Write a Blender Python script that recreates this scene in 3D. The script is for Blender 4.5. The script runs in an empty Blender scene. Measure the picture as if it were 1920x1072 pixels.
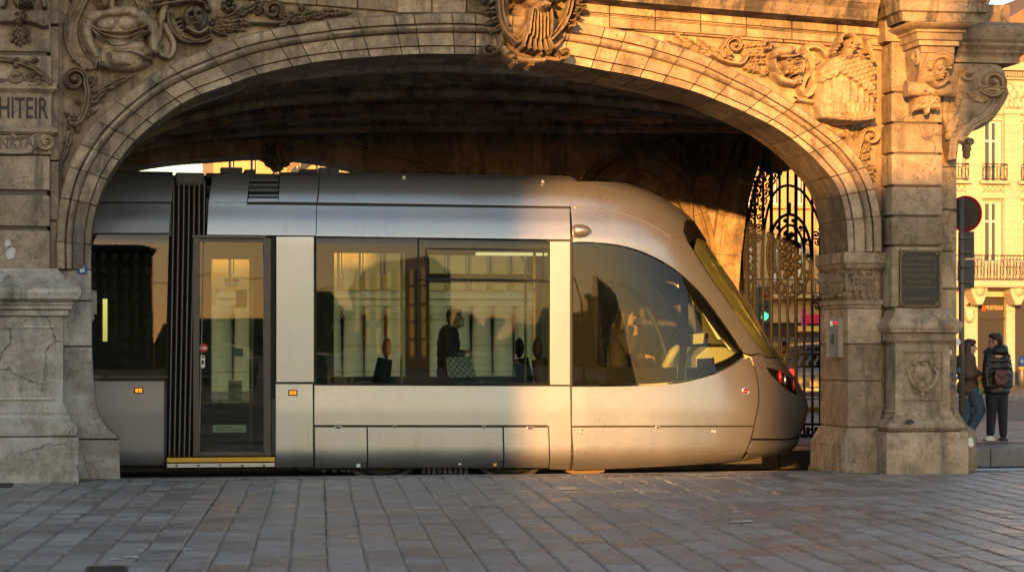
import bpy, bmesh, math, random
import numpy as np
from mathutils import Vector, Matrix
random.seed(7); RNG = np.random.RandomState(11)
SC = bpy.context.scene
COL = SC.collection
PI = math.pi
R = math.radians
# ------------------------------------------------------------------ camera frame (photograph is 1920 x 1072)
FP = 4300.0; CX = 960.0; HY = 645.0; CAMH = 1.55
CAM = (-4.73, -26.8, CAMH); YAW = R(10)
FW = (math.sin(YAW), math.cos(YAW)); RT = (math.cos(YAW), -math.sin(YAW))
SUN_AZ, SUN_EL = R(20), R(7)

def px(x, y, Y=0.0):
    """The point of the upright plane at depth Y that the photograph shows at pixel x, y."""
    k = (x - CX) / FP
    dx, dy = FW[0] + RT[0] * k, FW[1] + RT[1] * k
    t = (Y - CAM[1]) / dy
    return Vector((CAM[0] + t * dx, Y, CAMH + (HY - y) / FP * t))
def X(x, Y=0.0): return px(x, HY, Y).x
def Z(y, x=960, Y=0.0): return px(x, y, Y).z
def depth(x, Y=0.0):
    k = (x - CX) / FP
    return (Y - CAM[1]) / (FW[1] + RT[1] * k)
def gp(x, y, z0=0.0):
    t = (CAMH - z0) * FP / (y - HY); k = (x - CX) / FP
    return Vector((CAM[0] + t * (FW[0] + RT[0] * k), CAM[1] + t * (FW[1] + RT[1] * k), z0))

# ------------------------------------------------------------------ mesh builder
class MB:
    def __init__(self): self.v = []; self.f = []; self.m = []; self.s = []
    def add(self, vs, fs, mi=0, smooth=False):
        b = len(self.v)
        self.v += [tuple(p) for p in vs]
        for q in fs:
            self.f.append(tuple(b + i for i in q)); self.m.append(mi); self.s.append(smooth)
        return self
    def box(self, x0, x1, y0, y1, z0, z1, mi=0, ch=0.0):
        if ch <= 0:
            return self.add([(x0,y0,z0),(x1,y0,z0),(x1,y1,z0),(x0,y1,z0),(x0,y0,z1),(x1,y0,z1),(x1,y1,z1),(x0,y1,z1)],
                     [(0,3,2,1),(4,5,6,7),(0,1,5,4),(1,2,6,5),(2,3,7,6),(3,0,4,7)], mi)
        c = min(ch, abs(x1-x0)*.4, abs(y1-y0)*.4, abs(z1-z0)*.4)
        bm = bmesh.new(); bmesh.ops.create_cube(bm, size=1)
        for v in bm.verts:
            v.co = ((x0+x1)/2+v.co.x*(x1-x0), (y0+y1)/2+v.co.y*(y1-y0), (z0+z1)/2+v.co.z*(z1-z0))
        bmesh.ops.bevel(bm, geom=bm.edges[:], offset=c, segments=2, profile=.6, affect='EDGES')
        self.addbm(bm, mi); return self
    def addbm(self, bm, mi=0, smooth=False):
        bm.verts.index_update()
        self.add([v.co[:] for v in bm.verts], [[v.index for v in f.verts] for f in bm.faces], mi, smooth); bm.free(); return self
    def prism(self, poly, y0, y1, mi=0, ch=0.0):
        """poly: list of (x, z); extruded from y0 (front) to y1."""
        n = len(poly); a = sum(poly[i][0]*poly[(i+1)%n][1]-poly[(i+1)%n][0]*poly[i][1] for i in range(n))
        if a < 0: poly = poly[::-1]
        if ch > 0:
            bm = bmesh.new(); A = [bm.verts.new((p[0],y0,p[1])) for p in poly]; B = [bm.verts.new((p[0],y1,p[1])) for p in poly]
            bm.faces.new(A); bm.faces.new(B[::-1])
            for i in range(n): bm.faces.new((A[i],B[i],B[(i+1)%n],A[(i+1)%n]))
            bmesh.ops.recalc_face_normals(bm, faces=bm.faces[:])
            bmesh.ops.bevel(bm, geom=[e for e in bm.edges if all(abs(v.co.y-y0)<1e-6 for v in e.verts)], offset=ch, segments=2, profile=.6, affect='EDGES')
            return self.addbm(bm, mi)
        vs = [(p[0],y0,p[1]) for p in poly]+[(p[0],y1,p[1]) for p in poly]
        fs = [tuple(range(n)), tuple(range(2*n-1,n-1,-1))]+[(i,n+i,n+(i+1)%n,(i+1)%n) for i in range(n)]
        return self.add(vs, fs, mi)
    def tube(self, pts, r, n=8, mi=0, closed=False, caps=True, smooth=True):
        pts = [Vector(p) for p in pts]; N = len(pts)
        rr = r if isinstance(r, (list, tuple)) else [r]*N
        vs = []; up = Vector((0,0,1)); prev = None
        for i, p in enumerate(pts):
            if closed: t = pts[(i+1)%N]-pts[i-1]
            else: t = pts[min(i+1,N-1)]-pts[max(i-1,0)]
            if t.length < 1e-9: t = Vector((0,0,1))
            t.normalize()
            if prev is None:
                a = up if abs(t.z) < .9 else Vector((0,1,0)); u = t.cross(a).normalized()
            else:
                u = prev - t*prev.dot(t)
                if u.length < 1e-6: u = t.cross(up)
                u.normalize()
            prev = u; w = t.cross(u)
            for k in range(n):
                a = 2*PI*k/n; vs.append(p+(u*math.cos(a)+w*math.sin(a))*rr[i])
        fs = []
        for i in range(N if closed else N-1):
            j = (i+1)%N
            for k in range(n): fs.append((i*n+k, i*n+(k+1)%n, j*n+(k+1)%n, j*n+k))
        if caps and not closed: fs += [tuple(range(n-1,-1,-1)), tuple(range((N-1)*n,N*n))]
        return self.add(vs, fs, mi, smooth)
    def lathe(self, prof, c, axis='z', n=20, mi=0, smooth=True, ring=False):
        """prof: (r, h) pairs along the axis from c."""
        vs = []; fs = []; m = len(prof)
        for r, h in prof:
            for k in range(n):
                a = 2*PI*k/n; p, q = r*math.cos(a), r*math.sin(a)
                d = (p,q,h) if axis == 'z' else ((p,h,q) if axis == 'y' else (h,p,q))
                vs.append((c[0]+d[0], c[1]+d[1], c[2]+d[2]))
        for i in range(m if ring else m-1):
            for k in range(n): fs.append((i*n+k, i*n+(k+1)%n, ((i+1)%m)*n+(k+1)%n, ((i+1)%m)*n+k))
        if not ring: fs += [tuple(range(n)), tuple(range((m-1)*n, m*n))]
        return self.add(vs, fs, mi, smooth)
    def ball(self, c, r, sub=2, mi=0):
        bm = bmesh.new(); bmesh.ops.create_icosphere(bm, subdivisions=sub, radius=1)
        rr = r if isinstance(r, (tuple, list)) else (r, r, r)
        for v in bm.verts: v.co = Vector((c[0]+v.co.x*rr[0], c[1]+v.co.y*rr[1], c[2]+v.co.z*rr[2]))
        return self.addbm(bm, mi, True)
    def profile_x(self, prof, x0, x1, mi=0, ends=(0, 0)):
        """A moulding: (y, z) outline (open, front side) run along x, closed at the back by its own first/last points."""
        n = len(prof); y_b = max(p[0] for p in prof)
        vs = []
        for x, e in ((x0, -ends[0]), (x1, ends[1])):
            for (y, z) in prof:
                vs.append((x + e*(y_b-y), y, z))
        fs = [(i, i+1, n+i+1, n+i) for i in range(n-1)] + [(n-1, 0, n, 2*n-1)]
        fs += [tuple(range(n-1,-1,-1)), tuple(range(n, 2*n))]
        return self.add(vs, fs, mi)
    def build(self, name, mats, parent=None, smooth_angle=None, mods=None):
        me = bpy.data.meshes.new(name); me.from_pydata(self.v, [], self.f)
        mats = mats if isinstance(mats, (list, tuple)) else [mats]
        for m in mats: me.materials.append(m)
        if self.f:
            me.polygons.foreach_set('material_index', self.m); me.polygons.foreach_set('use_smooth', self.s)
        me.update()
        bm = bmesh.new(); bm.from_mesh(me); bmesh.ops.recalc_face_normals(bm, faces=bm.faces[:]); bm.to_mesh(me); bm.free()
        if smooth_angle:
            me.polygons.foreach_set('use_smooth', [True]*len(me.polygons)); me.set_sharp_from_angle(angle=R(smooth_angle))
        o = bpy.data.objects.new(name, me); COL.objects.link(o)
        par(o, parent)
        return o
def par(o, parent):
    if parent is not None:
        o.parent = parent
        o.matrix_parent_inverse = wm(parent).inverted()
def wm(o):
    m = Matrix.Translation(o.location) @ o.rotation_euler.to_matrix().to_4x4()
    if o.parent is not None: m = wm(o.parent) @ o.matrix_parent_inverse @ m
    return m
def tag(o, label, cat=None, group=None, kind=None):
    o['label'] = label
    if cat: o['category'] = cat
    if group: o['group'] = group
    if kind: o['kind'] = kind
    return o
def thing(name, label, cat, loc=(0,0,0), group=None, rz=0):
    o = bpy.data.objects.new(name, None); COL.objects.link(o); o.location = loc; o.rotation_euler = (0,0,rz); o.empty_display_size = .2
    return tag(o, label, cat, group)
def struct(o): o['kind'] = 'structure'; return o
def dup(root, loc, rz=0, label=None, group=None, scale=None):
    r = root.copy(); COL.objects.link(r); r.location = loc; r.rotation_euler = (0,0,rz)
    if scale: r.scale = scale
    if label: r['label'] = label
    if group: r['group'] = group
    for ch in list(root.children):
        c = ch.copy(); COL.objects.link(c); c.parent = r
        for g in ch.children:
            d = g.copy(); COL.objects.link(d); d.parent = c
    return r
def catmull(pts, n=12, closed=False):
    P = [np.array(p, float) for p in pts]; out = []; N = len(P)
    for i in range(N if closed else N-1):
        p1, p2 = P[i], P[(i+1) % N]
        p0 = P[i-1] if (closed or i > 0) else 2*p1-p2
        p3 = P[(i+2) % N] if (closed or i+2 < N) else 2*p2-p1
        for k in range(n):
            t = k/n; out.append(.5*((2*p1)+(-p0+p2)*t+(2*p0-5*p1+4*p2-p3)*t*t+(-p0+3*p1-3*p2+p3)*t**3))
    if not closed: out.append(P[-1])
    return [tuple(p) for p in out]
def resample(pts, n):
    P = np.array(pts, float); d = np.r_[0, np.cumsum(np.linalg.norm(np.diff(P, axis=0), axis=1))]
    t = np.linspace(0, d[-1], n)
    return np.stack([np.interp(t, d, P[:,k]) for k in range(P.shape[1])], 1)
def text_mesh(s, size, depth_=.004, font=None, bold=0.0):
    c = bpy.data.curves.new('lettering', 'FONT'); c.body = s; c.size = size; c.extrude = depth_; c.align_x = 'CENTER'; c.align_y = 'CENTER'; c.offset = bold
    o = bpy.data.objects.new('lettering', c); COL.objects.link(o)
    dg = bpy.context.evaluated_depsgraph_get(); me = bpy.data.meshes.new_from_object(o.evaluated_get(dg))
    bpy.data.objects.remove(o); bpy.data.curves.remove(c)
    vs = [v.co.copy() for v in me.vertices]; fs = [tuple(p.vertices) for p in me.polygons]; bpy.data.meshes.remove(me)
    return vs, fs
def add_text(mb, s, c, size, width=None, depth_=.004, bold=0.0, mi=0, rot=0.0):
    """Lettering on an upright face towards -Y, centred at c; width squeezes it to a given length."""
    vs, fs = text_mesh(s, size, depth_, bold=bold)
    if not vs: return
    w = max(v.x for v in vs)-min(v.x for v in vs); k = (width/w) if width else 1
    cr, sr = math.cos(rot), math.sin(rot)
    mb.add([(c[0]+v.x*k*cr-v.y*sr, c[1]-v.z, c[2]+v.x*k*sr+v.y*cr) for v in vs], fs, mi)

# ------------------------------------------------------------------ materials
def new_mat(name):
    m = bpy.data.materials.new(name); m.use_nodes = True; nt = m.node_tree
    for n in list(nt.nodes): nt.nodes.remove(n)
    out = nt.nodes.new('ShaderNodeOutputMaterial')
    return m, nt, out
class NT:
    def __init__(self, nt): self.nt = nt
    def n(self, t, **kw):
        nd = self.nt.nodes.new(t)
        for k, v in kw.items():
            if k.startswith('i_'):
                key = k[2:]; key = int(key) if key.isdigit() else key.replace('_', ' ')
                nd.inputs[key].default_value = v
            else: setattr(nd, k, v)
        return nd
    def l(self, a, b): self.nt.links.new(a, b)
    def math(self, op, a, b=None, clamp=False):
        nd = self.n('ShaderNodeMath', operation=op, use_clamp=clamp)
        for i, q in enumerate((a, b)):
            if q is None: continue
            if isinstance(q, (int, float)): nd.inputs[i].default_value = q
            else: self.l(q, nd.inputs[i])
        return nd.outputs[0]
    def mix(self, fac, a, b, mode='MIX'):
        nd = self.n('ShaderNodeMix', data_type='RGBA', blend_type=mode)
        for s, q in ((nd.inputs[0], fac), (nd.inputs[6], a), (nd.inputs[7], b)):
            if isinstance(q, (int, float)): s.default_value = q
            elif isinstance(q, tuple): s.default_value = (*q, 1) if len(q) == 3 else q
            else: self.l(q, s)
        return nd.outputs[2]
    def noise(self, vec, scale, detail=5, rough=.55, dist=0):
        nd = self.n('ShaderNodeTexNoise', i_Scale=scale, i_Detail=detail, i_Roughness=rough, i_Distortion=dist); self.l(vec, nd.inputs['Vector']); return nd.outputs['Fac']
    def ramp(self, fac, a, b, lo=0.0, hi=1.0):
        nd = self.n('ShaderNodeMapRange', clamp=True); nd.inputs[1].default_value = a; nd.inputs[2].default_value = b; nd.inputs[3].default_value = lo; nd.inputs[4].default_value = hi
        self.l(fac, nd.inputs[0]); return nd.outputs[0]
    def vmul(self, vec, s):
        nd = self.n('ShaderNodeVectorMath', operation='MULTIPLY'); nd.inputs[1].default_value = s; self.l(vec, nd.inputs[0]); return nd.outputs[0]
    def pos(self): return self.n('ShaderNodeNewGeometry').outputs['Position']
    def obj(self): return self.n('ShaderNodeTexCoord').outputs['Object']
    def island(self): return self.n('ShaderNodeNewGeometry').outputs['Random Per Island']
    def bump(self, h, strength=.3, dist=.02):
        nd = self.n('ShaderNodeBump', i_Strength=strength, i_Distance=dist); self.l(h, nd.inputs['Height']); return nd.outputs['Normal']
def pbsdf(T, out, col, rough=.8, metal=0.0, normal=None, spec=.5, coat=0.0, **kw):
    b = T.n('ShaderNodeBsdfPrincipled')
    for k, q in (('Base Color', col), ('Roughness', rough), ('Metallic', metal), ('Specular IOR Level', spec), ('Coat Weight', coat)):
        if isinstance(q, (int, float)): b.inputs[k].default_value = q
        elif isinstance(q, tuple): b.inputs[k].default_value = (*q, 1)
        else: T.l(q, b.inputs[k])
    for k, v in kw.items(): b.inputs[k.replace('_', ' ')].default_value = v
    if normal is not None: T.l(normal, b.inputs['Normal'])
    T.l(b.outputs[0], out.inputs[0]); return b
def plain(name, col, rough=.6, metal=0.0, var=.15, scale=6, bump=0.0, **kw):
    m, nt, out = new_mat(name); T = NT(nt); p = T.obj()
    n = T.noise(p, scale, 6, .6); c = T.mix(n, tuple(x*(1-var) for x in col), tuple(min(1, x*(1+var)) for x in col))
    r = T.ramp(T.noise(p, scale*2.3, 4), .3, .7, max(0, rough-.07), min(1, rough+.07))
    nm = T.bump(T.noise(p, scale*8, 3), .3, bump) if bump else None
    pbsdf(T, out, c, r, metal, nm, **kw); return m
def emit(name, col, s):
    m, nt, out = new_mat(name); T = NT(nt); e = T.n('ShaderNodeEmission'); e.inputs[0].default_value = (*col, 1); e.inputs[1].default_value = s; T.l(e.outputs[0], out.inputs[0]); return m
def stone(name, c1, c2, dirt=.5, pores=1.0, bump=.5, pale=0.0, crack=.5, soot=(.06,.05,.042), thr=.50):
    m, nt, out = new_mat(name); T = NT(nt); p = T.pos()
    n1 = T.noise(p, .8, 6, .6); n2 = T.noise(p, 5.5, 9, .72); n3 = T.noise(p, 42, 5, .65)
    c = T.mix(T.ramp(n1, .35, .65), c1, c2)
    c = T.mix(1.0, c, T.mix(T.ramp(n2, .25, .75), (.47,.45,.425), (1.36,1.34,1.31)), 'MULTIPLY')
    c = T.mix(1.0, c, T.mix(T.ramp(n3, .36, .60), (.84,.83,.82), (1.07,1.07,1.07)), 'MULTIPLY')
    c = T.mix(1.0, c, T.mix(T.island(), (.72,.70,.68), (1.22,1.20,1.17)), 'MULTIPLY')
    st = T.noise(T.vmul(p, (2.6, 2.6, .42)), 1.3, 7, .68, .4)
    c = T.mix(T.ramp(st, thr+.01, thr+.13, 0, dirt), c, soot)
    bl = T.noise(p, 2.1, 8, .7)
    c = T.mix(T.ramp(bl, .55, .63, 0, dirt*.85), c, tuple(x*1.6 for x in soot))
    if pale: c = T.mix(T.ramp(T.noise(p, 1.4, 7, .7), .47, .62, 0, pale), c, (.52,.49,.44))
    vo = T.n('ShaderNodeTexVoronoi', i_Scale=17.0); T.l(p, vo.inputs['Vector'])
    pm = T.math('MULTIPLY', T.ramp(vo.outputs['Distance'], .10, .22, 1, 0), T.ramp(T.noise(p, 3.1, 3), .5, .62))
    pm = T.math('MULTIPLY', pm, pores)
    c = T.mix(T.math('MULTIPLY', pm, .75), c, (.035,.028,.022))
    dv = T.n('ShaderNodeVectorMath', operation='ADD'); T.l(p, dv.inputs[0])
    wn = T.n('ShaderNodeTexNoise', i_Scale=2.4, i_Detail=5.0); T.l(p, wn.inputs['Vector'])
    T.l(T.vmul(wn.outputs['Color'], (.5,.5,.5)), dv.inputs[1])
    ve = T.n('ShaderNodeTexVoronoi', feature='DISTANCE_TO_EDGE', i_Scale=1.15); T.l(dv.outputs[0], ve.inputs['Vector'])
    ck = T.math('MULTIPLY', T.ramp(ve.outputs['Distance'], .003, .012, 1, 0), T.ramp(T.noise(p, .9, 2), .5, .58, 0, crack))
    c = T.mix(T.math('MULTIPLY', ck, .75), c, (.05,.04,.032))
    h = T.math('ADD', T.math('MULTIPLY', n2, .8), T.math('MULTIPLY', n3, .35))
    h = T.math('SUBTRACT', h, T.math('MULTIPLY', pm, .8)); h = T.math('SUBTRACT', h, T.math('MULTIPLY', ck, .6))
    pbsdf(T, out, c, .9, 0, T.bump(h, bump, .03), spec=.25)
    return m
M = {}
M['stone'] = stone('weathered limestone', (.475,.375,.275), (.355,.278,.205), dirt=.6)
M['stone_dirty'] = stone('sooty limestone', (.36,.285,.21), (.24,.19,.14), thr=.43, dirt=.92, crack=.3)
M['stone_pale'] = stone('bleached limestone', (.48,.43,.37), (.37,.33,.28), dirt=.55, pale=.7, crack=.9)
M['stone_right'] = stone('warm limestone', (.41,.325,.24), (.32,.25,.18), dirt=.58, pores=1.2, crack=.7)
M['stone_carve'] = stone('carved limestone', (.42,.33,.245), (.30,.23,.165), dirt=.6, pores=.5, crack=.2)
M['stone_carve_right'] = stone('clean carved limestone', (.43,.335,.235), (.35,.265,.185), dirt=.45, pores=.4, crack=.15)
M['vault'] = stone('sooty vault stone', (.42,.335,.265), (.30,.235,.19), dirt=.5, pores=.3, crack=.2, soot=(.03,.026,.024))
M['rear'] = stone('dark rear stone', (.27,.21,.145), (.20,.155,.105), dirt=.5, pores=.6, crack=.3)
M['joint'] = plain('mortar joint', (.13,.105,.082), .95, var=.4, scale=3)
M['black'] = plain('black paint', (.012,.012,.013), .45)
M['rubber'] = plain('black rubber', (.018,.018,.018), .7)
M['iron'] = plain('black wrought iron', (.014,.013,.012), .7, .0, var=.3, scale=14, bump=.003)
M['steel'] = plain('brushed steel', (.45,.44,.42), .35, .9)
M['darksteel'] = plain('dirty undercarriage steel', (.05,.045,.04), .6, .5, var=.5, scale=9)
# ------------------------------------------------------------------ camera, sky, sun
cd = bpy.data.cameras.new('camera'); cam = bpy.data.objects.new('camera', cd); COL.objects.link(cam)
cam.location = CAM; cam.rotation_euler = (R(90), 0, -YAW)
cd.sensor_width = 36; cd.lens = FP/1920*36; cd.shift_y = (HY-536)/1920; cd.clip_end = 3000; cd.clip_start = .1
cd.dof.use_dof = True; cd.dof.focus_distance = 28.3; cd.dof.aperture_fstop = 4.5
SC.camera = cam
w = bpy.data.worlds.new('World'); SC.world = w; w.use_nodes = True
nt = w.node_tree; bg = nt.nodes['Background']
sky = nt.nodes.new('ShaderNodeTexSky'); sky.sky_type = 'NISHITA'; sky.sun_disc = False
sky.sun_elevation = SUN_EL; sky.sun_rotation = PI + SUN_AZ
sky.air_density = 1.0; sky.dust_density = .7; sky.ozone_density = 1.0
nt.links.new(sky.outputs[0], bg.inputs[0]); bg.inputs[1].default_value = .085
sd = bpy.data.lights.new('sun', 'SUN'); sun = bpy.data.objects.new('sun', sd); COL.objects.link(sun)
sd.energy = 2.7; sd.angle = R(.65); sd.color = (1.0, .45, .10)
ldir = Vector((math.sin(SUN_AZ)*math.cos(SUN_EL), math.cos(SUN_AZ)*math.cos(SUN_EL), -math.sin(SUN_EL)))
sun.rotation_euler = ldir.to_track_quat('-Z', 'Y').to_euler(); sun.location = (-14, -40, 20)
vs_ = SC.view_settings; vs_.view_transform = 'Standard'; vs_.look = 'None'; vs_.gamma = 1; vs_.exposure = 2.2
SC.cycles.use_denoising = True; SC.cycles.max_bounces = 8; SC.cycles.transparent_max_bounces = 16
SC.cycles.sample_clamp_indirect = 6

# ------------------------------------------------------------------ ground
KY0, TY0, TY1 = -.22, .12, 3.85          # kerb front, track trench front and back
TZ, FZ = -.17, .07                      # track bed level, far pavement level
def paving_mat(name, c1, c2, rough, island=True, brick=None, ang=R(5.2), bump=.6):
    m, nt, out = new_mat(name); T = NT(nt); p = T.pos()
    n1 = T.noise(p, .5, 5, .6); n2 = T.noise(p, 9, 8, .7); n3 = T.noise(p, 60, 4, .6)
    c = T.mix(T.ramp(n1, .35, .65), c1, c2)
    c = T.mix(1.0, c, T.mix(T.ramp(n2, .28, .72), (.68,.68,.68), (1.25,1.24,1.22)), 'MULTIPLY')
    rv = T.ramp(T.math('ADD', T.math('MULTIPLY', n1, .5), T.math('MULTIPLY', n2, .5)), .38, .62, rough-.12, rough+.16)
    h = T.math('ADD', T.math('MULTIPLY', n2, .7), T.math('MULTIPLY', n3, .45))
    if island:
        isl = T.island(); c = T.mix(1.0, c, T.mix(isl, (.70,.69,.69), (1.24,1.23,1.22)), 'MULTIPLY')
        rv = T.math('ADD', rv, T.ramp(isl, 0, 1, -.08, .10))
    if brick:
        mp = T.n('ShaderNodeMapping'); mp.inputs['Rotation'].default_value = (0, 0, ang+PI/2); T.l(p, mp.inputs[0])
        b = T.n('ShaderNodeTexBrick'); b.inputs['Scale'].default_value = 1.0; b.inputs['Brick Width'].default_value = brick[0]; b.inputs['Row Height'].default_value = brick[1]
        b.inputs['Mortar Size'].default_value = .012; b.inputs['Color1'].default_value = (.75,.75,.75,1); b.inputs['Color2'].default_value = (1.2,1.2,1.2,1); b.inputs['Mortar'].default_value = (.3,.3,.3,1)
        T.l(mp.outputs[0], b.inputs['Vector']); c = T.mix(1.0, c, b.outputs['Color'], 'MULTIPLY')
        h = T.math('SUBTRACT', h, T.math('MULTIPLY', b.outputs['Fac'], .8))
    # stains: gum spots and dark spills
    vo = T.n('ShaderNodeTexVoronoi', i_Scale=3.2); T.l(p, vo.inputs['Vector'])
    g = T.ramp(vo.outputs['Distance'], .035, .055, .7, 0); c = T.mix(T.math('MULTIPLY', g, T.ramp(T.noise(p, 1.1, 2), .45, .55)), c, (.04,.038,.036))
    sp = T.ramp(T.noise(p, .9, 6, .65), .58, .68, 0, .45); c = T.mix(sp, c, (.05,.045,.045))
    pbsdf(T, out, c, rv, 0, T.bump(h, bump, .012), spec=.42); return m
M['slab'] = paving_mat('worn grey paving slab', (.235,.203,.188), (.275,.245,.225), .39)
M['sett'] = paving_mat('dark setts', (.05,.047,.046), (.075,.07,.066), .5)
M['kerbstone'] = paving_mat('grey kerbstone', (.21,.20,.19), (.17,.16,.155), .5)
M['plaza'] = paving_mat('plaza paving', (.19,.165,.145), (.22,.19,.17), .5, False, (.7,.37))
M['farpave'] = paving_mat('reddish far paving', (.17,.125,.105), (.22,.165,.14), .55, False, (.3,.15))
M['trackbed'] = plain('dark track ballast concrete', (.035,.032,.03), .85, var=.4, scale=8, bump=.01)
g = MB(); g.add([(-400,-500,-.014),(400,-500,-.014),(400,TY0-.02,-.014),(-400,TY0-.02,-.014)], [(0,1,2,3)])
struct(g.build('plaza_ground', M['plaza']))
# single slabs in staggered rows that run away from the camera, slightly askew to the kerb
a5 = R(5.2); L5 = Vector((math.sin(a5), math.cos(a5), 0)); C5 = Vector((math.cos(a5), -math.sin(a5), 0))
sl = MB(); rr = random.Random(5)
def slab(o, w, l, zt=0.0, mb=None, ax=(C5, L5), ins=.018, gap=.007):
    u, v = ax; tx, ty = rr.gauss(0, .0022), rr.gauss(0, .0022); dz = rr.gauss(0, .0024)
    top = []; bot = []
    for (a, b) in ((0,0),(1,0),(1,1),(0,1)):
        pa = gap + a*(w-2*gap); pb = gap + b*(l-2*gap)
        ia = pa + (ins if a == 0 else -ins); ib = pb + (ins if b == 0 else -ins)
        q = o + u*pa + v*pb; t = o + u*ia + v*ib
        bot.append((q.x, q.y, zt-.012)); top.append((t.x+rr.gauss(0,.003), t.y+rr.gauss(0,.004), zt + dz + tx*(a-.5) + ty*(b-.5)))
    mb.add(bot+top, [(4,5,6,7),(0,1,5,4),(1,2,6,5),(2,3,7,6),(3,0,4,7)])
W5 = .275
for i in range(-46, 50):
    w_ = W5
    t = -16 + rr.random()*.7
    while t < 1.2:
        l = rr.choice((.30, .38, .46, .56))*rr.uniform(.95, 1.05)
        o = C5*(i*W5+.003*math.sin(t*1.1+i*.6)+rr.gauss(0,.003)) + L5*t + Vector((-.3, 0, 0))
        ends = [(o+L5*l).y, (o+L5*l+C5*W5).y]
        if max(ends) > KY0-.16:
            l = (KY0-.16-max(o.y, (o+C5*W5).y))/L5.y
            if l > .12: slab(o, W5, l, 0, sl)
            break
        slab(o, W5, l, 0, sl); t += l
struct(sl.build('paving_slabs', M['slab']))
st = MB(); x = -9.0
while x < 9:
    l = rr.uniform(.09, .15); slab(Vector((x, KY0-.155, 0)), l, .14, -.003, st, (Vector((1,0,0)), Vector((0,1,0))), .014, .006); x += l
struct(st.build('sett_strip', M['sett']))
kb = MB(); x = -30.0
while x < 30:
    l = rr.uniform(.95, 1.1); kb.box(x+.004, x+l-.004, KY0, TY0, -.40, .004+rr.gauss(0,.0015), 0, .015); x += l
struct(kb.build('kerb_near', M['kerbstone']))
tb = MB(); tb.add([(-200,TY0-.05,TZ),(200,TY0-.05,TZ),(200,TY1+.05,TZ),(-200,TY1+.05,TZ)], [(0,1,2,3)]); struct(tb.build('track_bed', M['trackbed']))
for yy in (1.40, 2.86):
    r_ = MB(); r_.box(-60, 60, yy-.035, yy+.035, TZ-.01, TZ+.025, 0, .008); struct(r_.build('track_rail', M['steel']))
kf = MB(); x = -30.0
while x < 40:
    l = rr.uniform(.95, 1.1); kf.box(x+.003, x+l-.003, TY1, TY1+.32, -.5, FZ+.012+rr.gauss(0,.002), 0, .035); x += l
struct(kf.build('kerb_far', M['kerbstone']))
fp = MB(); fp.add([(-400,TY1+.3,FZ),(400,TY1+.3,FZ),(400,600,FZ),(-400,600,FZ)], [(0,1,2,3)]); struct(fp.build('far_pavement', M['farpave']))
tt = MB(); x = -2.0
while x < 16:
    tt.box(x+.01, x+.11, 5.55, 5.95, FZ, FZ+.006, 0, .002); x += .14
struct(tt.build('tactile_strip', M['sett']))
M['asphalt'] = plain('street asphalt', (.06,.057,.055), .7, var=.25, scale=4, bump=.006)
rd = MB(); rd.add([(-100,15,FZ+.004),(100,15,FZ+.004),(100,30,FZ+.004),(-100,30,FZ+.004)], [(0,1,2,3)]); struct(rd.build('street_road', M['asphalt']))
k2 = MB(); x = -40.0
while x < 60:
    k2.box(x+.004, x+.996, 30, 30.3, -.1, FZ+.14, 0, .03); x += 1.0
struct(k2.build('kerb_street', M['kerbstone']))
sw = MB(); sw.add([(-100,30.25,FZ+.13),(100,30.25,FZ+.13),(100,60,FZ+.13),(-100,60,FZ+.13)], [(0,1,2,3)]); struct(sw.build('street_sidewalk', M['farpave']))
for i, (x, y, s) in enumerate([(1393,979,.075),(1378,961,.03),(245,1046,.035),(214,1050,.03),(1562,888,.02),(662,1007,.025),(352,1031,.025)]):
    p = gp(x, y, 0); m_ = MB(); q = []
    for k in range(7):
        a = 2*PI*k/7; rad = s*(1+.4*math.sin(k*2.1+i)); q.append((p.x+math.cos(a)*rad*1.3, p.y+math.sin(a)*rad, .008+.006*abs(math.sin(k*1.7+i))))
    m_.add(q+[(v[0], v[1], v[2]+.002) for v in q], [tuple(range(7)), tuple(range(13,6,-1))]+[(k, (k+1)%7, 7+(k+1)%7, 7+k) for k in range(7)])
    if 'paper' not in M: M['paper'] = plain('white scrap paper', (.55,.54,.50), .85)
    tag(m_.build('paper_scrap', M['paper']), ['larger white paper scrap lying flat on the paving right of centre','small white scrap above the larger paper scrap on the paving',
        'white scrap at the lower left beside a smaller white scrap','tiny white scrap left of another scrap at the lower left','tiny white scrap at the foot of the arch jamb on the right','tiny white scrap on the paving below the tram hatches','small pale scrap alone on the paving at lower left'][i], 'litter', 'paper scraps on the paving')
M['manhole'] = plain('dark cast iron cover', (.03,.03,.03), .5, .4, var=.4, scale=20)
for (x, y, sx, sy, lab) in ((200, 1067, .14, .18, 'dark iron access cover set in the paving at the lower left corner'), (4, 910, .12, .4, 'dark iron cover in the paving before the left pedestal')):
    p = gp(x, y, 0); m_ = MB(); m_.box(p.x-sx, p.x+sx, p.y-sy, p.y+sy, -.01, .007, 0, .01)
    for k in range(6): m_.box(p.x-sx*.85, p.x+sx*.85, p.y-sy*.85+k*sy*.3, p.y-sy*.85+k*sy*.3+sy*.15, .006, .012)
    tag(m_.build('access_cover', M['manhole']), lab, 'manhole cover')
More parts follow.
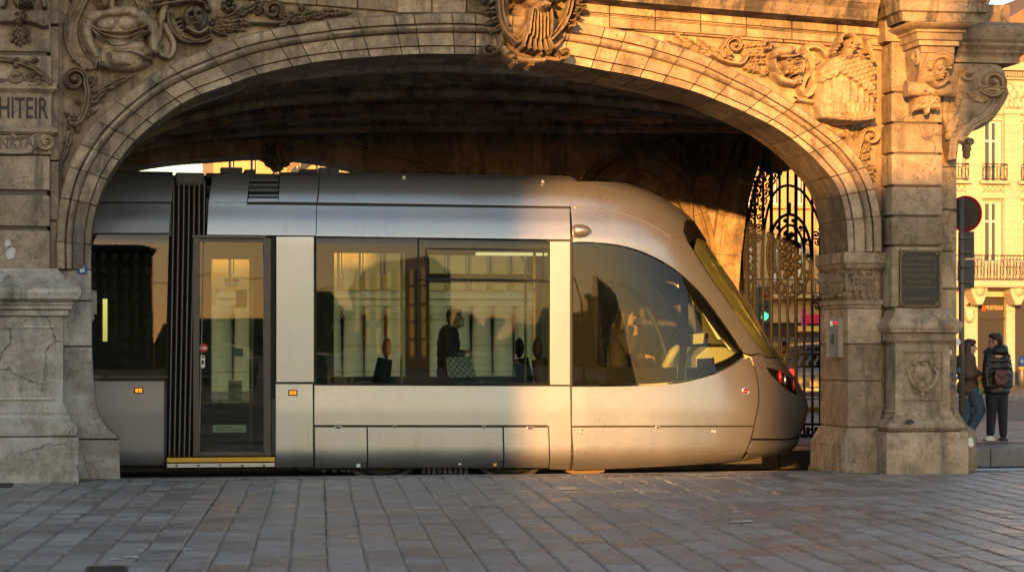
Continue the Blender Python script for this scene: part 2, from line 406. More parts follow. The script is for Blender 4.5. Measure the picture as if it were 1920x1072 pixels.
# ------------------------------------------------------------------ carved relief: a height field raised from a wall plane (units: photo pixels)
class Relief:
    def __init__(self, x0, y0, x1, y1, step=1.5):
        self.nx = int((x1-x0)/step)+1; self.ny = int((y1-y0)/step)+1
        self.gx, self.gy = np.meshgrid(np.linspace(x0, x1, self.nx), np.linspace(y0, y1, self.ny))
        self.h = np.zeros_like(self.gx)
    def up(self, h, add=False):
        h = np.nan_to_num(h)
        self.h = np.where(h > 0, (self.h + h) if add else np.maximum(self.h, h), self.h)
    def cut(self, mask, amt): self.h = np.where(self.h > 0, np.maximum(self.h - amt*mask, .4), self.h)
    def loc(self, cx, cy, ang=0):
        a = math.radians(ang); dx, dy = self.gx-cx, self.gy-cy
        return dx*math.cos(a)+dy*math.sin(a), -dx*math.sin(a)+dy*math.cos(a)
    def ell(self, cx, cy, rx, ry, h, ang=0, base=0.0, add=False, p=.5):
        u, v = self.loc(cx, cy, ang); r = 1-(u/rx)**2-(v/ry)**2
        self.up(np.where(r > 0, base + h*np.maximum(r, 0)**p, 0), add)
    def pit(self, cx, cy, rx, ry, d, ang=0):
        u, v = self.loc(cx, cy, ang); r = 1-(u/rx)**2-(v/ry)**2; self.cut(np.maximum(r, 0)**.7, d)
    def dist(self, pts, n=10):
        P = np.array(catmull(pts, n) if len(pts) > 2 else pts, float)
        best = np.full(self.gx.shape, 1e9); tt = np.zeros_like(best); sg = np.zeros_like(best); L = len(P)-1
        for i in range(L):
            a, b = P[i], P[i+1]; d = b-a; q = max(d@d, 1e-9)
            t = np.clip(((self.gx-a[0])*d[0]+(self.gy-a[1])*d[1])/q, 0, 1)
            ex, ey = self.gx-(a[0]+t*d[0]), self.gy-(a[1]+t*d[1]); dd = np.hypot(ex, ey); m = dd < best
            best = np.where(m, dd, best); tt = np.where(m, (i+t)/L, tt); sg = np.where(m, np.sign(d[0]*ey-d[1]*ex), sg)
        return best, tt, sg
    def stroke(self, pts, w0, h, w1=None, base=0.0, groove=0.0, h1=None, n=10, ridges=0, flat=0.5):
        d, t, s = self.dist(pts, n); w1 = w0 if w1 is None else w1; h1 = h if h1 is None else h1
        w = w0+(w1-w0)*t; hh = h+(h1-h)*t; r = d/np.maximum(w, .2)
        f = np.maximum(1-r**2, 0)**flat
        if groove: f = f*(1-groove*np.exp(-(r/.28)**2))
        if ridges: f = f*(1-.22*(.5+.5*np.cos(r*s*PI*ridges)))
        self.up(np.where(r < 1, base+hh*f, 0))
    def spiral(self, cx, cy, r0, turns, w, h, start=0, dirn=1, w1=None, groove=.35, tail=None):
        pts = list(tail or [])
        n = int(turns*10)
        for i in range(n+1):
            t = i/n; a = math.radians(start)+dirn*t*turns*2*PI; r = r0*(1-t)**.9+.8
            pts.append((cx+r*math.cos(a), cy+r*math.sin(a)))
        self.stroke(pts, w, h, w1 or w*.55, groove=groove, n=3)
        self.ell(cx, cy, w*.9, w*.9, h*1.15)
    def leaf(self, x0, y0, x1, y1, w, h, lobes=4, curl=0.0, base=0.0, veins=1.0):
        """an acanthus leaf from x0,y0 to its tip x1,y1, bending sideways by curl (fraction of its length)."""
        dx, dy = x1-x0, y1-y0; L = math.hypot(dx, dy); ux, uy = dx/L, dy/L
        u = ((self.gx-x0)*ux+(self.gy-y0)*uy)/L; v = (-(self.gx-x0)*uy+(self.gy-y0)*ux)
        v = v-curl*L*(u*u-.0*u)
        uu = np.clip(u, 0, 1); saw = (uu*lobes) % 1.0
        ww = w*(np.sin(PI*np.clip(uu, .02, 1)**.75)**.7)*(.50+.50*np.abs(np.sin(PI*np.clip(uu*(lobes-.5)+.15, 0, 9)))**.55)+.3
        r = np.abs(v)/ww; ok = (u > 0) & (u < 1) & (r < 1)
        f = (np.maximum(1-r**2, 0)**.45)*(.55+.45*np.sin(PI*np.clip(uu*.9+.1, 0, 1)))
        f = f*(1-.45*np.exp(-(v/(.13*w+.4))**2)) * (1-.16*veins*(.5+.5*np.cos((uu*lobes*1.5-r*1.3)*2*PI)))*(1-.30*np.abs(np.cos(PI*np.clip(uu*(lobes-.5)+.15, 0, 9)))*np.clip(r*1.6-.3, 0, 1))
        self.up(np.where(ok, base+h*f, 0))
    def fan(self, cx, cy, r0, a0, a1, h, n=9, base=0.0, yscale=1.0):
        u, v = self.gx-cx, (self.gy-cy)/yscale; r = np.hypot(u, v); a = np.degrees(np.arctan2(v, u))
        t = (a-a0)/(a1-a0); e = r0*(1-.10*np.abs(np.sin(t*n*PI))**.5*-1-.1); ok = (t > 0) & (t < 1) & (r < e)
        self.up(np.where(ok, base+h*(.35+.65*(r/r0))*(.55+.45*np.abs(np.sin(t*n*PI))), 0))
    def face(self, cx, cy, s, h, look=0.0, base=0.0, beard=False, grim=False):
        """a head of half height s turned by look (-1..1)."""
        o = look*s*.28
        self.ell(cx, cy, s*.74, s, h, base=base, p=.42)
        for k in (-1, 1):
            self.pit(cx+o+k*s*.30, cy-s*.10, s*.19, s*.10, h*.22)
            self.ell(cx+o+k*s*.30, cy-s*.09, s*.12, s*.08, h*.86, base=base)
            self.stroke([(cx+o+k*s*.10, cy-s*.26), (cx+o+k*s*.30, cy-s*.33 if not grim else cy-s*.40), (cx+o+k*s*.52, cy-s*.22)], s*.10, h*1.04, base=base)
            self.ell(cx+o*.6+k*s*.36, cy+s*.24, s*.22, s*.20, h*1.0, base=base)
        self.stroke([(cx+o*1.1, cy-s*.24), (cx+o*1.5, cy+s*.16)], s*.09, h*1.05, s*.15, h1=h*1.38, base=base)
        self.stroke([(cx+o-s*.24, cy+s*.42), (cx+o*1.3, cy+s*.40), (cx+o+s*.24, cy+s*.42)], s*.09, h*1.06, base=base)
        self.pit(cx+o*1.2, cy+s*.46, s*.20, s*.04, h*.16)
        self.ell(cx+o*1.2, cy+s*.68, s*.22, s*.16, h*1.02, base=base)
        if beard:
            for k in range(-3, 4):
                self.stroke([(cx+o+k*s*.16, cy+s*.50), (cx+o+k*s*.20+s*.05, cy+s*1.05), (cx+o+k*s*.13, cy+s*1.35-abs(k)*s*.12)], s*.13, h*1.05, s*.05, h1=h*.7, base=base)
    def curls(self, pts, r, h, base=0.0):
        for i, (x, y) in enumerate(pts):
            self.ell(x, y, r, r*.85, h, base=base); self.pit(x+r*.15, y, r*.35, r*.3, h*.35)
    def rough(self, a=.8):
        n = self.h.shape
        for s in (3, 7, 17):
            q = RNG.rand(n[0]//s+3, n[1]//s+3)
            yi = np.arange(n[0])/s; xi = np.arange(n[1])/s; y0 = yi.astype(int); x0 = xi.astype(int); fy = (yi-y0)[:,None]; fx = (xi-x0)[None,:]
            z = q[y0][:,x0]*(1-fy)*(1-fx)+q[y0+1][:,x0]*fy*(1-fx)+q[y0][:,x0+1]*(1-fy)*fx+q[y0+1][:,x0+1]*fy*fx
            self.h = np.where(self.h > .5, self.h+(z-.5)*a*(s**.4), self.h)
    def blur(self, k=1):
        for _ in range(k):
            p = np.pad(self.h, 1, mode='edge'); self.h = (p[1:-1,1:-1]*4+p[:-2,1:-1]+p[2:,1:-1]+p[1:-1,:-2]+p[1:-1,2:])/8
    def build(self, name, m, parent, Y0, place=None, rough=.7, k=None, back=.02, deep=1.0, sharp=1.25):
        self.blur(1); m0 = self.h > .5; hb = self.h.copy()
        for _ in range(2):
            for ax in (0, 1): hb = sum(np.roll(hb, k_, ax) for k_ in range(-4, 5))/9
        self.h = np.where(m0, np.maximum(self.h+sharp*(self.h-hb), .8), self.h); self.rough(rough)
        keep = self.h > .6
        quad = keep[:-1,:-1]|keep[1:,:-1]|keep[:-1,1:]|keep[1:,1:]
        use = np.zeros_like(keep); use[:-1,:-1] |= quad; use[1:,:-1] |= quad; use[:-1,1:] |= quad; use[1:,1:] |= quad
        idx = -np.ones(keep.shape, int); idx[use] = np.arange(use.sum())
        k = (k or depth(float(self.gx.mean()), Y0)/FP)*deep
        vs = []
        for (i, j) in np.argwhere(use):
            hh = self.h[i,j]*k if keep[i,j] else -back
            if place: vs.append(place(self.gx[i,j], self.gy[i,j], hh))
            else:
                p = px(self.gx[i,j], self.gy[i,j], Y0); vs.append((p.x, Y0-hh, p.z))
        fs = [(int(idx[i,j]), int(idx[i+1,j]), int(idx[i+1,j+1]), int(idx[i,j+1])) for (i, j) in np.argwhere(quad)]
        mb = MB(); mb.v = [tuple(v) for v in vs]; mb.f = fs; mb.m = [0]*len(fs); mb.s = [True]*len(fs)
        me = bpy.data.meshes.new(name); me.from_pydata(mb.v, [], mb.f); me.materials.append(m)
        me.polygons.foreach_set('use_smooth', mb.s); me.update()
        o = bpy.data.objects.new(name, me); COL.objects.link(o); par(o, parent); return o
# ------------------------------------------------------------------ stone gatehouse
GH = thing('stone_gatehouse', 'weathered carved limestone gatehouse whose wide arch spans the tram track', 'gatehouse', (0, 0, 0))
INT = [(170,505),(171,450),(177,405),(193,353),(215,313),(250,267),(298,225),(358,185),(434,157),(480,141),(553,124),(621,113),(748,103),(825,101),(902,103),(985,109),(1063,119),(1133,132),(1193,143),(1250,157),(1305,173),(1359,194),(1409,216),(1460,243),(1508,279),(1541,313),(1563,339),(1579,375),(1587,416),(1590,473)]
EXT = [(105,505),(104,450),(108,400),(118,350),(135,300),(165,250),(205,205),(255,162),(310,127),(400,88),(480,62),(612,40),(680,33),(745,29),(825,26),(902,27),(1000,32),(1063,40),(1133,52),(1200,67),(1255,84),(1317,105),(1378,136),(1435,165),(1486,197),(1536,232),(1575,262),(1600,288),(1625,325),(1640,365),(1648,410),(1650,473)]
def xz(p, Y=0.0): q = px(p[0], p[1], Y); return (q.x, q.z)
NV, SUBV = 35, 4
JT = [0]+[(v+random.Random(v*7+1).uniform(-.26,.26))/35 for v in range(1, 35)]+[1]
NA = NV*SUBV
YR = -.10
ai = resample(catmull([xz(p, YR) for p in INT], 8), NA*4+1)
ae = resample(catmull([xz(p, YR) for p in EXT], 8), NA*4+1)
def arch_pt(t, p):
    """t along the arch 0..1, p across the ring 0 (opening) .. 1 (outside)."""
    f = t*NA*4; i = min(int(f), NA*4-1); q = f-i
    a = ai[i]*(1-q)+ai[i+1]*q; b = ae[i]*(1-q)+ae[i+1]*q
    return a*(1-p)+b*p
PROF = [(0,-.10),(.175,-.10),(.18,-.065),(.20,-.065),(.205,-.13),(.50,-.135),(.505,-.10),(.525,-.10),(.53,-.17),(.57,-.205),(.62,-.22),(.67,-.205),(.695,-.17),(.70,-.12),(.735,-.12),(.74,-.19),(.80,-.205),(.95,-.205),(1.0,-.17),(1.0,.03)]
ring = MB(); g_ = .0011
SOFB = 1.0                        # soffit runs back to this depth
rr = random.Random(3)
for v in range(NV):
    t0, t1 = JT[v]+g_*.55, JT[v+1]-g_*.55
    ts = [t0+(t1-t0)*k/SUBV for k in range(SUBV+1)]; n = len(PROF); vs = []; dy = rr.gauss(0, .005)
    for t in ts:
        for (p, y) in PROF:
            e = .0
            q = arch_pt(t, p); vs.append((q[0], y+(dy if y < 0 else 0), q[1]))
    fs = []
    for k in range(SUBV):
        for j in range(n-1): fs.append((k*n+j, k*n+j+1, (k+1)*n+j+1, (k+1)*n+j))
    fs += [tuple(range(n)), tuple(range(SUBV*n, SUBV*n+n))[::-1]]
    ring.add(vs, fs, 0)
# mortar bed behind the joints
vs = []; fs = []
PB = [(-.0,-.02)]+[(p, y+.022) for p, y in PROF[1:-1]]
for i in range(NA+1):
    for (p, y) in PB: q = arch_pt(i/NA, p+.004); vs.append((q[0], y, q[1]))
n = len(PB)
for i in range(NA):
    for j in range(n-1): fs.append((i*n+j, i*n+j+1, (i+1)*n+j+1, (i+1)*n+j))
ring.add(vs, fs, 1)
ring.build('arch_ring', [M['stone'], M['joint']], GH, 35)
# soffit: two courses of blocks
sof = MB()
for v in range(NV):
    for (y0, y1) in ((-.10, .44), (.448, SOFB)):
        t0, t1 = JT[v]+g_*.45, JT[v+1]-g_*.45
        if y0 > 0: pass
        vs = []; d = rr.gauss(0, .004)
        for k in range(SUBV+1):
            t = t0+(t1-t0)*k/SUBV
            for (p, y) in ((0+d*.2, y0), (0+d*.2, y1), (.3, y1), (.3, y0+.1)):
                q = arch_pt(t, p); vs.append((q[0], y, q[1]))
        fs = []
        for k in range(SUBV):
            for j in range(4): fs.append((k*4+j, k*4+(j+1)%4, (k+1)*4+(j+1)%4, (k+1)*4+j))
        fs += [(0,1,2,3), (SUBV*4+3, SUBV*4+2, SUBV*4+1, SUBV*4)]
        sof.add(vs, fs, 0)
vs = []; fs = []
for i in range(NA+1):
    for y in (-.06, SOFB-.02): q = arch_pt(i/NA, .02); vs.append((q[0], y, q[1]))
for i in range(NA): fs.append((2*i, 2*i+1, 2*i+3, 2*i+2))
sof.add(vs, fs, 1)
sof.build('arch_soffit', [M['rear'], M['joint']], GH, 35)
# wall field behind ring and carvings
ZT = 7.7; XL, XRW = X(-420), X(1768)
wall = MB(); cols = [arch_pt(i/120, .93) for i in range(121)]
zs = cols[0][1]
for i in range(120):
    a, b = cols[i], cols[i+1]
    if b[0]-a[0] < 1e-4: continue
    wall.prism([(a[0],a[1]),(b[0],b[1]),(b[0],ZT),(a[0],ZT)], 0, .98)
wall.box(XL, cols[0][0], 0, .98, -.05, ZT); wall.box(max(c[0] for c in cols), XRW, 0, .98, -.05, ZT)
wall.build('wall', M['stone'], GH)
# jambs
jl = MB()
def jprism(mb, pts, y0=-.10, y1=SOFB, ch=.012): mb.prism([xz(p, y0) for p in pts], y0, y1, 0, ch)
jprism(jl, [(60,506),(170.5,506),(171,563),(60,563)]); jprism(jl, [(60,565),(171,565),(171.5,648),(60,648)])
jprism(jl, [(60,650.5),(171.5,650.5),(174,700),(179,757),(188,785),(204,806),(223,822),(60,822)])
jprism(jl, [(60,824.5),(224,824.5),(225,898),(60,898)], -.14)
jl.box(X(166), X(181), .55, SOFB+.05, Z(590), Z(545), 0, .02); jl.box(X(166), X(176), .55, SOFB+.02, Z(602), Z(590), 0, .02)
jl.box(X(60), X(226,-.14), -.12, SOFB, -.6, .01)
jl.build('arch_jamb', M['stone_pale'], GH)
def stack(mb, x0, x1, yf, yb, prof, mi=0, left=True, right=True):
    """Loft of rectangles: prof = (projection, z) from top to bottom."""
    vs = []
    for o, z in prof: vs += [(x0-(o if left else 0), yf-o, z), (x1+(o if right else 0), yf-o, z), (x1+(o if right else 0), yb, z), (x0-(o if left else 0), yb, z)]
    fs = [(0,1,2,3), tuple(len(prof)*4-1-k for k in range(4))]
    for i in range(len(prof)-1):
        for k in range(4): fs.append((i*4+k, i*4+(k+1)%4, i*4+4+(k+1)%4, i*4+4+k))
    mb.add(vs, fs, mi)
YP = -.38
jr = MB(); zc = lambda y, x=1620, Y=-.1: Z(y, x, Y)
x0, x1 = X(1590, -.1), X(1652, -.1)
stack(jr, x0, x1, -.10, SOFB, [(.06,zc(473)),(.065,zc(480)),(.065,zc(493)),(.045,zc(495)),(.035,zc(501)),(.01,zc(505)),(-.02,zc(507)),(-.02,zc(560)),(.02,zc(563)),(.025,zc(570)),(.0,zc(573)),(.0,zc(577))])
for a, b in ((578.5,644),(646,713),(715,800)): stack(jr, x0, x1, -.10, SOFB, [(-.008,zc(a)),(.0,zc(a+1.5)),(0,zc(b-1.5)),(-.008,zc(b))])
stack(jr, x0, x1, -.10, SOFB, [(0,zc(802)),(.03,zc(808)),(.07,zc(818)),(.11,zc(829)),(.125,zc(832)),(.13,zc(886))])
jr.box(x0+.03, x1, -.07, SOFB-.01, 0, zc(575), 1); jr.box(x0-.12, x1+.1, -.2, SOFB+.12, -.6, .02)
jr.build('arch_jamb', [M['stone_right'], M['joint']], GH)
# capital leaves on the right jamb, front face and reveal
rl = Relief(1584, 503, 1640, 562, 1.0)
for k in range(4):
    rl.leaf(1592+k*13, 561, 1589+k*14, 512, 8, 7, 4, .05*(k-1.5)); rl.leaf(1598+k*13, 540, 1598+k*13+(-4 if k%2 else 4), 506, 6, 8, 3, .1)
rl.curls([(1594,512),(1610,510),(1628,512),(1604,530),(1621,532)], 4, 9)
rl.build('capital_leaves', M['stone_carve_right'], GH, -.085, rough=.5)
rl = Relief(0, 0, 110, 56, 1.2)
for k in range(6):
    rl.leaf(8+k*18, 55, 4+k*19, 8, 10, 8, 4, .08*(k-3)); rl.leaf(16+k*18, 36, 18+k*17, 4, 8, 10, 3, .1)
rl.stroke([(10,2),(30,40),(55,50),(80,36),(100,4)], 4, 9)
xr = X(1590, -.1)+.02; zt = zc(506); zb = zc(561)
rl.build('capital_leaves', M['stone_carve_right'], GH, 0, place=lambda u, v, h: (xr-h*1.0, -.06+(SOFB+.0)*u/110, zt+(zb-zt)*v/56), k=.0075)
# ---- right pier: side wall, rusticated blocks, pedestal
pr = MB(); zp = lambda y, x=1720, Y=YP: Z(y, x, Y)
bx0, bx1 = X(1672, YP), X(1767, YP)
for a, b in ((80,172),(176,229),(233,286),(290,347),(351,403),(407,459),(463,575)):
    pr.box(bx0, bx1, YP, .1, zp(b), zp(a), 0, .016)
pr.box(bx0+.04, bx1-.04, YP+.035, .1, 0, ZT-1.5, 1)
pr.box(X(1719,YP-.004), X(1720.2,YP-.004), YP-.001, YP+.02, zp(459), zp(407), 1)
pr.build('pier', [M['stone_right'], M['joint']], GH)
ps = MB()
sx0, sx1 = X(1740, -.08), X(1794, -.08)
for a, b in ((240,312),(315,392),(395,470),(473,540),(543,628),(631,766)): ps.box(sx0, sx1, -.08, .9, Z(b,1780,-.08), Z(a,1780,-.08), 0, .012)
ps.box(sx0, sx1-.03, -.05, .9, 0, Z(200,1780), 1)
zq = lambda y: Z(y, 1800, -.1)
stack(ps, sx0, sx1, -.08, .95, [(0,zq(767)),(.04,zq(780)),(.09,zq(795)),(.17,zq(806)),(.18,zq(808)),(.185,zq(888))])
ps.build('pier_return', [M['stone_right'], M['joint']], GH)
pd = MB(); PY = -.42
dx0, dx1 = X(1679, PY), X(1781, PY); zd = lambda y: Z(y, 1730, PY)
stack(pd, dx0, dx1, PY, .2, [(-.02,zd(577)),(.0,zd(583)),(.03,zd(592)),(.085,zd(601)),(.115,zd(604)),(.125,zd(607)),(.125,zd(613)),(.115,zd(617)),(.10,zd(618)),(.10,zd(622)),(.06,zd(626)),(.05,zd(631)),(.05,zd(639)),(.02,zd(641)),(0,zd(646)),(0,zd(768)),(.02,zd(771)),(.025,zd(778)),(.05,zd(781)),(.055,zd(786)),(.10,zd(790)),(.135,zd(795)),(.14,zd(800)),(.12,zd(806)),(.10,zd(808))])
stack(pd, dx0, dx1, PY, .2, [(.10,zd(808.6)),(.165,zd(809)),(.17,zd(812)),(.17,zd(892))])
def frame_px(mb, a, b, c, d, w_, Y, hgt, mi=0):
    """raised mitred frame on a face at Y; pixels a,b to c,d."""
    o = [(a,b),(c,b),(c,d),(a,d)]; i = [(a+w_,b+w_),(c-w_,b+w_),(c-w_,d-w_),(a+w_,d-w_)]; m_ = [(a+w_*.5,b+w_*.5),(c-w_*.5,b+w_*.5),(c-w_*.5,d-w_*.5),(a+w_*.5,d-w_*.5)]
    vs = []
    for L, y in ((o, Y+.004), (m_, Y-hgt), (i, Y+.004)):
        for p in L: q = px(p[0], p[1], Y); vs.append((q.x, y, q.z))
    mb.add(vs, [(k, (k+1)%4, 4+(k+1)%4, 4+k) for k in range(4)]+[(4+k, 4+(k+1)%4, 8+(k+1)%4, 8+k) for k in range(4)], mi)
frame_px(pd, 1690, 657, 1769, 752, 6, PY, .022)
pd.build('pedestal', M['stone_right'], GH, 30)
ca = Relief(1696, 662, 1764, 750, .9)
ca.ell(1729,704,17,27,4.5,p=.3); ca.pit(1729,702,12,20,2.2)
ca.stroke([(1709,690),(1703,697),(1705,710),(1712,722),(1722,730),(1729,733)],3.4,6,2.4); ca.stroke([(1750,690),(1755,697),(1753,710),(1746,722),(1736,730),(1729,733)],3.4,6,2.4)
ca.spiral(1705,693,6,1.2,2.4,6,90,1); ca.spiral(1754,692,6,1.2,2.4,6,90,-1)
ca.stroke([(1712,682),(1718,674),(1728,676),(1738,672),(1745,680)],4.5,6); ca.ell(1730,672,8,6,7); ca.curls([(1720,676),(1738,674),(1728,682)],3.2,7)
ca.leaf(1729,730,1729,746,6,6,3); ca.leaf(1724,732,1712,738,4,5,3,.2); ca.leaf(1734,732,1747,737,4,5,3,-.2)
ca.stroke([(1720,695),(1725,708),(1721,716)],2.2,5); ca.stroke([(1736,694),(1731,706),(1737,718)],2.2,5)
ca.build('coat_of_arms', M['stone_right'], GH, PY+.003, rough=.35)
# ---- left pier and pedestal
pl = MB(); YL = -.30; zl = lambda y, Y=YL: Z(y, 50, Y)
lx0, lx1 = X(-420, YL), X(94, YL)
for a, b in ((292,356),(366,424),(432,504)):
    xx = lx0
    for xe in (X(-260,YL), X(-110,YL), lx1): pl.box(xx+.004, xe-.004, YL, .1, zl(b), zl(a), 0, .02); xx = xe
pl.box(lx0, lx1-.04, YL+.05, .1, 0, ZT-.5, 1)
pl.box(lx0, X(95,YL), YL+.01, .1, zl(97), zl(-200), 0, .02); pl.box(lx0, X(96,YL), YL, .1, zl(165), zl(104), 0, .02)
stack(pl, lx0, X(97,YL), YL, .1, [(.045,zl(154)),(.055,zl(158)),(.055,zl(167)),(.03,zl(170)),(.0,zl(174))], left=False)
pl.box(lx0, X(97,YL), YL+.004, .1, zl(238), zl(174), 0, .01)
stack(pl, lx0, X(98,YL), YL, .1, [(0,zl(236)),(.03,zl(239)),(.06,zl(241)),(.06,zl(248)),(.03,zl(251)),(.01,zl(253))], left=False)
pl.box(lx0, X(97,YL), YL+.01, .1, zl(289), zl(253), 0, .01)
for a, b in ((-60,45),(50,160),(165,300),(303,412),(415,505)): pl.box(X(94,-.16), X(110,-.16), -.16, .05, Z(b,100,-.16), Z(a,100,-.16), 0, .012)
pl.build('pier', [M['stone'], M['joint']], GH)
pe = MB(); YQ = -.45; ex0, ex1 = X(-420, YQ), X(118, YQ); ze = lambda y: Z(y, 70, YQ)
stack(pe, ex0, ex1, YQ, .2, [(-.06,ze(503)),(-.03,ze(512)),(.06,ze(528)),(.14,ze(536)),(.19,ze(541)),(.205,ze(549)),(.19,ze(560)),(.15,ze(565)),(.12,ze(566)),(.12,ze(571)),(.10,ze(573)),(.10,ze(579)),(.06,ze(582)),(.05,ze(591)),(.01,ze(594)),(0,ze(600)),(0,ze(757)),(.03,ze(763)),(.035,ze(772)),(.07,ze(777)),(.075,ze(784)),(.10,ze(789)),(.15,ze(796)),(.165,ze(806)),(.15,ze(815)),(.12,ze(818))], left=False)
stack(pe, ex0, ex1, YQ, .2, [(.12,ze(818.5)),(.165,ze(819)),(.17,ze(822)),(.175,ze(909))], left=False)
frame_px(pe, -200, 610, 104, 752, 7, YQ, .02)
pe.build('pedestal', M['stone_pale'], GH, 30)
for pts in ([(10,452),(17,449),(21,458),(14,463),(9,460)], [(14,468),(24,463),(29,468),(26,484),(15,486),(11,478)]):
    m_ = MB(); m_.prism([xz(p, YL-.003) for p in pts], YL-.006, YL-.001); o = m_.build('poster_remnant', M['paper'])
    tag(o, 'small torn white scrap of paper stuck high on the left pier' if pts[0][1] < 460 else 'larger torn white scrap of paper below a smaller one on the left pier', 'torn poster', 'paper remnants on the left pier')
# inscription
M['letters'] = plain('dark incised lettering', (.055,.043,.033), .9)
tx = MB(); add_text(tx, '\u2212HITEIR', (X(34,YL), YL+.0025, zl(205)), .34, X(90,YL)-X(-22,YL), .004, .004)
tx.build('inscription', M['letters'], GH); tx = MB(); M['faint'] = plain('worn incised lettering', (.15,.118,.09), .9); add_text(tx, 'NRTAF', (X(36,YL), YL-.03, zl(269)), .2, X(74,YL)-X(0,YL), .004, .002, rot=.06)
tx.build('inscription', M['faint'], GH)
# ------------------------------------------------------------------ carvings of the gatehouse
def left_figure():
    r = Relief(104, -70, 352, 152, 1.1)
    for k, w_ in ((0,7),(9,6),(17,5)):
        r.stroke([(165+k,-30),(140+k,10),(125+k,55),(132+k,95),(160+k*.8,128)], w_, 11-k*.2, flat=.4, groove=.25)
        r.stroke([(248-k,-40),(272-k,0),(290-k,45),(288-k*.8,90),(270-k*.5,120)], w_, 11-k*.2, flat=.4, groove=.25)
    r.curls([(135,2),(138,112),(150,120),(163,128)], 6, 13)
    r.ell(216,70,57,58,22,p=.28); r.ell(222,88,48,26,26,p=.4)          # trunk
    r.ell(200,50,27,20,27,-12,p=.4); r.ell(238,48,27,20,27,12,p=.4)
    r.stroke([(210,-4),(209,24)], 13, 24, 15); r.stroke([(172,40),(198,30),(236,26),(270,38)], 14, 27)
    r.stroke([(166,50),(169,80),(184,110)], 15, 29, 9, groove=0); r.stroke([(266,38),(284,58),(287,96)], 17, 28, 12)
    r.ell(188,116,11,10,27); 
    for k in range(4): r.stroke([(183+k*5,116),(181+k*5.2,130-abs(k-1.5))], 2.6, 27, 2.0)
    r.stroke([(280,100),(262,112),(240,118)], 12, 24, 8)
    r.ell(228,94,53,22,29,p=.35); r.ell(229,112,56,25,33,2,p=.38)      # lap
    for a in ([(160,46),(190,62),(232,66),(262,58),(276,52)],[(168,52),(200,72),(236,76),(268,62)],[(172,58),(200,82),(230,90),(262,70),(282,65)]): r.stroke(a, 3.6, 29, flat=.7)
    r.stroke([(168,55),(196,84),(232,89),(268,66),(284,66)], 2.0, 31, flat=.6)
    for a in ([(212,100),(248,104),(284,119)],): r.stroke(a, 2.2, 35, flat=.6)
    for k in range(5): r.stroke([(198+k*5,104),(201+k*6,118),(212+k*8,131-k)], 1.5, 34.5)
    r.face(192,0,23,36,look=-.9,base=0)                             # bearded head in near profile
    for i in range(20):
        a = R(-150+i*9); r.curls([(206+20*math.cos(a), -4+22*math.sin(a))], 6, 33)
    r.curls([(219,2),(222,10),(224,18),(214,-6)], 5, 28)
    # ribbon on the right of the shield
    r.stroke([(309,8),(303,40),(297,70),(292,98)], 9, 15, 5, flat=.3); r.stroke([(309,50),(322,75),(326,92),(318,108),(303,106),(297,96),(302,86)], 7, 14, 5, flat=.35)
    r.stroke([(240,-60),(262,-10),(292,20)], 12, 8, 6)
    return r
def left_foliage():
    r = Relief(286, -60, 668, 84, 1.1)
    r.stroke([(288,12),(320,6),(360,2),(384,8),(390,20)], 9, 22, 6, flat=.4, groove=.3)
    r.stroke([(318,30),(322,52),(338,72),(366,82),(392,74)], 8, 17, 6, groove=.3)
    r.ell(366,36,25,30,15,10); r.face(368,34,21,26,look=-.5,grim=True); r.stroke([(352,56),(372,66),(388,58)], 6, 20)
    for k in range(5): r.stroke([(336+k*2,36+k*8),(326+k*3,40+k*9),(330+k*7,52+k*8)], 4, 16)
    for i in range(7): r.ell(428+9*math.cos(i*.9), 12+9*math.sin(i*.9), 6, 6, 19)
    r.ell(428,12,5,5,22)
    for (a,b,c,d,w_,cu) in ((400,46,472,14,11,.1),(400,50,484,34,11,.12),(398,54,462,52,9,.1),(396,56,428,68,8,0),(440,30,500,6,10,-.1),(392,48,424,26,9,.2)): r.leaf(a,b,c,d,w_,15,5,cu)
    r.stroke([(462,44),(500,46),(532,42),(546,26)], 4, 13); r.spiral(511,22,18,1.6,6,17,40,-1,tail=[(528,50),(538,36)])
    for (a,b,c,d,w_,cu) in ((528,44,574,20,11,.15),(544,40,580,40,8,-.1),(560,36,604,16,11,.2),(586,34,622,30,9,-.15),(592,28,648,18,10,.15),(612,30,662,24,5,.02),(570,24,560,8,7,.1),(480,30,498,2,9,.1)): r.leaf(a,b,c,d,w_,14,5,cu)
    return r
def left_scroll():
    r = Relief(104, 118, 262, 336, 1.1)
    r.spiral(140,152,22,1.7,7,17,20,-1,tail=[(150,228),(162,200),(164,172)])
    for (a,b,c,d,w_,cu) in ((152,214,190,150,10,.15),(156,206,214,164,9,-.1),(150,220,182,200,9,.15),(146,224,176,214,7,-.1),(176,178,252,136,9,.06),(140,226,118,214,8,.2),(140,226,150,250,8,.1),(138,226,122,246,8,-.2),(136,236,118,318,8,.06),(150,196,138,184,6,.2),(168,166,184,140,7,-.2)): r.leaf(a,b,c,d,w_,14,4,cu)
    for i in range(6): r.ell(139+8*math.cos(i*1.05), 226+8*math.sin(i*1.05), 6, 6, 15)
    r.ell(139,226,4,4,18); r.stroke([(128,250),(120,290),(110,330)], 4, 10, 2)
    return r
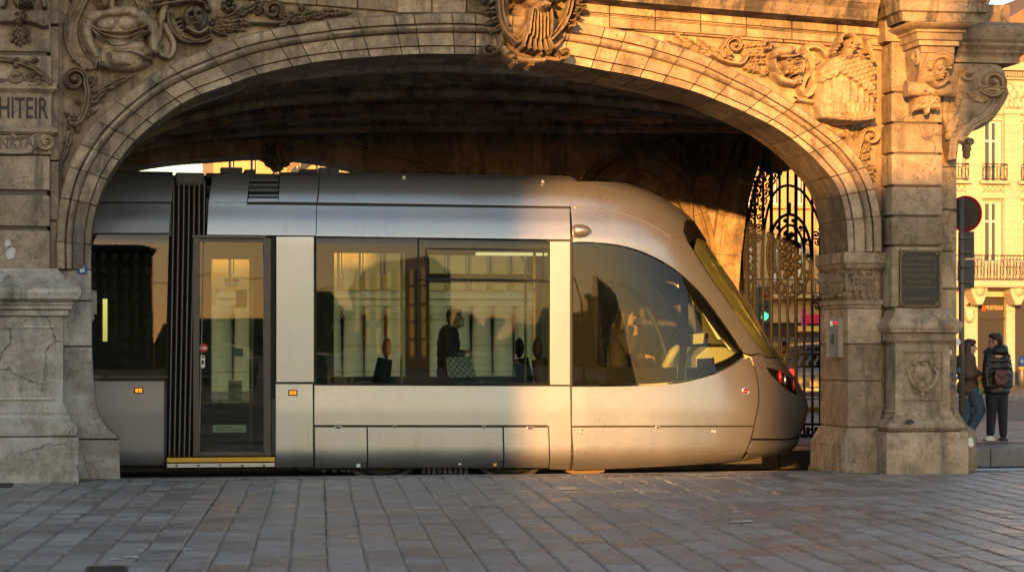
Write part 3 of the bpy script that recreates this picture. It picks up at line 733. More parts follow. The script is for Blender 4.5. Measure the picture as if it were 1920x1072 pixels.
def right_figure():
    r = Relief(1486, 66, 1656, 262, 1.1)
    for pts in ([(1493,150),(1499,118),(1500,100),(1514,89),(1534,94),(1547,114)],[(1505,98),(1515,122),(1521,150),(1517,172),(1506,180),(1497,170),(1499,156),(1508,144),(1517,140)]): r.stroke(pts, 7.5, 17, 6, flat=.3, groove=.15)
    r.stroke([(1494,128),(1520,122),(1546,116)], 7, 11); r.stroke([(1488,188),(1510,190),(1530,196)], 6, 12)
    # cloaked body: a wide bell
    u, v = r.gx-1577, r.gy; top, bot = 112, 236
    t = np.clip((v-top)/(bot-top), 0, 1); hw = 24+31*np.clip(t*5, 0, 1)**.6-8*np.clip((t-.62)/.38, 0, 1)**1.6
    edge = bot-10*(u/48)**2-(v*0); ok = (v > top) & (v < edge) & (np.abs(u) < hw)
    body = 34*np.sqrt(np.maximum(1-(u/hw)**2, 0))**.8+4
    vee = v-(128+np.abs(u+18)*.12+(u+18)*.42*(u > -18)*1.0)
    cape_edge = 140+np.where(u < -18, (-18-u)*.50, (u+18)*.66)+5*np.abs(np.sin(u*.30))
    cape = ok & (v < cape_edge)
    sc_ = (np.abs(np.sin(u*.30+np.floor((v+.35*u)/9)*1.57))**.5)*(((v+.35*u)/9) % 1.0)
    body = body+np.where(cape, 5+3.4*sc_, 0)
    fold = 1.3*np.abs(np.sin(u*.17+.5*np.sin(v*.06)))+.7*np.sin(u*.47+v*.02)
    body = body+np.where(ok & ~cape & (v < 198), fold, 0)
    for y0 in (198, 214): body = body+np.where(ok & (v > y0+3*np.abs(np.sin(u*.28))) , 3.2+1.5*np.abs(np.sin(u*.33)), 0)
    r.up(np.where(ok, body, 0))
    for k in range(4): r.stroke([(1533+k*4,138+k*4),(1531+k*4,175),(1534+k*5,206)], 4, 22+3*k)
    r.stroke([(1580,118),(1579,102)], 11, 33, 10); r.face(1581,90,15,36,look=.7)
    for i in range(16):
        a = R(-190+i*13); r.curls([(1573+15*math.cos(a)+2, 84+13*math.sin(a))], 5.5, 32)
    r.curls([(1556,98),(1560,92),(1554,104),(1558,108)], 4.5, 24)
    r.stroke([(1614,76),(1620,92),(1628,118)], 6, 20, 7); r.ell(1615,78,6,6,22); r.curls([(1604,106),(1612,104),(1608,114),(1602,112),(1614,112)], 5, 27)
    for k in range(4): r.leaf(1618+k*3,120+k*2,1640-k*3,176+k*6,6,18-2*k,5,.04)
    r.stroke([(1628,130),(1634,170),(1632,222)], 4, 11)
    return r
def right_foliage():
    r = Relief(1240, 62, 1500, 172, 1.1)
    for (a,b,c,d,w_,cu) in ((1330,104,1246,74,6,-.02),(1322,98,1262,72,10,.12),(1330,106,1280,94,8,-.1),(1346,112,1300,78,10,.15),(1362,118,1322,88,9,.1),(1376,122,1338,98,8,.1)): r.leaf(a,b,c,d,w_,13,5,cu)
    r.stroke([(1330,104),(1352,116),(1384,122),(1398,106)], 4.5, 14); r.spiral(1372,88,17,1.5,6,17,120,1,tail=[(1352,108),(1352,92)])
    for (a,b,c,d,w_,cu) in ((1384,96,1436,84,12,.1),(1388,104,1440,100,10,.08),(1388,122,1442,112,9,.1),(1390,126,1432,134,9,.1),(1398,120,1438,140,7,.15),(1440,130,1424,146,6,.1)): r.leaf(a,b,c,d,w_,14,5,cu)
    for i in range(6): r.ell(1433+7*math.cos(i*1.05), 88+7*math.sin(i*1.05), 5, 5, 17)
    r.ell(1451,128,14,26,16); r.ell(1464,108,25,19,26,-8); r.face(1470,122,19,30,look=.8,beard=True)
    r.ell(1462,101,24,13,30,-8,p=.35); r.stroke([(1440,112),(1462,113),(1487,108)], 3.2, 33); r.stroke([(1446,106),(1442,126),(1452,142)], 5, 25)
    r.stroke([(1452,140),(1462,152),(1480,158)], 11, 22, 8); r.ell(1487,154,9,8,24); r.curls([(1484,150),(1490,152),(1489,160)], 4, 25)
    r.leaf(1444,136,1434,112,6,12,4); return r
def right_drop():
    r = Relief(1560, 228, 1656, 352, 1.1)
    r.spiral(1626,258,16,1.4,6,15,200,1,tail=[(1600,300),(1604,276),(1612,252)])
    for (a,b,c,d,w_,cu) in ((1602,296,1576,236,9,.1),(1600,300,1588,262,9,-.1),(1606,290,1598,240,8,.1),(1612,286,1634,272,8,-.1),(1608,300,1630,290,8,.1),(1606,304,1596,322,7,.1),(1612,312,1642,340,9,.05),(1616,318,1620,348,8,0),(1612,308,1594,282,7,.2)): r.leaf(a,b,c,d,w_,13,4,cu)
    for i in range(7): r.ell(1622+8*math.cos(i*.9), 318+8*math.sin(i*.9), 6, 6, 16)
    r.ell(1622,318,4,4,19); r.curls([(1576,256),(1582,270),(1590,282)], 6, 12); return r
def keystone():
    r = Relief(884, -90, 1108, 134, 1.1)
    r.ell(994,20,76,96,26,p=.3)
    r.stroke([(950,-90),(934,-30),(931,20),(940,60),(962,84)], 9, 44, 8, groove=.25); r.stroke([(1050,-90),(1062,-30),(1061,12),(1048,50),(1024,78)], 9, 44, 8, groove=.25)
    r.pit(963,28,22,48,24,8); r.pit(1037,26,14,42,22,-8)
    r.fan(1003,12,94,72,114,48,6,yscale=.98)
    r.ell(1004,-16,34,46,62,p=.45); r.face(1006,0,28,66,look=.2,grim=True); r.ell(1008,20,15,14,74); r.curls([(1002,24),(1014,24)], 4, 76)
    for i in range(14):
        a = R(-200+i*17); r.curls([(1004+40*math.cos(a), -14+36*math.sin(a))], 9, 54)
    for k in range(7): r.stroke([(987+k*5.5,24),(984+k*6.5,50),(982+k*7,84-abs(k-3)*4)], 3.2, 50, 2.5, h1=44)
    r.spiral(910,97,10,1.3,5,30,0,1,tail=[(936,70),(936,88),(926,100)]); r.spiral(1050,104,11,1.3,5,34,180,-1,tail=[(1014,112),(1030,116),(1042,116)])
    r.stroke([(938,96),(952,110),(985,118),(1012,116)], 9, 34); r.curls([(946,104),(956,112),(1006,108),(1020,104)], 7, 44)
    for (a,b,c,d,w_,cu) in ((934,10,892,-4,10,.1),(934,24,896,30,10,.1),(936,38,904,52,9,.1),(938,50,920,66,8,.1),(930,-10,890,-40,10,.1),(1062,8,1094,2,11,-.1),(1062,16,1098,18,11,.1),(1060,24,1086,36,9,.1),(1064,-10,1096,-36,10,-.1),(962,112,960,130,8,.1),(990,118,990,132,9,0)): r.leaf(a,b,c,d,w_,36,4,cu)
    for i in range(6): r.ell(1064+6*math.cos(i*1.05), 50+6*math.sin(i*1.05), 5, 5, 34)
    return r
left_figure().build('draped_figure', M['stone_carve'], GH, .004, rough=1.0, deep=1.45)
left_foliage().build('acanthus_frieze', M['stone_carve'], GH, .004, deep=1.5)
left_scroll().build('acanthus_scroll', M['stone_carve'], GH, .004, deep=1.5)
right_figure().build('cloaked_figure', M['stone_carve_right'], GH, .004, deep=1.5)
right_foliage().build('helmeted_head', M['stone_carve_right'], GH, .004, deep=1.5)
right_drop().build('acanthus_scroll', M['stone_carve_right'], GH, .004, deep=1.5)
keystone().build('keystone_cartouche', M['stone_carve'], GH, -.15, rough=1.0, deep=1.25)
# left pier: mask, garland, banner
r = Relief(-20, -60, 92, 100, 1.1)
r.ell(46,-6,22,30,26); r.face(48,-8,22,40,grim=True,beard=True); r.stroke([(-20,34),(40,32),(70,36),(84,40)], 13, 26, 15, flat=.3); r.ell(82,40,6,15,30)
r.curls([(32,30),(40,38),(48,34),(36,46),(44,26)], 6, 34)
for k in range(5): r.leaf(40,48,16+k*11,90-abs(k-2)*6,9,22,3,.06*(k-2))
r.stroke([(8,-60),(14,-20),(6,14)], 6, 20); r.stroke([(84,-60),(76,-20),(84,14)], 6, 20)
r.build('mask_console', M['stone_carve'], GH, YL+.012)
r = Relief(-20, 104, 108, 166, 1.2)
r.stroke([(-20,112),(14,113),(50,122),(78,138),(94,156)], 6, 12, flat=.35, groove=.3); r.ell(30,150,18,12,12); r.ell(30,142,12,9,15); r.curls([(22,116),(32,112),(40,120),(30,124),(48,118),(60,116)], 6, 15)
for (a,b,c,d) in ((46,152,78,150),(48,146,70,138),(60,156,92,158),(14,150,-10,156),(60,116,74,112)): r.leaf(a,b,c,d,6,11,4)
r.curls([(66,152),(76,156),(84,150),(0,152)], 5, 11); r.ell(64,112,6,6,14)
r.build('garland', M['stone_carve'], GH, YL+.004)
r = Relief(-20, 248, 110, 290, 1.0)
r.stroke([(-20,270),(20,278),(50,274),(76,260)], 13, 6, flat=.12); r.spiral(87,266,14,1.6,5,10,180,-1); r.stroke([(-20,284),(20,290),(60,286)], 2.5, 8); r.curls([(24,254),(30,258)], 5, 6)
r.build('banner_scroll', M['stone_carve'], GH, YL+.012, rough=.3)
# ---- entablature above the arch
en = MB()
def band(xa, ya0, ya1, xb, yb0, yb1, Y, mi=0, n=6, back=.05, ch=.012):
    for k in range(n):
        f0, f1 = k/n, (k+1)/n; a, b = xa+(xb-xa)*f0+.9, xa+(xb-xa)*f1-.9
        l = lambda q0, q1, f: q0+(q1-q0)*f
        en.prism([xz((a, l(ya0,yb0,f0)), Y), (xz((b, l(ya0,yb0,f1)), Y)), xz((b, l(ya1,yb1,f1)), Y), xz((a, l(ya1,yb1,f0)), Y)], Y, back, mi, ch)
band(1058,-2,18, 1656,54,68, -.17, n=7); band(1058,19,22, 1656,69,71, -.12, n=7, ch=.003); band(1058,22.5,25, 1656,71.5,74, -.09, n=7, ch=.003); band(1058,25.5,46, 1656,74.5,86, -.11, n=7)
band(1190,49,58, 1656,87,94, -.07, n=5, ch=.02)
band(1058,-14,-3, 1656,42,53, -.10, n=7)
en.build('entablature', M['stone'], GH); en = MB()
band(384,-40,-28, 940,-14,-6, -.11, n=8); band(384,-27,-22, 940,-5,-2, -.16, n=8, ch=.004); band(440,-20,-2, 748,0,22, -.06, n=4, ch=.02); band(745,-1,24, 940,-1,24, -.08, n=3); band(384,-90,-42, 940,-70,-16, -.08, n=8)
en.build('entablature', M['stone'], GH)
co = MB(); zk = lambda y, x, Y: Z(y, x, Y)
def cornice_run(x0p, x1p, y0p, y1p, Y, out, mi=0):
    """cornice whose lower front edge runs from (x0p,y0p) to (x1p,y1p)."""
    prof = [(0,-.06),(.35,-.05),(.72,-.03),(.74,.0),(.74,.0),(.76,.02),(.80,.10),(.90,.16),(.93,.17),(.93,.26),(.97,.27),(1.0,.36),(1.0,.42),(.2,.60)]
    vs = []
    for xp, yp in ((x0p,y0p),(x1p,y1p)):
        e = px(xp, yp, Y-out*.74)
        for (o, z) in prof: vs.append((e.x, Y-out*o, e.z+z))
        vs.append((e.x, .3, e.z+.6)); vs.append((e.x, .3, e.z-.06))
    n = len(prof)+2
    co.add(vs, [(i, (i+1)%n, n+(i+1)%n, n+i) for i in range(n)]+[tuple(range(n)), tuple(range(2*n-1,n-1,-1))], mi)
cornice_run(1062,1200,-14,0,-.06,.55); cornice_run(1200,1420,0,18,-.06,.55); cornice_run(1420,1645,18,36,-.06,.55)
cornice_run(-420,300,-96,-70,-.06,.5); cornice_run(300,940,-70,-46,-.06,.5)
# break forward over the right pier
e0, e1 = X(1688,-1.05), X(1858,-1.05); ez = Z(39, 1770, -1.05)
stack(co, e0, e1, -1.02, .3, [(.06,ez+.62),(.06,ez+.40),(.04,ez+.36),(.0,ez+.24),(-.01,ez+.22),(-.01,ez+.12),(-.05,ez+.10),(-.07,ez+.0),(-.10,ez+.0),(-.14,ez-.02)])
co.box(X(1690,-.7), X(1850,-.7), -.85, .3, ez+.62, ez+1.3, 0, .03)
co.build('cornice', M['stone_dirty'], GH)
# ---- pier block, console with mask and volute bracket
cb = MB(); zt_ = lambda y: Z(y, 1760, -.95)
kx0, kx1 = X(1727,-.95), X(1790,-.95)
stack(cb, kx0, kx1, -.95, .1, [(.22,zt_(47)),(.21,zt_(50)),(.14,zt_(55)),(.10,zt_(58)),(.10,zt_(62)),(.07,zt_(64)),(.07,zt_(76)),(.04,zt_(78)),(.04,zt_(86)),(.0,zt_(88)),(0,zt_(99))])
cb.box(X(1660,-.40), X(1800,-.40), -.40, .1, Z(79,1720,-.4), Z(40,1720,-.4), 0, .015)
# tapering console body, front face leaning back downwards
f_ = [(-.93,97),(-.90,112),(-.80,140),(-.66,165),(-.58,180),(-.40,205)]
vs = []
for (y, p) in f_:
    t = (97-p)/(97-205); hw = .5*(kx1-kx0)*(1-.30*t); cx = (kx0+kx1)/2-.0; z = Z(p, 1758, -.9)
    vs += [(cx-hw, y, z), (cx+hw, y, z), (cx+hw, -.3, z), (cx-hw, -.3, z)]
fs = [(0,1,2,3), tuple(len(f_)*4-1-k for k in range(4))]
for i in range(len(f_)-1):
    for k in range(4): fs.append((i*4+k, i*4+(k+1)%4, i*4+4+(k+1)%4, i*4+4+k))
cb.add(vs, fs)
cxm = (kx0+kx1)/2
for sgn in (-1, 1):                                   # spiral cheeks of the console
    for (rad, yy, zz) in ((.105,-.80,Z(110,1758,-.8)),):
        prev = [(cxm+sgn*(kx1-kx0)*.5, yy+rad*(1-i/22*.8)*math.cos(i*.6), zz+rad*(1-i/22*.8)*math.sin(i*.6)) for i in range(22)]
        cb.tube(prev, [.028*(1-i/30) for i in range(22)], 6)
cb.tube([(cxm-.27,-.66,Z(168,1758,-.66)),(cxm-.25,-.67,Z(168,1758,-.66)),(cxm+.25,-.67,Z(168,1758,-.66)),(cxm+.27,-.66,Z(168,1758,-.66))], [.075,.085,.085,.075], 12)
for sgn in (-1,1): cb.tube([(cxm+sgn*.255,-.665,Z(168,1758,-.66)),(cxm+sgn*.30,-.665,Z(168,1758,-.66))], .10, 12)
cb.build('console', M['stone_carve_right'], GH, 40)
r = Relief(1730, 96, 1792, 172, 1.0)
r.ell(1760,132,17,30,14); r.face(1761,136,17,26,look=.5,grim=True); r.stroke([(1748,150),(1762,160),(1776,150)], 7, 22)
for i in range(13):
    a = R(-185+i*15); r.leaf(1761+9*math.cos(a),124+9*math.sin(a),1761+25*math.cos(a),122+25*math.sin(a),5,20,2)
r.curls([(1744,130),(1778,128),(1747,142),(1776,142)], 5, 16)
def cplace(u, v, h):
    p = px(u, v, -.86); t = min(max((v-97)/108, 0), 1); return (p.x, -.92+.36*t-h, p.z)
r.build('console_mask', M['stone_carve_right'], GH, 0, place=cplace, k=.0062)
r = Relief(1702, 166, 1772, 222, 1.0)
for k in range(7): r.leaf(1742,170,1708+k*9.5,206-abs(k-3)*1+ (10 if k == 3 else 0),8,16,3,.05*(k-3))
r.curls([(1738,176),(1748,174),(1728,172)], 5, 20)
r.build('console_pendant', M['stone_carve_right'], GH, -.62)
sb = MB(); YB0, YB1 = -.40, .30
outer = catmull([(1768,119),(1830,119),(1872,122),(1887,143),(1886,178),(1876,206),(1858,229),(1836,242),(1812,251),(1800,268),(1795,301)], 6)
inner = [(1790,301),(1782,262),(1774,240),(1768,220)]
sb.prism([xz(p, YB0) for p in outer+inner], YB0, YB1, 0, .03)
stack(sb, X(1768,0), X(1887,0), YB0-.02, .5, [(.16,Z(88,1840,-.2)),(.15,Z(92,1840,-.2)),(.08,Z(99,1840,-.2)),(.06,Z(104,1840,-.2)),(.02,Z(108,1840,-.2)),(.0,Z(112,1840,-.2)),(0,Z(122,1840,-.2))], left=False)
zc2 = Z(88,1850,-.25)
stack(sb, X(1768,0), X(1902,0), YB0-.05, .9, [(.02,zc2+.27),(.04,zc2+.25),(.10,zc2+.22),(.12,zc2+.14),(.12,zc2+.05),(.08,zc2+.0),(.04,zc2-.02)], 0, left=False)
sb.box(X(1766,.1), X(1888,.1), .0, .8, zc2+.26, zc2+.56, 0, .02)
sb.build('volute_bracket', M['stone_right'], GH)
r = Relief(1770, 122, 1892, 300, 1.2)
r.spiral(1859,156,24,1.9,7,14,150,-1,tail=[(1800,262),(1822,236),(1850,222),(1872,196),(1880,170)])
r.stroke([(1786,296),(1792,262),(1818,232),(1846,214),(1862,196)], 6, 8); r.ell(1859,156,7,7,20)
r.leaf(1838,190,1810,176,9,10,4,.1); r.leaf(1846,184,1824,168,9,11,4,-.1); r.leaf(1852,178,1838,196,8,10,3,.1)
r.leaf(1780,230,1790,150,9,9,5,.1); r.leaf(1784,220,1812,140,8,9,5,-.15); r.spiral(1812,140,12,1.2,4,9,0,1); r.leaf(1778,262,1792,212,8,9,4,.1); r.curls([(1796,184),(1790,196),(1800,170),(1782,206)], 6, 10)
r.build('volute_carving', M['stone_carve_right'], GH, YB0+.003)
fr = MB(); c = px(1811, 278, .0)
for k in range(3): fr.ball((c.x, -.02, c.z+.06-k*.07), (.075-.015*k, .07, .06), 2)
for k in range(4): a = k*PI/2; fr.ball((c.x+.06*math.cos(a), -.02+.06*math.sin(a), c.z+.08), (.045,.03,.05), 1)
fr.build('fruit_pendant', M['stone_carve_right'], GH)
# ------------------------------------------------------------------ vault and rear wall behind the arch
YV0, YV1 = .98, 8.2
front = resample([arch_pt(t, .42) for t in np.linspace(0, 1, 80)], 61)
REARV = [(60,880),(30,640),(34,480),(70,380),(150,310),(300,268),(500,252),(760,250),(1000,250),(1200,246),(1400,240),(1540,262),(1600,330),(1640,420),(1650,560),(1650,880)]
f0 = [(front[0][0],-.1)]+[tuple(p) for p in front]+[(front[-1][0],-.1)]
VA, VB = resample(f0, 73), resample(catmull([xz(p, YV1) for p in REARV], 6), 73)
def vpt(a, b, out=0.0):
    """a around the vault 0..72, b along its depth 0..1."""
    i = min(int(a), 71); q = a-i; s = b
    p = (VA[i]*(1-q)+VA[i+1]*q)*(1-s)+(VB[i]*(1-q)+VB[i+1]*q)*s
    p0 = VA[i]*(1-s)+VB[i]*s; p1 = VA[i+1]*(1-s)+VB[i+1]*s; t = p1-p0; t = t/max(np.linalg.norm(t), 1e-6)
    nrm = np.array((-t[1], t[0]))
    return (p[0]+nrm[0]*out, YV0+(YV1-YV0)*s, p[1]+nrm[1]*out)
va = MB(); NB = 9
bs = [0]
for k in range(NB): bs.append((k+1)/NB)
# smooth ribs over each bay border, coffers between
for k in range(NB):
    b0, b1 = bs[k], bs[k+1]
    wide = k in (0, 4, 8)
    for i in range(0, 72, 3):
        A0, A1 = i, i+3
        if wide:
            va.add([vpt(A0,b0,-.0), vpt(A1,b0,-.0), vpt(A1,b1,-.0), vpt(A0,b1,-.0)], [(0,1,2,3)])
            continue
        e, f = .62, (b1-b0)*.24
        o = [vpt(A0,b0), vpt(A1,b0), vpt(A1,b1), vpt(A0,b1)]
        m_ = [vpt(A0+e,b0+f), vpt(A1-e,b0+f), vpt(A1-e,b1-f), vpt(A0+e,b1-f)]
        d = [vpt(A0+e+.1,b0+f*1.2,.28), vpt(A1-e-.1,b0+f*1.2,.28), vpt(A1-e-.1,b1-f*1.2,.28), vpt(A0+e+.1,b1-f*1.2,.28)]
        va.add(o+m_+d, [(q, (q+1)%4, 4+(q+1)%4, 4+q) for q in range(4)]+[(4+q, 4+(q+1)%4, 8+(q+1)%4, 8+q) for q in range(4)]+[(8,9,10,11)])
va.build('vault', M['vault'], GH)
rb = MB()
for b in (.0, .13, .42, .58, .87):
    pts = [vpt(a, b, -.05) for a in np.linspace(0, 72, 100)]
    rb.tube(pts, .075 if b else .05, 8)
    rb.tube([(p[0], p[1]+.16, p[2]) for p in pts], .04, 6)
rb.build('vault_rib', M['vault'], GH)
# dark sculpture clinging to the vault
for (u0, v0, b, s) in ((520, 292, .985, .55),):
    r = Relief(0, 0, 120, 120, 2.0)
    for k in range(7): r.leaf(60,112,8+k*17,14+abs(k-3)*9,14,16,4,.08*(k-3))
    r.stroke([(60,118),(60,60),(56,20)], 7, 18); r.spiral(30,30,18,1.4,6,18); r.spiral(92,32,18,1.4,6,18,180,-1); r.curls([(60,40),(50,60),(72,62)], 9, 20)
    Yb = YV0+(YV1-YV0)*b
    r.build('vault_ornament', M['vault'], GH, 0, place=lambda u, v, h, Yb=Yb, s=s, u0=u0, v0=v0: (px(u0+(u-60)*s*1.1, v0, Yb).x, Yb-h, px(u0, v0+(v-60)*s, Yb).z), k=.009)
# rear wall with the track-side arch and the gate arch
YW = 8.2
REAR = catmull([(74,470),(84,420),(110,375),(160,342),(230,318),(320,302),(400,296),(470,291),(540,292),(620,303),(700,322),(790,350),(880,388),(950,430),(1000,478),(1024,540)], 5)
GATE = catmull([(1384,560),(1388,500),(1394,440),(1404,380),(1420,320),(1442,272),(1474,246),(1510,246),(1542,272),(1562,320),(1574,380),(1580,440),(1582,500),(1584,560)], 5)
rw = MB()
def with_holes(mb, x0, x1, ztop, holes, Y0, Y1):
    """upright slab with arched openings; each hole runs left springing -> crown -> right springing and is open to the ground."""
    cur = x0
    for h in holes:
        P = [xz(p, Y0) for p in h]; a, b = min(p[0] for p in P), max(p[0] for p in P)
        mb.box(cur, a, Y0, Y1, -.2, ztop)
        ks = [p for p in P]; last = None
        for i in range(len(P)-1):
            p, q = P[i], P[i+1]
            if q[0]-p[0] > 1e-4: mb.prism([p, q, (q[0], ztop), (p[0], ztop)], Y0, Y1)
        cur = b
    mb.box(cur, x1, Y0, Y1, -.2, ztop)
with_holes(rw, -9.5, X(1660, YW), 6.5, [REAR, GATE], YW, YW+.9)
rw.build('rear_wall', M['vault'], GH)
def ring_along(name, pts, w_, y0, y1, m, nblk, gap=.004, legs=True):
    mb = MB(); P = np.array([xz(p, y0) for p in pts]); 
    if legs: P = np.vstack([[P[0][0], .0], P, [P[-1][0], .0]])
    P = resample([tuple(p) for p in P], nblk*4+1); n = len(P); T = np.gradient(P, axis=0); T /= np.linalg.norm(T, axis=1)[:,None]; N = np.stack([-T[:,1], T[:,0]], 1)
    for b in range(nblk):
        vs = []
        for i in range(b*4, b*4+5):
            p = P[i]+T[i]*(gap if i == b*4 else (-gap if i == b*4+4 else 0)); q = p+N[i]*w_
            for (o, y) in ((p, y1), (p, y0), (p+N[i]*w_*.62, y0), (p+N[i]*w_*.66, y0+.03), (p+N[i]*w_*.74, y0+.03), (p+N[i]*w_*.78, y0-.03), (q, y0-.03), (q, y1)): vs.append((o[0], y, o[1]))
        k = 8; fs = [(i*k+j, i*k+(j+1)%k, (i+1)*k+(j+1)%k, (i+1)*k+j) for i in range(4) for j in range(k)]+[tuple(range(k)), tuple(range(5*k-1,4*k-1,-1))]
        mb.add(vs, fs)
    return mb.build(name, m, GH)
ring_along('rear_arch', REAR, .42, YW-.12, YW+.95, M['vault'], 22)
ring_along('gate_arch', GATE, .46, YW-.14, YW+.75, M['stone_right'], 18)
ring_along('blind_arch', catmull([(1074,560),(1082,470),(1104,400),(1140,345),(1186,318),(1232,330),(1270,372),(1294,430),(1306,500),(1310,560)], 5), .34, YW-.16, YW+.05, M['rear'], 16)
ring_along('blind_arch', catmull([(1112,560),(1120,480),(1140,420),(1172,385),(1204,384),(1236,412),(1258,462),(1270,520),(1272,560)], 5), .14, YW-.09, YW+.05, M['vault'], 12)
at_ = MB(); at_.box(-9.3, 2.0, .5, 6.5, ZT+.25, 10.4, 0, .05); at_.box(-9.45, 2.15, .35, 6.65, 10.4, 10.7, 0, .05); at_.build('shade_block', M['stone'], GH)  # unseen block added on top to shade the building behind the gate
# garden-side returns that carry the vault above the tram
sd_ = MB(); xa, xb = X(1795, .9)-.35, X(1795, .9)
sd_.box(xa, xb, .95, YW+.5, 4.3, ZT); sd_.box(-9.5, -9.0, .9, YW+.5, 4.3, ZT)
sd_.box(-9.5, xb, YW+.02, YW+.5, 6.4, ZT); sd_.box(-9.5, xb, .5, YW+.5, ZT, ZT+.25)
sd_.build('upper_wall', M['stone'], GH)
r = Relief(1215, 235, 1345, 420, 1.6)
r.stroke([(1292,420),(1288,340),(1276,280)], 8, 16, 5); r.spiral(1250,285,22,1.5,7,16,20,-1,tail=[(1284,350),(1268,310)]); r.spiral(1320,290,20,1.5,7,16,160,1,tail=[(1290,350),(1304,310)])
for k in range(7): r.leaf(1290,390-k*14,1240+k*17,300-abs(k-3)*-6+10*(k%2),13,16,5,.1*(k-3)/3)
for k in range(5): r.leaf(1280,300,1232+k*24,246+abs(k-2)*8,11,15,4,.06*(k-2))
r.build('wall_foliage', M['vault'], GH, YW-.004, deep=1.2)
# ---- wrought iron gate in the gate arch
GY = YW+.25
GT = thing('iron_gate', 'tall black wrought iron gate with an oval medallion, closing the side arch', 'gate', gp(1480, 815, FZ)); GT.location = (X(1480,GY), GY, FZ)
def gpt(x, y): return px(x, y, GY)
gp0, gp1 = 1390, 1578
bars = [1400+15.4*k for k in range(12)]
zb_ = gpt(1480, 818).z
for i, bx in enumerate(bars):
    mb = MB(); x_ = gpt(bx, 600).x
    top = 300+abs(bx-1484)**1.9*.012
    mb.tube([(x_, GY, zb_), (x_, GY, gpt(bx, top).z)], (.022 if i % 3 else .030), 8)
    if i % 3 == 0: mb.ball((x_, GY, gpt(bx, 430).z), .045, 1); mb.ball((x_, GY, gpt(bx, 500+20*(i%2)).z), .03, 1)
    mb.build('bar', M['iron'], GT)
fr = MB()
for yy, r_ in ((664,.022),(687,.022),(795,.024),(816,.028),(560,.015)): fr.tube([gpt(gp0,yy), gpt(gp1,yy)], r_, 6)
for xx in (1391, 1576): fr.tube([gpt(xx,818), gpt(xx,470)], .03, 6)
fr.tube([gpt(*p) for p in catmull([(1391,560),(1394,480),(1402,420),(1414,360),(1432,312),(1456,280),(1484,268),(1512,280),(1536,312),(1554,360),(1566,420),(1574,480),(1576,560)], 5)], .03, 6)
fr.tube([gpt(*p) for p in catmull([(1428,520),(1430,460),(1438,400),(1452,362),(1474,348),(1500,356),(1522,384),(1540,430),(1550,490),(1552,560)], 5)], .022, 6)
fr.build('gate_frame', M['iron'], GT)
sc_ = MB()
def scroll(cx, cy, r, a0, d, turns=1.25, t=.014, tail=None):
    pts = list(tail or []) + [(cx+r*(1-.8*i/16)*math.cos(math.radians(a0)+d*turns*2*PI*i/16), cy+r*(1-.8*i/16)*math.sin(math.radians(a0)+d*turns*2*PI*i/16)) for i in range(17)]
    sc_.tube([gpt(*p) for p in pts], t, 5); e = gpt(*pts[-1]); sc_.ball((e.x, GY, e.z), t*1.8, 1)
for i, bx in enumerate(bars[:-1]):                     # scroll frieze between the two lock rails
    m_ = bx+7.7
    scroll(m_-3, 670, 5, 90, 1); scroll(m_+3, 680, 5, 270, 1); scroll(m_, 803, 4.5, 0, 1); scroll(m_-1, 811, 4, 180, 1)
    scroll(m_, 655, 5, 0, -1, 1.1, .012)
sc_.build('scrollwork', M['iron'], GT); sc_ = MB()
for t in np.linspace(.04, .96, 26):                    # scrolls in the overthrow
    a = PI*(1-t); X_ = 1484+80*math.cos(a); Y_ = 470-190*math.sin(a)**.9
    scroll(X_, Y_, 11, math.degrees(a)+90, 1, 1.4, .018); X2 = 1484+64*math.cos(a); Y2 = 470-160*math.sin(a)**.9; scroll(X2, Y2, 8, math.degrees(a)-60, -1, 1.3, .015)
    e = gpt(1484+72*math.cos(a), 470-176*math.sin(a)**.9); sc_.ball((e.x, GY, e.z), .035, 1)
sc_.build('scrollwork', M['iron'], GT); sc_ = MB()
for yy in range(420, 640, 13):                          # scroll panel beside the jamb
    scroll(1402, yy, 7, 90*(yy%4), 1, 1.3, .018); scroll(1413, yy+6, 6, 30*(yy%5), -1, 1.3, .015); scroll(1563, yy+20, 6, 30*(yy%5), 1, 1.2, .015)
sc_.build('scrollwork', M['iron'], GT); sc_ = MB()
for (x_, y_) in ((1440,545),(1446,440),(1530,440),(1556,530),(1530,560),(1420,610)): scroll(x_, y_, 9, 40, 1, 1.3, .016); scroll(x_+5, y_+14, 7, 200, -1, 1.3, .014)
sc_.build('scrollwork', M['iron'], GT)
me_ = MB()
for (rx, ry, t) in ((41,78,.026),(28,58,.022)): me_.tube([gpt(1480+rx*math.cos(a), 480+ry*math.sin(a)) for a in np.linspace(0, 2*PI, 41)[:-1]], t, 6, closed=True)
for k in range(14):
    a = k*2*PI/14; p = gpt(1480+34*math.cos(a), 480+68*math.sin(a)); me_.ball((p.x, GY, p.z), .042, 1)
    me_.tube([gpt(1480+28*math.cos(a), 480+58*math.sin(a)), gpt(1480+41*math.cos(a+.2), 480+78*math.sin(a+.2))], .012, 5)
for k in range(30):
    a = k*2.4; q = math.sqrt(k/30); p = gpt(1480+20*q*math.cos(a), 478+44*q*math.sin(a)); me_.ball((p.x, GY-.01, p.z), (.055,.03,.06), 1)
me_.tube([gpt(1480,402), gpt(1480,380)], .03, 6); me_.tube([gpt(1480,558), gpt(1476,590), gpt(1482,610)], [.03,.02,.005], 6)
me_.build('oval_medallion', M['iron'], GT)
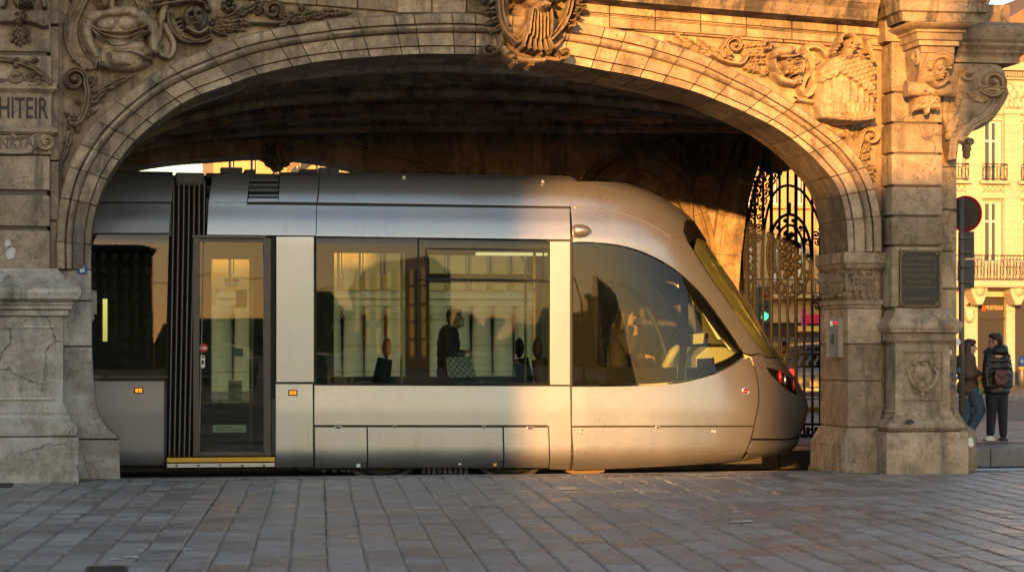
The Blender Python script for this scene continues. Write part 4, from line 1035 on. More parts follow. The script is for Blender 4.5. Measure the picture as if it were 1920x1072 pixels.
# ------------------------------------------------------------------ tram
YS, HWD = 1.10, 1.20; YC = YS+HWD
def glass_mat(name, tint, ior, refl=(.95,.87,.98)):
    m, nt, out = new_mat(name); T = NT(nt)
    fr = T.n('ShaderNodeFresnel', i_IOR=ior); tr = T.n('ShaderNodeBsdfTransparent'); tr.inputs[0].default_value = (*tint, 1)
    gl = T.n('ShaderNodeBsdfGlossy'); gl.inputs['Color'].default_value = (*refl, 1); gl.inputs['Roughness'].default_value = .012
    nb = T.bump(T.noise(T.pos(), 1.3, 2, .4), .003, .05); T.l(nb, gl.inputs['Normal'])
    mx = T.n('ShaderNodeMixShader'); T.l(fr.outputs[0], mx.inputs[0]); T.l(tr.outputs[0], mx.inputs[1]); T.l(gl.outputs[0], mx.inputs[2]); T.l(mx.outputs[0], out.inputs[0]); return m
def paint_mat(name, col, rough, metal, coat=.25):
    m, nt, out = new_mat(name); T = NT(nt); p = T.pos()
    n1 = T.noise(T.vmul(p, (1, 1, .6)), 1.1, 6, .6); n2 = T.noise(p, 26, 5, .7)
    c = T.mix(1.0, col, T.mix(T.ramp(n1, .3, .7), (.93,.92,.91), (1.05,1.05,1.05)), 'MULTIPLY')
    gr = T.ramp(T.noise(T.vmul(p, (3, 3, .5)), 2.0, 8, .75), .56, .74, 0, .22)
    c = T.mix(gr, c, (.20,.17,.14))
    vo = T.n('ShaderNodeTexVoronoi', i_Scale=9.0); T.l(p, vo.inputs['Vector'])
    sp = T.math('MULTIPLY', T.ramp(vo.outputs['Distance'], .018, .03, .7, 0), T.ramp(T.noise(p, 2.2, 2), .52, .58)); c = T.mix(sp, c, (.12,.10,.09))
    r = T.ramp(T.math('ADD', T.math('MULTIPLY', n1, .5), T.math('MULTIPLY', n2, .5)), .35, .65, rough-.05, rough+.10)
    nm = T.bump(T.noise(p, 2.2, 3, .5), .05, .03)
    pbsdf(T, out, c, r, metal, nm, coat=coat, Coat_Roughness=.15); return m
M['silver'] = paint_mat('silver tram paint', (.38,.374,.372), .31, .78)
M['grey'] = paint_mat('dark grey tram paint', (.17,.165,.17), .38, .6)
M['glass'] = glass_mat('tinted tram glass', (.46,.53,.38), 1.44)
M['cabglass'] = glass_mat('cab side glass', (.62,.68,.54), 1.5)
M['clear'] = glass_mat('clear far side glass', (.86,.9,.8), 1.35)
M['frit'] = plain('black window frit', (.008,.007,.007), .5, spec=.2)
M['bellows'] = plain('dark gangway rubber', (.035,.033,.030), .55, var=.3, scale=5, bump=.004)
M['seam'] = plain('worn beige bellows seam', (.20,.165,.125), .6, var=.3, scale=9)
M['door'] = plain('dark brown-grey door frame', (.055,.048,.044), .35, .4)
M['yellow'] = plain('yellow step edge', (.70,.36,.02), .5)
M['alu'] = plain('worn aluminium sill', (.42,.40,.38), .4, .8, var=.2, scale=12)
M['amber'] = emit('lit amber side lamp', (1.0,.25,.01), .42)
M['redlens'] = plain('red lamp lens', (.45,.01,.008), .15, coat=.6)
M['chrome'] = plain('chrome reflector', (.75,.75,.75), .12, 1.0)
M['cream'] = plain('pale yellow-green interior panel', (.50,.48,.30), .5)
M['inner'] = plain('grey interior panel', (.075,.077,.066), .6)
M['innerdark'] = plain('dark interior lining', (.03,.03,.028), .6)
M['fabric'] = plain('dark seat cover', (.02,.02,.022), .8)
M['label'] = plain('white sticker', (.70,.74,.66), .5)
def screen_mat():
    m, nt, out = new_mat('green windscreen with painted reflection'); T = NT(nt); tr = T.n('ShaderNodeBsdfTransparent'); tr.inputs[0].default_value = (.72,.80,.50,1)
    d = T.n('ShaderNodeBsdfDiffuse'); T.l(T.mix(T.noise(T.vmul(T.pos(), (1,1,.3)), 3, 5), (.20,.21,.06), (.36,.34,.12)), d.inputs[0]); gl = T.n('ShaderNodeBsdfGlossy'); gl.inputs['Roughness'].default_value = .03  # green diffuse stands in for a reflection on the tinted glass
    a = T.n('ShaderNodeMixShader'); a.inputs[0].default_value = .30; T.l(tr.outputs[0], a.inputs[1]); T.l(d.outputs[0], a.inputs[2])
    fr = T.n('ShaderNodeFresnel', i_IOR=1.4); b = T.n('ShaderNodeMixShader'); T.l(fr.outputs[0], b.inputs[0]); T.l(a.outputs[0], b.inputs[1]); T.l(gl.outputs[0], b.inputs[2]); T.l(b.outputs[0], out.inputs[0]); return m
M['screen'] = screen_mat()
YREF = lambda y: px(830, y, YS).z
KEY = [(900,.16),(880,.10),(872,.045),(862,.015),(845,0),(770,0),(722,.010),(600,.012),(455,.015),(443,.020),(415,.060),(388,.128),(380,.142),(362,.185),(348,.24),(336,.32),(328,.42),(322,.60),(318,.85)]
KZ = np.array([YREF(a) for a, b in KEY]); KI = np.array([b for a, b in KEY])
def inset(z):
    s = 0.0
    for d in (-.03,-.015,0,.015,.03): s += float(np.interp(z+d, KZ, KI))
    return s/5
X0 = X(1071, YS)
SIL = catmull([(1071,317),(1120,333),(1180,350),(1232,371),(1284,404),(1310,440),(1345,495),(1380,545),(1415,600),(1442,645),(1468,684),(1490,712),(1504,738),(1511,762),(1508,782),(1502,800),(1496,818),(1486,838),(1470,846),(1410,862),(1330,872),(1220,880),(1120,886),(1071,890)], 6)
SX = [px(p[0], p[1], YC) for p in SIL]; SZ = np.array([p.z for p in SX]); SXX = np.array([p.x for p in SX])
def Xf(z): return max(float(np.interp(-z, -SZ, SXX)), X0+.02)
MEXP = 3.0
def surf(X_, z):
    hw = HWD-inset(z)
    if X_ <= X0: return YC-hw
    u = min((X_-X0)/(Xf(z)-X0), 1.0)
    return YC-hw*math.sqrt(max(1-u**MEXP, 0))
def p2a(x, y, sil=False):
    """pixel -> (a, z) on the near side of the tram."""
    if sil: return (1.0, px(x, y, YC).z)
    Y = YS+.05
    for _ in range(40):
        p = px(x, y, Y); Y = .6*Y+.4*surf(p.x, p.z)
    p = px(x, y, Y)
    if p.x <= X0: return (p.x-X0, p.z)
    u = min((p.x-X0)/(Xf(p.z)-X0), 1.0); return (1-math.sqrt(1-u), p.z)
def a2p(a, z, off=0.0, far=False):
    if a <= 0: X_ = X0+a; u = 0
    else: u = 1-(1-a)**2; X_ = X0+(Xf(z)-X0)*u
    hw = HWD-inset(z); Y = YC-hw*math.sqrt(max(1-u**MEXP, 0))
    if off:
        n = Vector((0, -1, 0))
        if a > 0:
            e = .02; b = max(min(a+e, 1), 0); c = max(a-e, 0)
            def q(a_): uu = 1-(1-a_)**2; return Vector((X0+(Xf(z)-X0)*uu, YC-hw*math.sqrt(max(1-uu**MEXP, 0)), 0))
            t = q(b)-q(c); n = Vector((t.y, -t.x, 0)).normalized() if t.length > 1e-6 else n
            if a >= .985: n = Vector((1, 0, 0))
        X_ += n.x*off; Y += n.y*off
    return (X_, 2*YC-Y if far else Y, z)
def patch(name, poly, m, parent, off=0.0, thick=.014, far=False, raw=False, dz=.045, bev=.004, edge_n=1):
    """a body panel: pixel outline -> curved sheet on the tram's side (True as a third entry = on the centre line)."""
    P = [(p if raw else ((p[0], YREF(p[1])) if len(p) == 3 and p[2] == 'r' else p2a(*p))) for p in poly]
    bm = bmesh.new(); vs = [bm.verts.new((p[0], 0, p[1])) for p in P]; bm.faces.new(vs)
    z0, z1 = min(p[1] for p in P), max(p[1] for p in P); a0, a1 = min(p[0] for p in P), max(p[0] for p in P)
    cut = lambda co, no: bmesh.ops.bisect_plane(bm, geom=bm.verts[:]+bm.edges[:]+bm.faces[:], plane_co=co, plane_no=no, dist=1e-5)
    z = math.ceil(z0/dz)*dz
    while z < z1: cut((0,0,z), (0,0,1)); z += dz
    if a1 > 0:
        k = 0
        while k*.035 < a1:
            if k*.035 > a0: cut((k*.035,0,0), (1,0,0))
            k += 1
    for v in bm.verts: v.co = a2p(v.co.x, v.co.z, off, far)
    bmesh.ops.remove_doubles(bm, verts=bm.verts[:], dist=1e-5)
    for f in bm.faces:
        f.smooth = True
    me = bpy.data.meshes.new(name); bm.normal_update()
    # orient outwards
    s = sum((f.normal.y*(1 if not far else -1))*f.calc_area() for f in bm.faces)
    if s > 0: bmesh.ops.reverse_faces(bm, faces=bm.faces[:])
    bm.to_mesh(me); bm.free(); me.materials.append(m)
    o = bpy.data.objects.new(name, me); COL.objects.link(o); par(o, parent)
    if thick:
        s_ = o.modifiers.new('thickness', 'SOLIDIFY'); s_.thickness = thick; s_.offset = -1
        if bev:
            b_ = o.modifiers.new('edge', 'BEVEL'); b_.width = bev; b_.segments = 2; b_.limit_method = 'ANGLE'; b_.angle_limit = R(50); b_.harden_normals = True
    return o
def rect(x0, y0, x1, y1): return [(x0,y0),(x1,y0),(x1,y1),(x0,y1)]
TR = thing('tram', 'silver modern tram with a dark curved cab window halted under the stone arch', 'tram', (X(1000,YC), YC, TZ))
BP = lambda name, poly, m='silver', **k: patch(name, poly, M[m], TR, **k)
# --- rear section left of the bellows
BP('roof_panel', [(-60,322),(324,322),(322,378),(-60,377)], 'grey'); BP('body_panel', [(-60,381),(321,382),(317,437),(-60,437)], 'grey')
BP('body_panel', [(-60,714),(308,714),(307,872),(-60,872)], 'grey')
BP('window', [(-60,440),(317,440),(309,712),(-60,712)], 'glass', thick=0)
# --- door section
BP('roof_panel', [(398,324),(595,322.5),(594,380),(464,378),(465,330),(520,331.5),(520,324.5)] if False else [(398,325),(466,325),(463,379),(391,379)])
BP('roof_panel', [(522,323),(594.5,322.5),(593.5,379.5),(522,378.5)]); BP('roof_panel', [(466.5,371.5),(521.5,372),(521.5,378.5),(463.5,378.5)])
BP('body_panel', [(391,379.5),(463,379.5),(463,383.5),(593.5,385),(592,442),(388,440)])
for k in range(4): BP('vent_slat', rect(467, 333+k*10.5, 521.5, 337.5+k*10.5), 'grey', thick=.03)
BP('body_panel', rect(518, 443.5, 588.5, 716)); BP('body_panel', [(517,719.5),(586.5,719.5),(586.5,876),(516,876)])
BP('latch_cover', rect(577.5, 803, 586, 836), off=.003, thick=.006)
# --- saloon section
BP('roof_panel', [(596,322.5),(1068,331),(1068.5,387),(596,379.5)]); BP('body_panel', [(594.5,385.5),(1068.5,391.5),(1069,449),(593,442.5)])
BP('body_panel', rect(1031.5, 452.5, 1069, 721)); BP('body_panel', [(589.5,722),(1069,724),(1068.5,880),(1030,879),(1030,800),(1026,796.5),(589.5,796.5)])
for a, b in ((590.5,687),(689.5,942),(944.5,1028)): BP('skirt_hatch', [(a,800.5),(b,801),(b,877),(a,876.5)])
# --- windows of the saloon
w1 = BP('window', rect(593, 446, 782.5, 719), 'glass', thick=0)
w2 = BP('window', [(786,448),(1029.5,452.5),(1029.5,721),(786,720)], 'glass', thick=0, off=.002)
def ringed(parent, poly, r=.006, m='rubber', name='window_frame', off=.004, far=False):
    P = [p2a(*p) for p in poly]; pts = []
    for i in range(len(P)):
        a, b = P[i], P[(i+1)%len(P)]; n = max(2, int(math.hypot(b[0]-a[0], b[1]-a[1])/.08))
        pts += [a2p(a[0]+(b[0]-a[0])*k/n, a[1]+(b[1]-a[1])*k/n, off, far) for k in range(n)]
    mb = MB(); mb.tube(pts, r, 6, closed=True); return mb.build(name, M[m], parent)
ringed(w1, rect(592.5, 445.5, 783.5, 719.8)); ringed(w2, [(785,448),(1030,452.5),(1030,721.5),(785,720.5)])
ringed(w2, [(799,466),(1018.5,469),(1018.5,525),(799,523)], .011, name='hopper_window'); 
mb = MB(); q = [p2a(786,525), p2a(1029,528)]; mb.tube([a2p(*q[0], .006), a2p(*q[1], .006)], .009, 6); mb.build('window_rail', M['rubber'], w2)
# --- cab
CT = catmull([(1073.5,455),(1120,457),(1165,463),(1212,478),(1262,506),(1310,549),(1350,600),(1378,640),(1396,668)], 5)   # window top edge
CBm = catmull([(1396,668),(1370,684),(1340,698),(1310,707),(1280,714),(1230,719),(1150,721.5),(1073.5,722)], 5)           # window bottom edge
APIL = catmull([(1300,470),(1330,519),(1360,560),(1390,605),(1414,640),(1437,668)], 5)                                   # windscreen's rear edge
sil = lambda y0, y1, n=10: [(0, y0+(y1-y0)*k/n, True) for k in range(n+1)]
roof_edge = [(1072,332)]+[(x, y) for x, y in [(1100,338)]]
BP('cab_roof', [(.006,333,'r')]+sil(334,402,14)+[(1283,416),(1281,434),(1288,452)]+APIL+[(1422,661),(1410,664)]+[(p[0]+2.5,p[1]-2.5) for p in CT[::-1][1:-1]]+[(.006,452,'r'),(.006,340,'r')], bev=.003)
BP('side_panel', [(1072.5,725)]+[(p[0],p[1]+3) for p in CBm[::-1][1:-1]]+[(1398,671.5),(1405,668.5)]+catmull([(1408,674),(1417,700),(1421,730),(1421,755),(1417,778),(1413,797)], 4)+[(1240,797),(1072.5,797.5)], bev=.003)
BP('side_panel', [(1072.5,801)]+[(1240,800.5),(1412,800)]+catmull([(1412,803),(1407,822),(1398,845),(1389,862)], 4)+[(1350,867),(1280,872),(1180,877),(1072.5,881)], bev=.003)
HL = [(1436,688),(1460,694),(1478,706),(1490,726),(1494,741),(1480,733),(1462,719),(1446,703)]
BP('nose', [(1410,667),(1424,664),(1436,671)]+sil(676,690,4)+sil(742,822,12)+[(1418,821)]+catmull([(1415,800),(1419,780),(1423.5,757),(1423.5,730),(1419.5,700),(1411,673)], 4)[1:] if False else
   [(1410.5,667),(1424,664),(1437,671)]+sil(677,823,16)+[(1470,822),(1411,821.5)]+catmull([(1414,804),(1420,778),(1424,755),(1424,730),(1420,700),(1411.5,673)], 4), bev=.003)
BP('bumper', [(1409,825)]+[(1470,825.5)]+sil(827,858,6)+[(1393,862)]+catmull([(1400,846),(1407,830)], 2), bev=.004)
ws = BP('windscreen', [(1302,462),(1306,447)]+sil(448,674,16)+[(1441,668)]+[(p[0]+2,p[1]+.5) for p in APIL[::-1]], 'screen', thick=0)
BP('windscreen_cap', [(1284.5,412)]+sil(405,446,6)+[(1304,446),(1292,454),(1284,440)], 'frit', thick=.05, off=.012)
cw = BP('cab_window', [(1074,455.5)]+CT[1:]+CBm[1:-1]+[(1074,721.5)], 'cabglass', thick=0)
FR = lambda poly: patch('window_frit', poly, M['frit'], cw, off=-.012, thick=0)
ctop = [(p[0], p[1]+.5) for p in CT]
FR([(1074,456),(1119,458),(1119,688),(1120,720),(1074,721)])
FR([(1119,459)]+[p for p in ctop if 1119 < p[0] < 1271]+[(1271,513),(1271,536),(1266,529),(1255,527.5),(1130,526.5),(1122,529),(1119,537)])
FR([(1270,514),(1286,528),(1286,690),(1284,712),(1270,714)])
FR([(1119,680),(1123,687),(1130,689),(1258,689),(1270,688),(1270,714.5),(1230,718.5),(1150,721),(1119,721)])
FR([(1286,529)]+[p for p in ctop if p[0] > 1288]+[(1388,664),(1380,652),(1350,612),(1310,565),(1296,550),(1288,546),(1286,552)])
FR([(1286,690),(1310,688),(1340,682),(1364,672),(1384,660),(1394,668),(1370,683),(1340,697),(1310,706),(1286,711.5)])
# headlamp cluster, lying on the nose
hb = patch('headlight', HL, M['frit'], TR, off=.006, thick=.012, bev=.002)
def lens(parent, x, y, r, m, stretch=1.0, off=.01, name='lens'):
    a = p2a(x, y); c = Vector(a2p(a[0], a[1], off)); mb = MB(); mb.ball(c, (r*.55, r*.8, r*stretch), 2); return mb.build(name, M[m], parent)
lens(hb, 1461, 707, .065, 'redlens', 1.6); lens(hb, 1470, 713, .06, 'chrome', 1.4); lens(hb, 1485, 721, .05, 'redlens', 1.9, .02)
# seams, roof ridge highlight, mirror pod, lamps
def seam_tube(name, pts, r, m, off=.002, parent=TR):
    P = [p2a(*p) for p in pts]; mb = MB(); mb.tube([a2p(a, z, off) for a, z in P], r, 6); return mb.build(name, M[m], parent)
seam_tube('roof_rib', catmull([(1074,389),(1110,391),(1150,397),(1190,408),(1230,426),(1262,447)], 6), .012, 'silver', -.004)
pod = MB(); c = Vector(a2p(*p2a(1088, 433), .06)); 
prof = [(.005,-.125),(.05,-.12),(.072,-.10),(.08,-.06),(.078,0),(.066,.05),(.042,.09),(.012,.115),(.002,.118)]
vs = []; fs = []
for i, (r_, h) in enumerate(prof):
    for k in range(18): a = 2*PI*k/18; vs.append((c.x+h+.01, c.y+r_*1.1*math.cos(a), c.z+r_*math.sin(a)))
for i in range(len(prof)-1):
    for k in range(18): fs.append((i*18+k, i*18+(k+1)%18, (i+1)*18+(k+1)%18, (i+1)*18+k))
pod.add(vs, fs, 0, True); pod.tube([(c.x-.05, c.y+.02, c.z), (c.x-.05, c.y+.12, c.z)], .035, 8); pod.build('mirror_pod', M['silver'], TR, 45)
def lamp(x, y, w_, h_, label=None):
    a = p2a(x, y); c = a2p(a[0], a[1], .0); mb = MB(); mb.box(c[0]-w_, c[0]+w_, c[1]-.012, c[1]+.01, c[2]-h_, c[2]+h_, 0, .014); o = mb.build('side_lamp', M['rubber'], TR)
    m2 = MB(); m2.box(c[0]-w_*.72, c[0]+w_*.72, c[1]-.020, c[1]-.005, c[2]-h_*.62, c[2]+h_*.62, 0, .01); m2.box(c[0]-.004, c[0]+.004, c[1]-.0215, c[1]-.018, c[2]-h_*.6, c[2]+h_*.6, 1); m2.build('lamp_lens', [M['amber'], M['rubber']], o)
lamp(260, 731.5, .056, .036); lamp(549, 736, .056, .036)
a = p2a(1398, 733); c = a2p(*a, .0); mb = MB(); mb.lathe([(.0,.01),(.055,.01),(.055,-.006),(.048,-.014),(.036,-.012),(.034,-.004),(0,-.004)], c, 'y', 24); o = mb.build('marker_lamp', M['chrome'], TR); m2 = MB(); m2.ball((c[0], c[1]-.008, c[2]), (.032,.022,.034), 2); m2.build('lamp_lens', M['redlens'], o)
for (x, y) in ((1092,809),(1338,808)):
    c = a2p(*p2a(x, y), .001); mb = MB(); mb.lathe([(0,.002),(.030,.002),(.030,-.004),(.022,-.005),(.020,-.002),(.009,-.002),(.008,-.006),(0,-.006)], c, 'y', 20); mb.build('lock_disc', M['silver'], TR)
for (x, y, w_) in ((634,800,.045),(740,799,.022),(907,799,.022),(994,801,.045),(1233,800,.03)):
    c = a2p(*p2a(x, y), .004); mb = MB(); mb.box(c[0]-w_, c[0]+w_, c[1]-.006, c[1]+.02, c[2]-.022, c[2]+.012, 0, .006); mb.box(c[0]-w_*.7, c[0]+w_*.7, c[1]-.009, c[1]-.004, c[2]-.014, c[2]+.004, 1, .002); mb.build('hinge', [M['alu'], M['darksteel']], TR)
for (x, y, w_, h_, m_) in ((672,871,.024,.03,'label'),(928,870,.022,.024,'yellow'),(905,870,.09,.012,'darksteel'),(862,869.5,.015,.012,'label')):
    c = a2p(*p2a(x, y), .003); mb = MB(); mb.box(c[0]-w_, c[0]+w_, c[1]-.004, c[1]+.02, c[2]-h_, c[2]+h_, 0, .003); mb.build('small_plate', M[m_], TR)
for (x, y) in ((757,333),(1017,341)):
    c = a2p(*p2a(x, y), .0); mb = MB(); mb.ball((c[0], c[1]-.03, c[2]), .035, 2); mb.tube([(c[0], c[1]-.02, c[2]), (c[0], c[1]+.05, c[2]+.01)], .03, 10); mb.build('marker_knob', M['alu'], TR)
# wiper
mb = MB()
wp = [p2a(x, y) for x, y in ((1376,543),(1392,573),(1410,610),(1426,645),(1434,662))]
mb.tube([a2p(min(a+.06,1), z, .05) for a, z in wp], [.012,.02,.016,.02,.03], 6); c = a2p(min(wp[1][0]+.06,1), wp[1][1], .07); mb.ball(c, .035, 1)
mb.build('wiper', M['rubber'], TR)
# --- bellows
be = MB(); zs_ = [YREF(y) for y in np.linspace(852, 338, 34)]
nb_ = 7
for k in range(nb_):
    cols = []
    for j, d in ((0,.13),(.28,.045),(.5,.02),(.72,.045),(1.0,.13)):
        col = []
        for z in zs_:
            f = (z-zs_[0])/(zs_[-1]-zs_[0]); xa = X(313+9*f, YS); xb = X(378+12*f, YS); xx = xa+(xb-xa)*(k+j)/nb_
            col.append((xx, YS+inset(z)+d+.015, z))
        cols.append(col)
    n = len(zs_); vs = [p for c_ in cols for p in c_]
    be.add(vs, [(i*n+q, i*n+q+1, (i+1)*n+q+1, (i+1)*n+q) for i in range(4) for q in range(n-1)], 0, True)
    be.tube([(p[0], p[1]-.004, p[2]) for p in cols[2]], .008, 5, 1)
be.box(X(330,YS), X(385,YS), YS+.3, YS+2.1, YREF(352), YREF(326), 0, .03)
be.build('gangway_bellows', [M['bellows'], M['seam']], TR)
# --- door
DY = YS+.035
def dpx(x, y): return px(x, y, DY)
def dbox(mb, x0, y0, x1, y1, d0, d1, mi=0, ch=.004):
    a, b = px(x0, y1, YS+d0), px(x1, y0, YS+d0); mb.box(a.x, b.x, YS+d0, YS+d1, a.z, b.z, mi, ch)
dr = MB(); dbox(dr, 362, 446, 374, 855, .02, .09); dbox(dr, 494, 446, 508, 855, .02, .09); dbox(dr, 374, 448, 494, 452.5, .02, .09); dbox(dr, 371, 846, 497, 855, .02, .09)
dbox(dr, 360, 441.5, 500, 446, .0, .1); dbox(dr, 508, 443.5, 517.5, 855, .035, .1, 1)
DO = dr.build('door', [M['door'], M['frit']], TR)
dg = MB(); a, b = px(374.5, 845.5, YS+.05), px(493.5, 453, YS+.05); dg.add([(a.x,a.y,a.z),(b.x,a.y,a.z),(b.x,a.y,b.z),(a.x,a.y,b.z)], [(0,1,2,3)]); dg.build('door_pane', M['glass'], DO)
st_ = MB(); dbox(st_, 313, 856.5, 515, 866.5, -.03, .3); st_.build('door_step', M['yellow'], TR)
sl_ = MB(); dbox(sl_, 313, 867, 515, 876.5, -.015, .3)
for k in range(5):
    c = px(331+k*41, 872, YS-.015); sl_.lathe([(0,-.002),(.014,-.002),(.014,.01)], (c.x, c.y-.003, c.z), 'y', 10, 1)
sl_.build('door_sill', [M['alu'], M['darksteel']], TR)
bt = MB(); c = px(380, 678, YS+.05)
bt.prism([(c.x+.028*math.cos(t), c.z+(.052 if math.sin(t) > 0 else -.052)+.028*math.sin(t)) for t in np.linspace(0, 2*PI, 29)[:-1]], c.y-.022, c.y, 0, .006)
bt.box(c.x-.014, c.x+.014, c.y-.026, c.y-.02, c.z-.03, c.z+.02, 1, .004); bt.ball((c.x, c.y-.022, c.z+.055), (.016,.008,.016), 1, 1); bt.build('door_button', [M['alu'], M['rubber']], DO)
sk = MB(); c = px(381, 652.5, YS+.05); sk.lathe([(0,-.004),(.053,-.004),(.055,0),(0,0)], c, 'y', 28); add_text(sk, 'POUSSE', (c.x, c.y-.0045, c.z), .035, .082, .0008, .001, 1); M['redsticker'] = plain('red sticker', (.62,.035,.02), .45); sk.build('door_sticker', [M['redsticker'], M['label']], DO)
def notice(x0, y0, x1, y1, m, lines=0, txt=None, size=.04):
    mb = MB(); a, b = px(x0, y1, YS+.058), px(x1, y0, YS+.058); mb.box(a.x, b.x, a.y, a.y+.002, a.z, b.z)
    for k in range(lines): z = b.z-(b.z-a.z)*(k+1)/(lines+1); mb.box(a.x+(b.x-a.x)*.1, a.x+(b.x-a.x)*(.9 if k % 3 else .6), a.y-.0015, a.y-.0005, z-.004, z+.004, 1)
    if txt: add_text(mb, txt, ((a.x+b.x)/2, a.y-.001, (a.z+b.z)/2), size, (b.x-a.x)*.8, .0008, 0, 1)
    mb.build('door_notice', [M[m], M['innerdark']], DO)
M['notice'] = plain('grey-green printed notice', (.33,.36,.27), .6); M['notice_y'] = plain('yellow notice', (.55,.42,.12), .6); M['notice_b'] = plain('brown notice', (.16,.14,.08), .6)
notice(421,521,434,529,'notice_y'); notice(436,521,448,529,'notice',3); notice(421,530.5,449,537.5,'label',0,'GRATUIT',.035)
notice(442,543,463,577,'notice_b',4); notice(428,713,454,754,'notice',9); notice(399,796,461,810,'label',2); notice(438,653,456,668,'notice',2); notice(467,650,473,668,'notice_b',2)
# --- undercarriage and wheels
uc = MB(); uc.box(X(-60,YS), X(1068,YS), YS+.35, YC+HWD-.35, .0, .24); uc.box(X(560,YS), X(640,YS), YS+.2, YS+.4, .0, .1, 0, .02)
for k in range(9): c = px(795+k*10, 884, YS+.15); uc.box(c.x-.03, c.x+.02, c.y, c.y+.2, c.z-.02-.01*(k%3), c.z+.05, 0, .01)
for x in (603, 623, 640, 650): c = px(x, 883, YS+.12); uc.tube([(c.x, c.y, c.z), (c.x+.05, c.y, c.z)], .022, 8); uc.tube([(c.x, c.y, c.z), (c.x, c.y, c.z+.12)], .01, 6)
uc.box(X0, X(1400,YC), YC-.7, YC+.7, .02, .2)
uc.build('undercarriage', M['darksteel'], TR)
for wx in (717, 958):
    for yy in (YS+.42, 2*YC-YS-.42):
        c = (X(wx, YS+.3), yy, TZ+.025+.60); mb = MB(); mb.lathe([(.30,.06),(.50,.05),(.56,.07),(.60,.07),(.60,-.06),(.575,-.065),(.55,-.06),(.52,-.02),(.30,-.03),(.28,-.09),(.10,-.09),(.10,.0)], c, 'y', 40); o = mb.build('wheel', M['darksteel'], TR, 40)
        m2 = MB(); m2.lathe([(.605,.05),(.605,-.055),(.572,-.068),(.575,.04)], c, 'y', 48, ring=True); m2.build('tyre', M['alu'], o, 40)
c = px(1098, 880, YS+.25); mb = MB(); mb.prism([(c.x-.28,c.z+.06),(c.x+.28,c.z+.06),(c.x+.24,c.z-.03),(c.x+.15,c.z-.055),(c.x-.15,c.z-.055),(c.x-.24,c.z-.03)], c.y, c.y+.12, 0, .01); mb.box(c.x-.05, c.x+.05, c.y+.03, c.y+.08, c.z-.12, c.z-.05); M['ochre'] = plain('dusty ochre steel', (.20,.12,.05), .6, .3); mb.build('brake_shoe', M['ochre'], TR)
# --- inner shell behind the panel gaps
gb = MB()
def strip(x0, y0, x1, y1, d=.03, t=.01):
    a, b = px(x0, y1, YS), px(x1, y0, YS); 
    n = 6
    for k in range(n):
        z0, z1 = a.z+(b.z-a.z)*k/n, a.z+(b.z-a.z)*(k+1)/n
        gb.add([(a.x, YS+inset(z0)+d, z0), (b.x, YS+inset(z0)+d, z0), (b.x, YS+inset(z1)+d, z1), (a.x, YS+inset(z1)+d, z1)], [(0,1,2,3)])
strip(-60,718,312,876); strip(510,717,1072,878); strip(388,378,1072,442,.04); strip(522,330,1072,380,.05); strip(510,440,592,720); strip(1028,440,1074,724); strip(-60,325,322,440)
strip(1072,724,1150,880); strip(780,446,788,720,.02); strip(462,376,524,382,.05)
gb.build('inner_frame', M['innerdark'], TR)
BP('inner_frame', [(1075,728),(1200,726),(1300,716),(1396,676),(1430,690)]+[(1440,760),(1418,822),(1260,824),(1075,824)], 'innerdark', off=-.045, thick=.004, bev=0)
# roof deck
rf = MB(); zt1 = YREF(322)+.02
rf.box(X(390,YS), X0, YS+.55, 2*YC-YS-.55, zt1-.10, zt1-.03, 0, .02); rf.box(X(-60,YS), X(322,YS), YS+.55, 2*YC-YS-.55, zt1-.08, zt1-.02, 0, .02)
rf.box(X(560,YC), X(592,YC), YC-.3, YC+.3, zt1-.03, zt1+.06, 0, .015); rf.box(X(455,YC), X(475,YC), YC-.5, YC+.4, zt1-.04, zt1+.03, 0, .01)
for x in (424, 443, 608, 624): c = px(x, 318, YC-.6); rf.box(c.x-.07, c.x+.07, YC-.7, YC-.5, zt1-.05, c.z+.02, 0, .012)
rf.build('roof_deck', M['rubber'], TR)
# --- far side: panels with openings, mirrored
YFS = 2*YC-YS
fw = MB()
def fbox(x0, y0, x1, y1, d0=-.05, d1=-.01, mi=0):
    a, b = px(x0, y1, YFS), px(x1, y0, YFS); fw.box(a.x, b.x, YFS+d0, YFS+d1, a.z, b.z, mi)
holes = [(395,486,475,755),(625,471,760,706),(804,478,1016,514),(804,530,1016,706),(191,560,203,640)]
xs = sorted({-60, 1052}|{h[0] for h in holes}|{h[2] for h in holes}); ys = sorted({330, 870}|{h[1] for h in holes}|{h[3] for h in holes})
for i in range(len(xs)-1):
    for j in range(len(ys)-1):
        mx, my = (xs[i]+xs[i+1])/2, (ys[j]+ys[j+1])/2
        if not any(h[0] < mx < h[2] and h[1] < my < h[3] for h in holes): fbox(xs[i], ys[j], xs[i+1], ys[j+1])
fw.build('far_wall', M['inner'], TR)
for h in holes:
    mb = MB(); a, b = px(h[0], h[3], YFS-.03), px(h[2], h[1], YFS-.03); mb.add([(a.x,a.y,a.z),(b.x,a.y,a.z),(b.x,a.y,b.z),(a.x,a.y,b.z)], [(0,1,2,3)]); o = mb.build('far_window', M['clear'], TR)
    f2 = MB(); f2.tube([(a.x,a.y-.02,a.z),(b.x,a.y-.02,a.z),(b.x,a.y-.02,b.z),(a.x,a.y-.02,b.z)], .012, 6, closed=True); f2.build('window_frame', M['cream'], o)
FP_ = lambda name, poly, m='silver', **k: patch(name, poly, M[m], TR, far=True, **k)
FP_('cab_roof', [(.006,333,'r')]+sil(334,402,14)+[(1283,416),(1281,434),(1288,452)]+APIL+[(1422,661),(1410,664)]+[(p[0]+2.5,p[1]-2.5) for p in CT[::-1][1:-1]]+[(.006,452,'r'),(.006,340,'r')], bev=0)
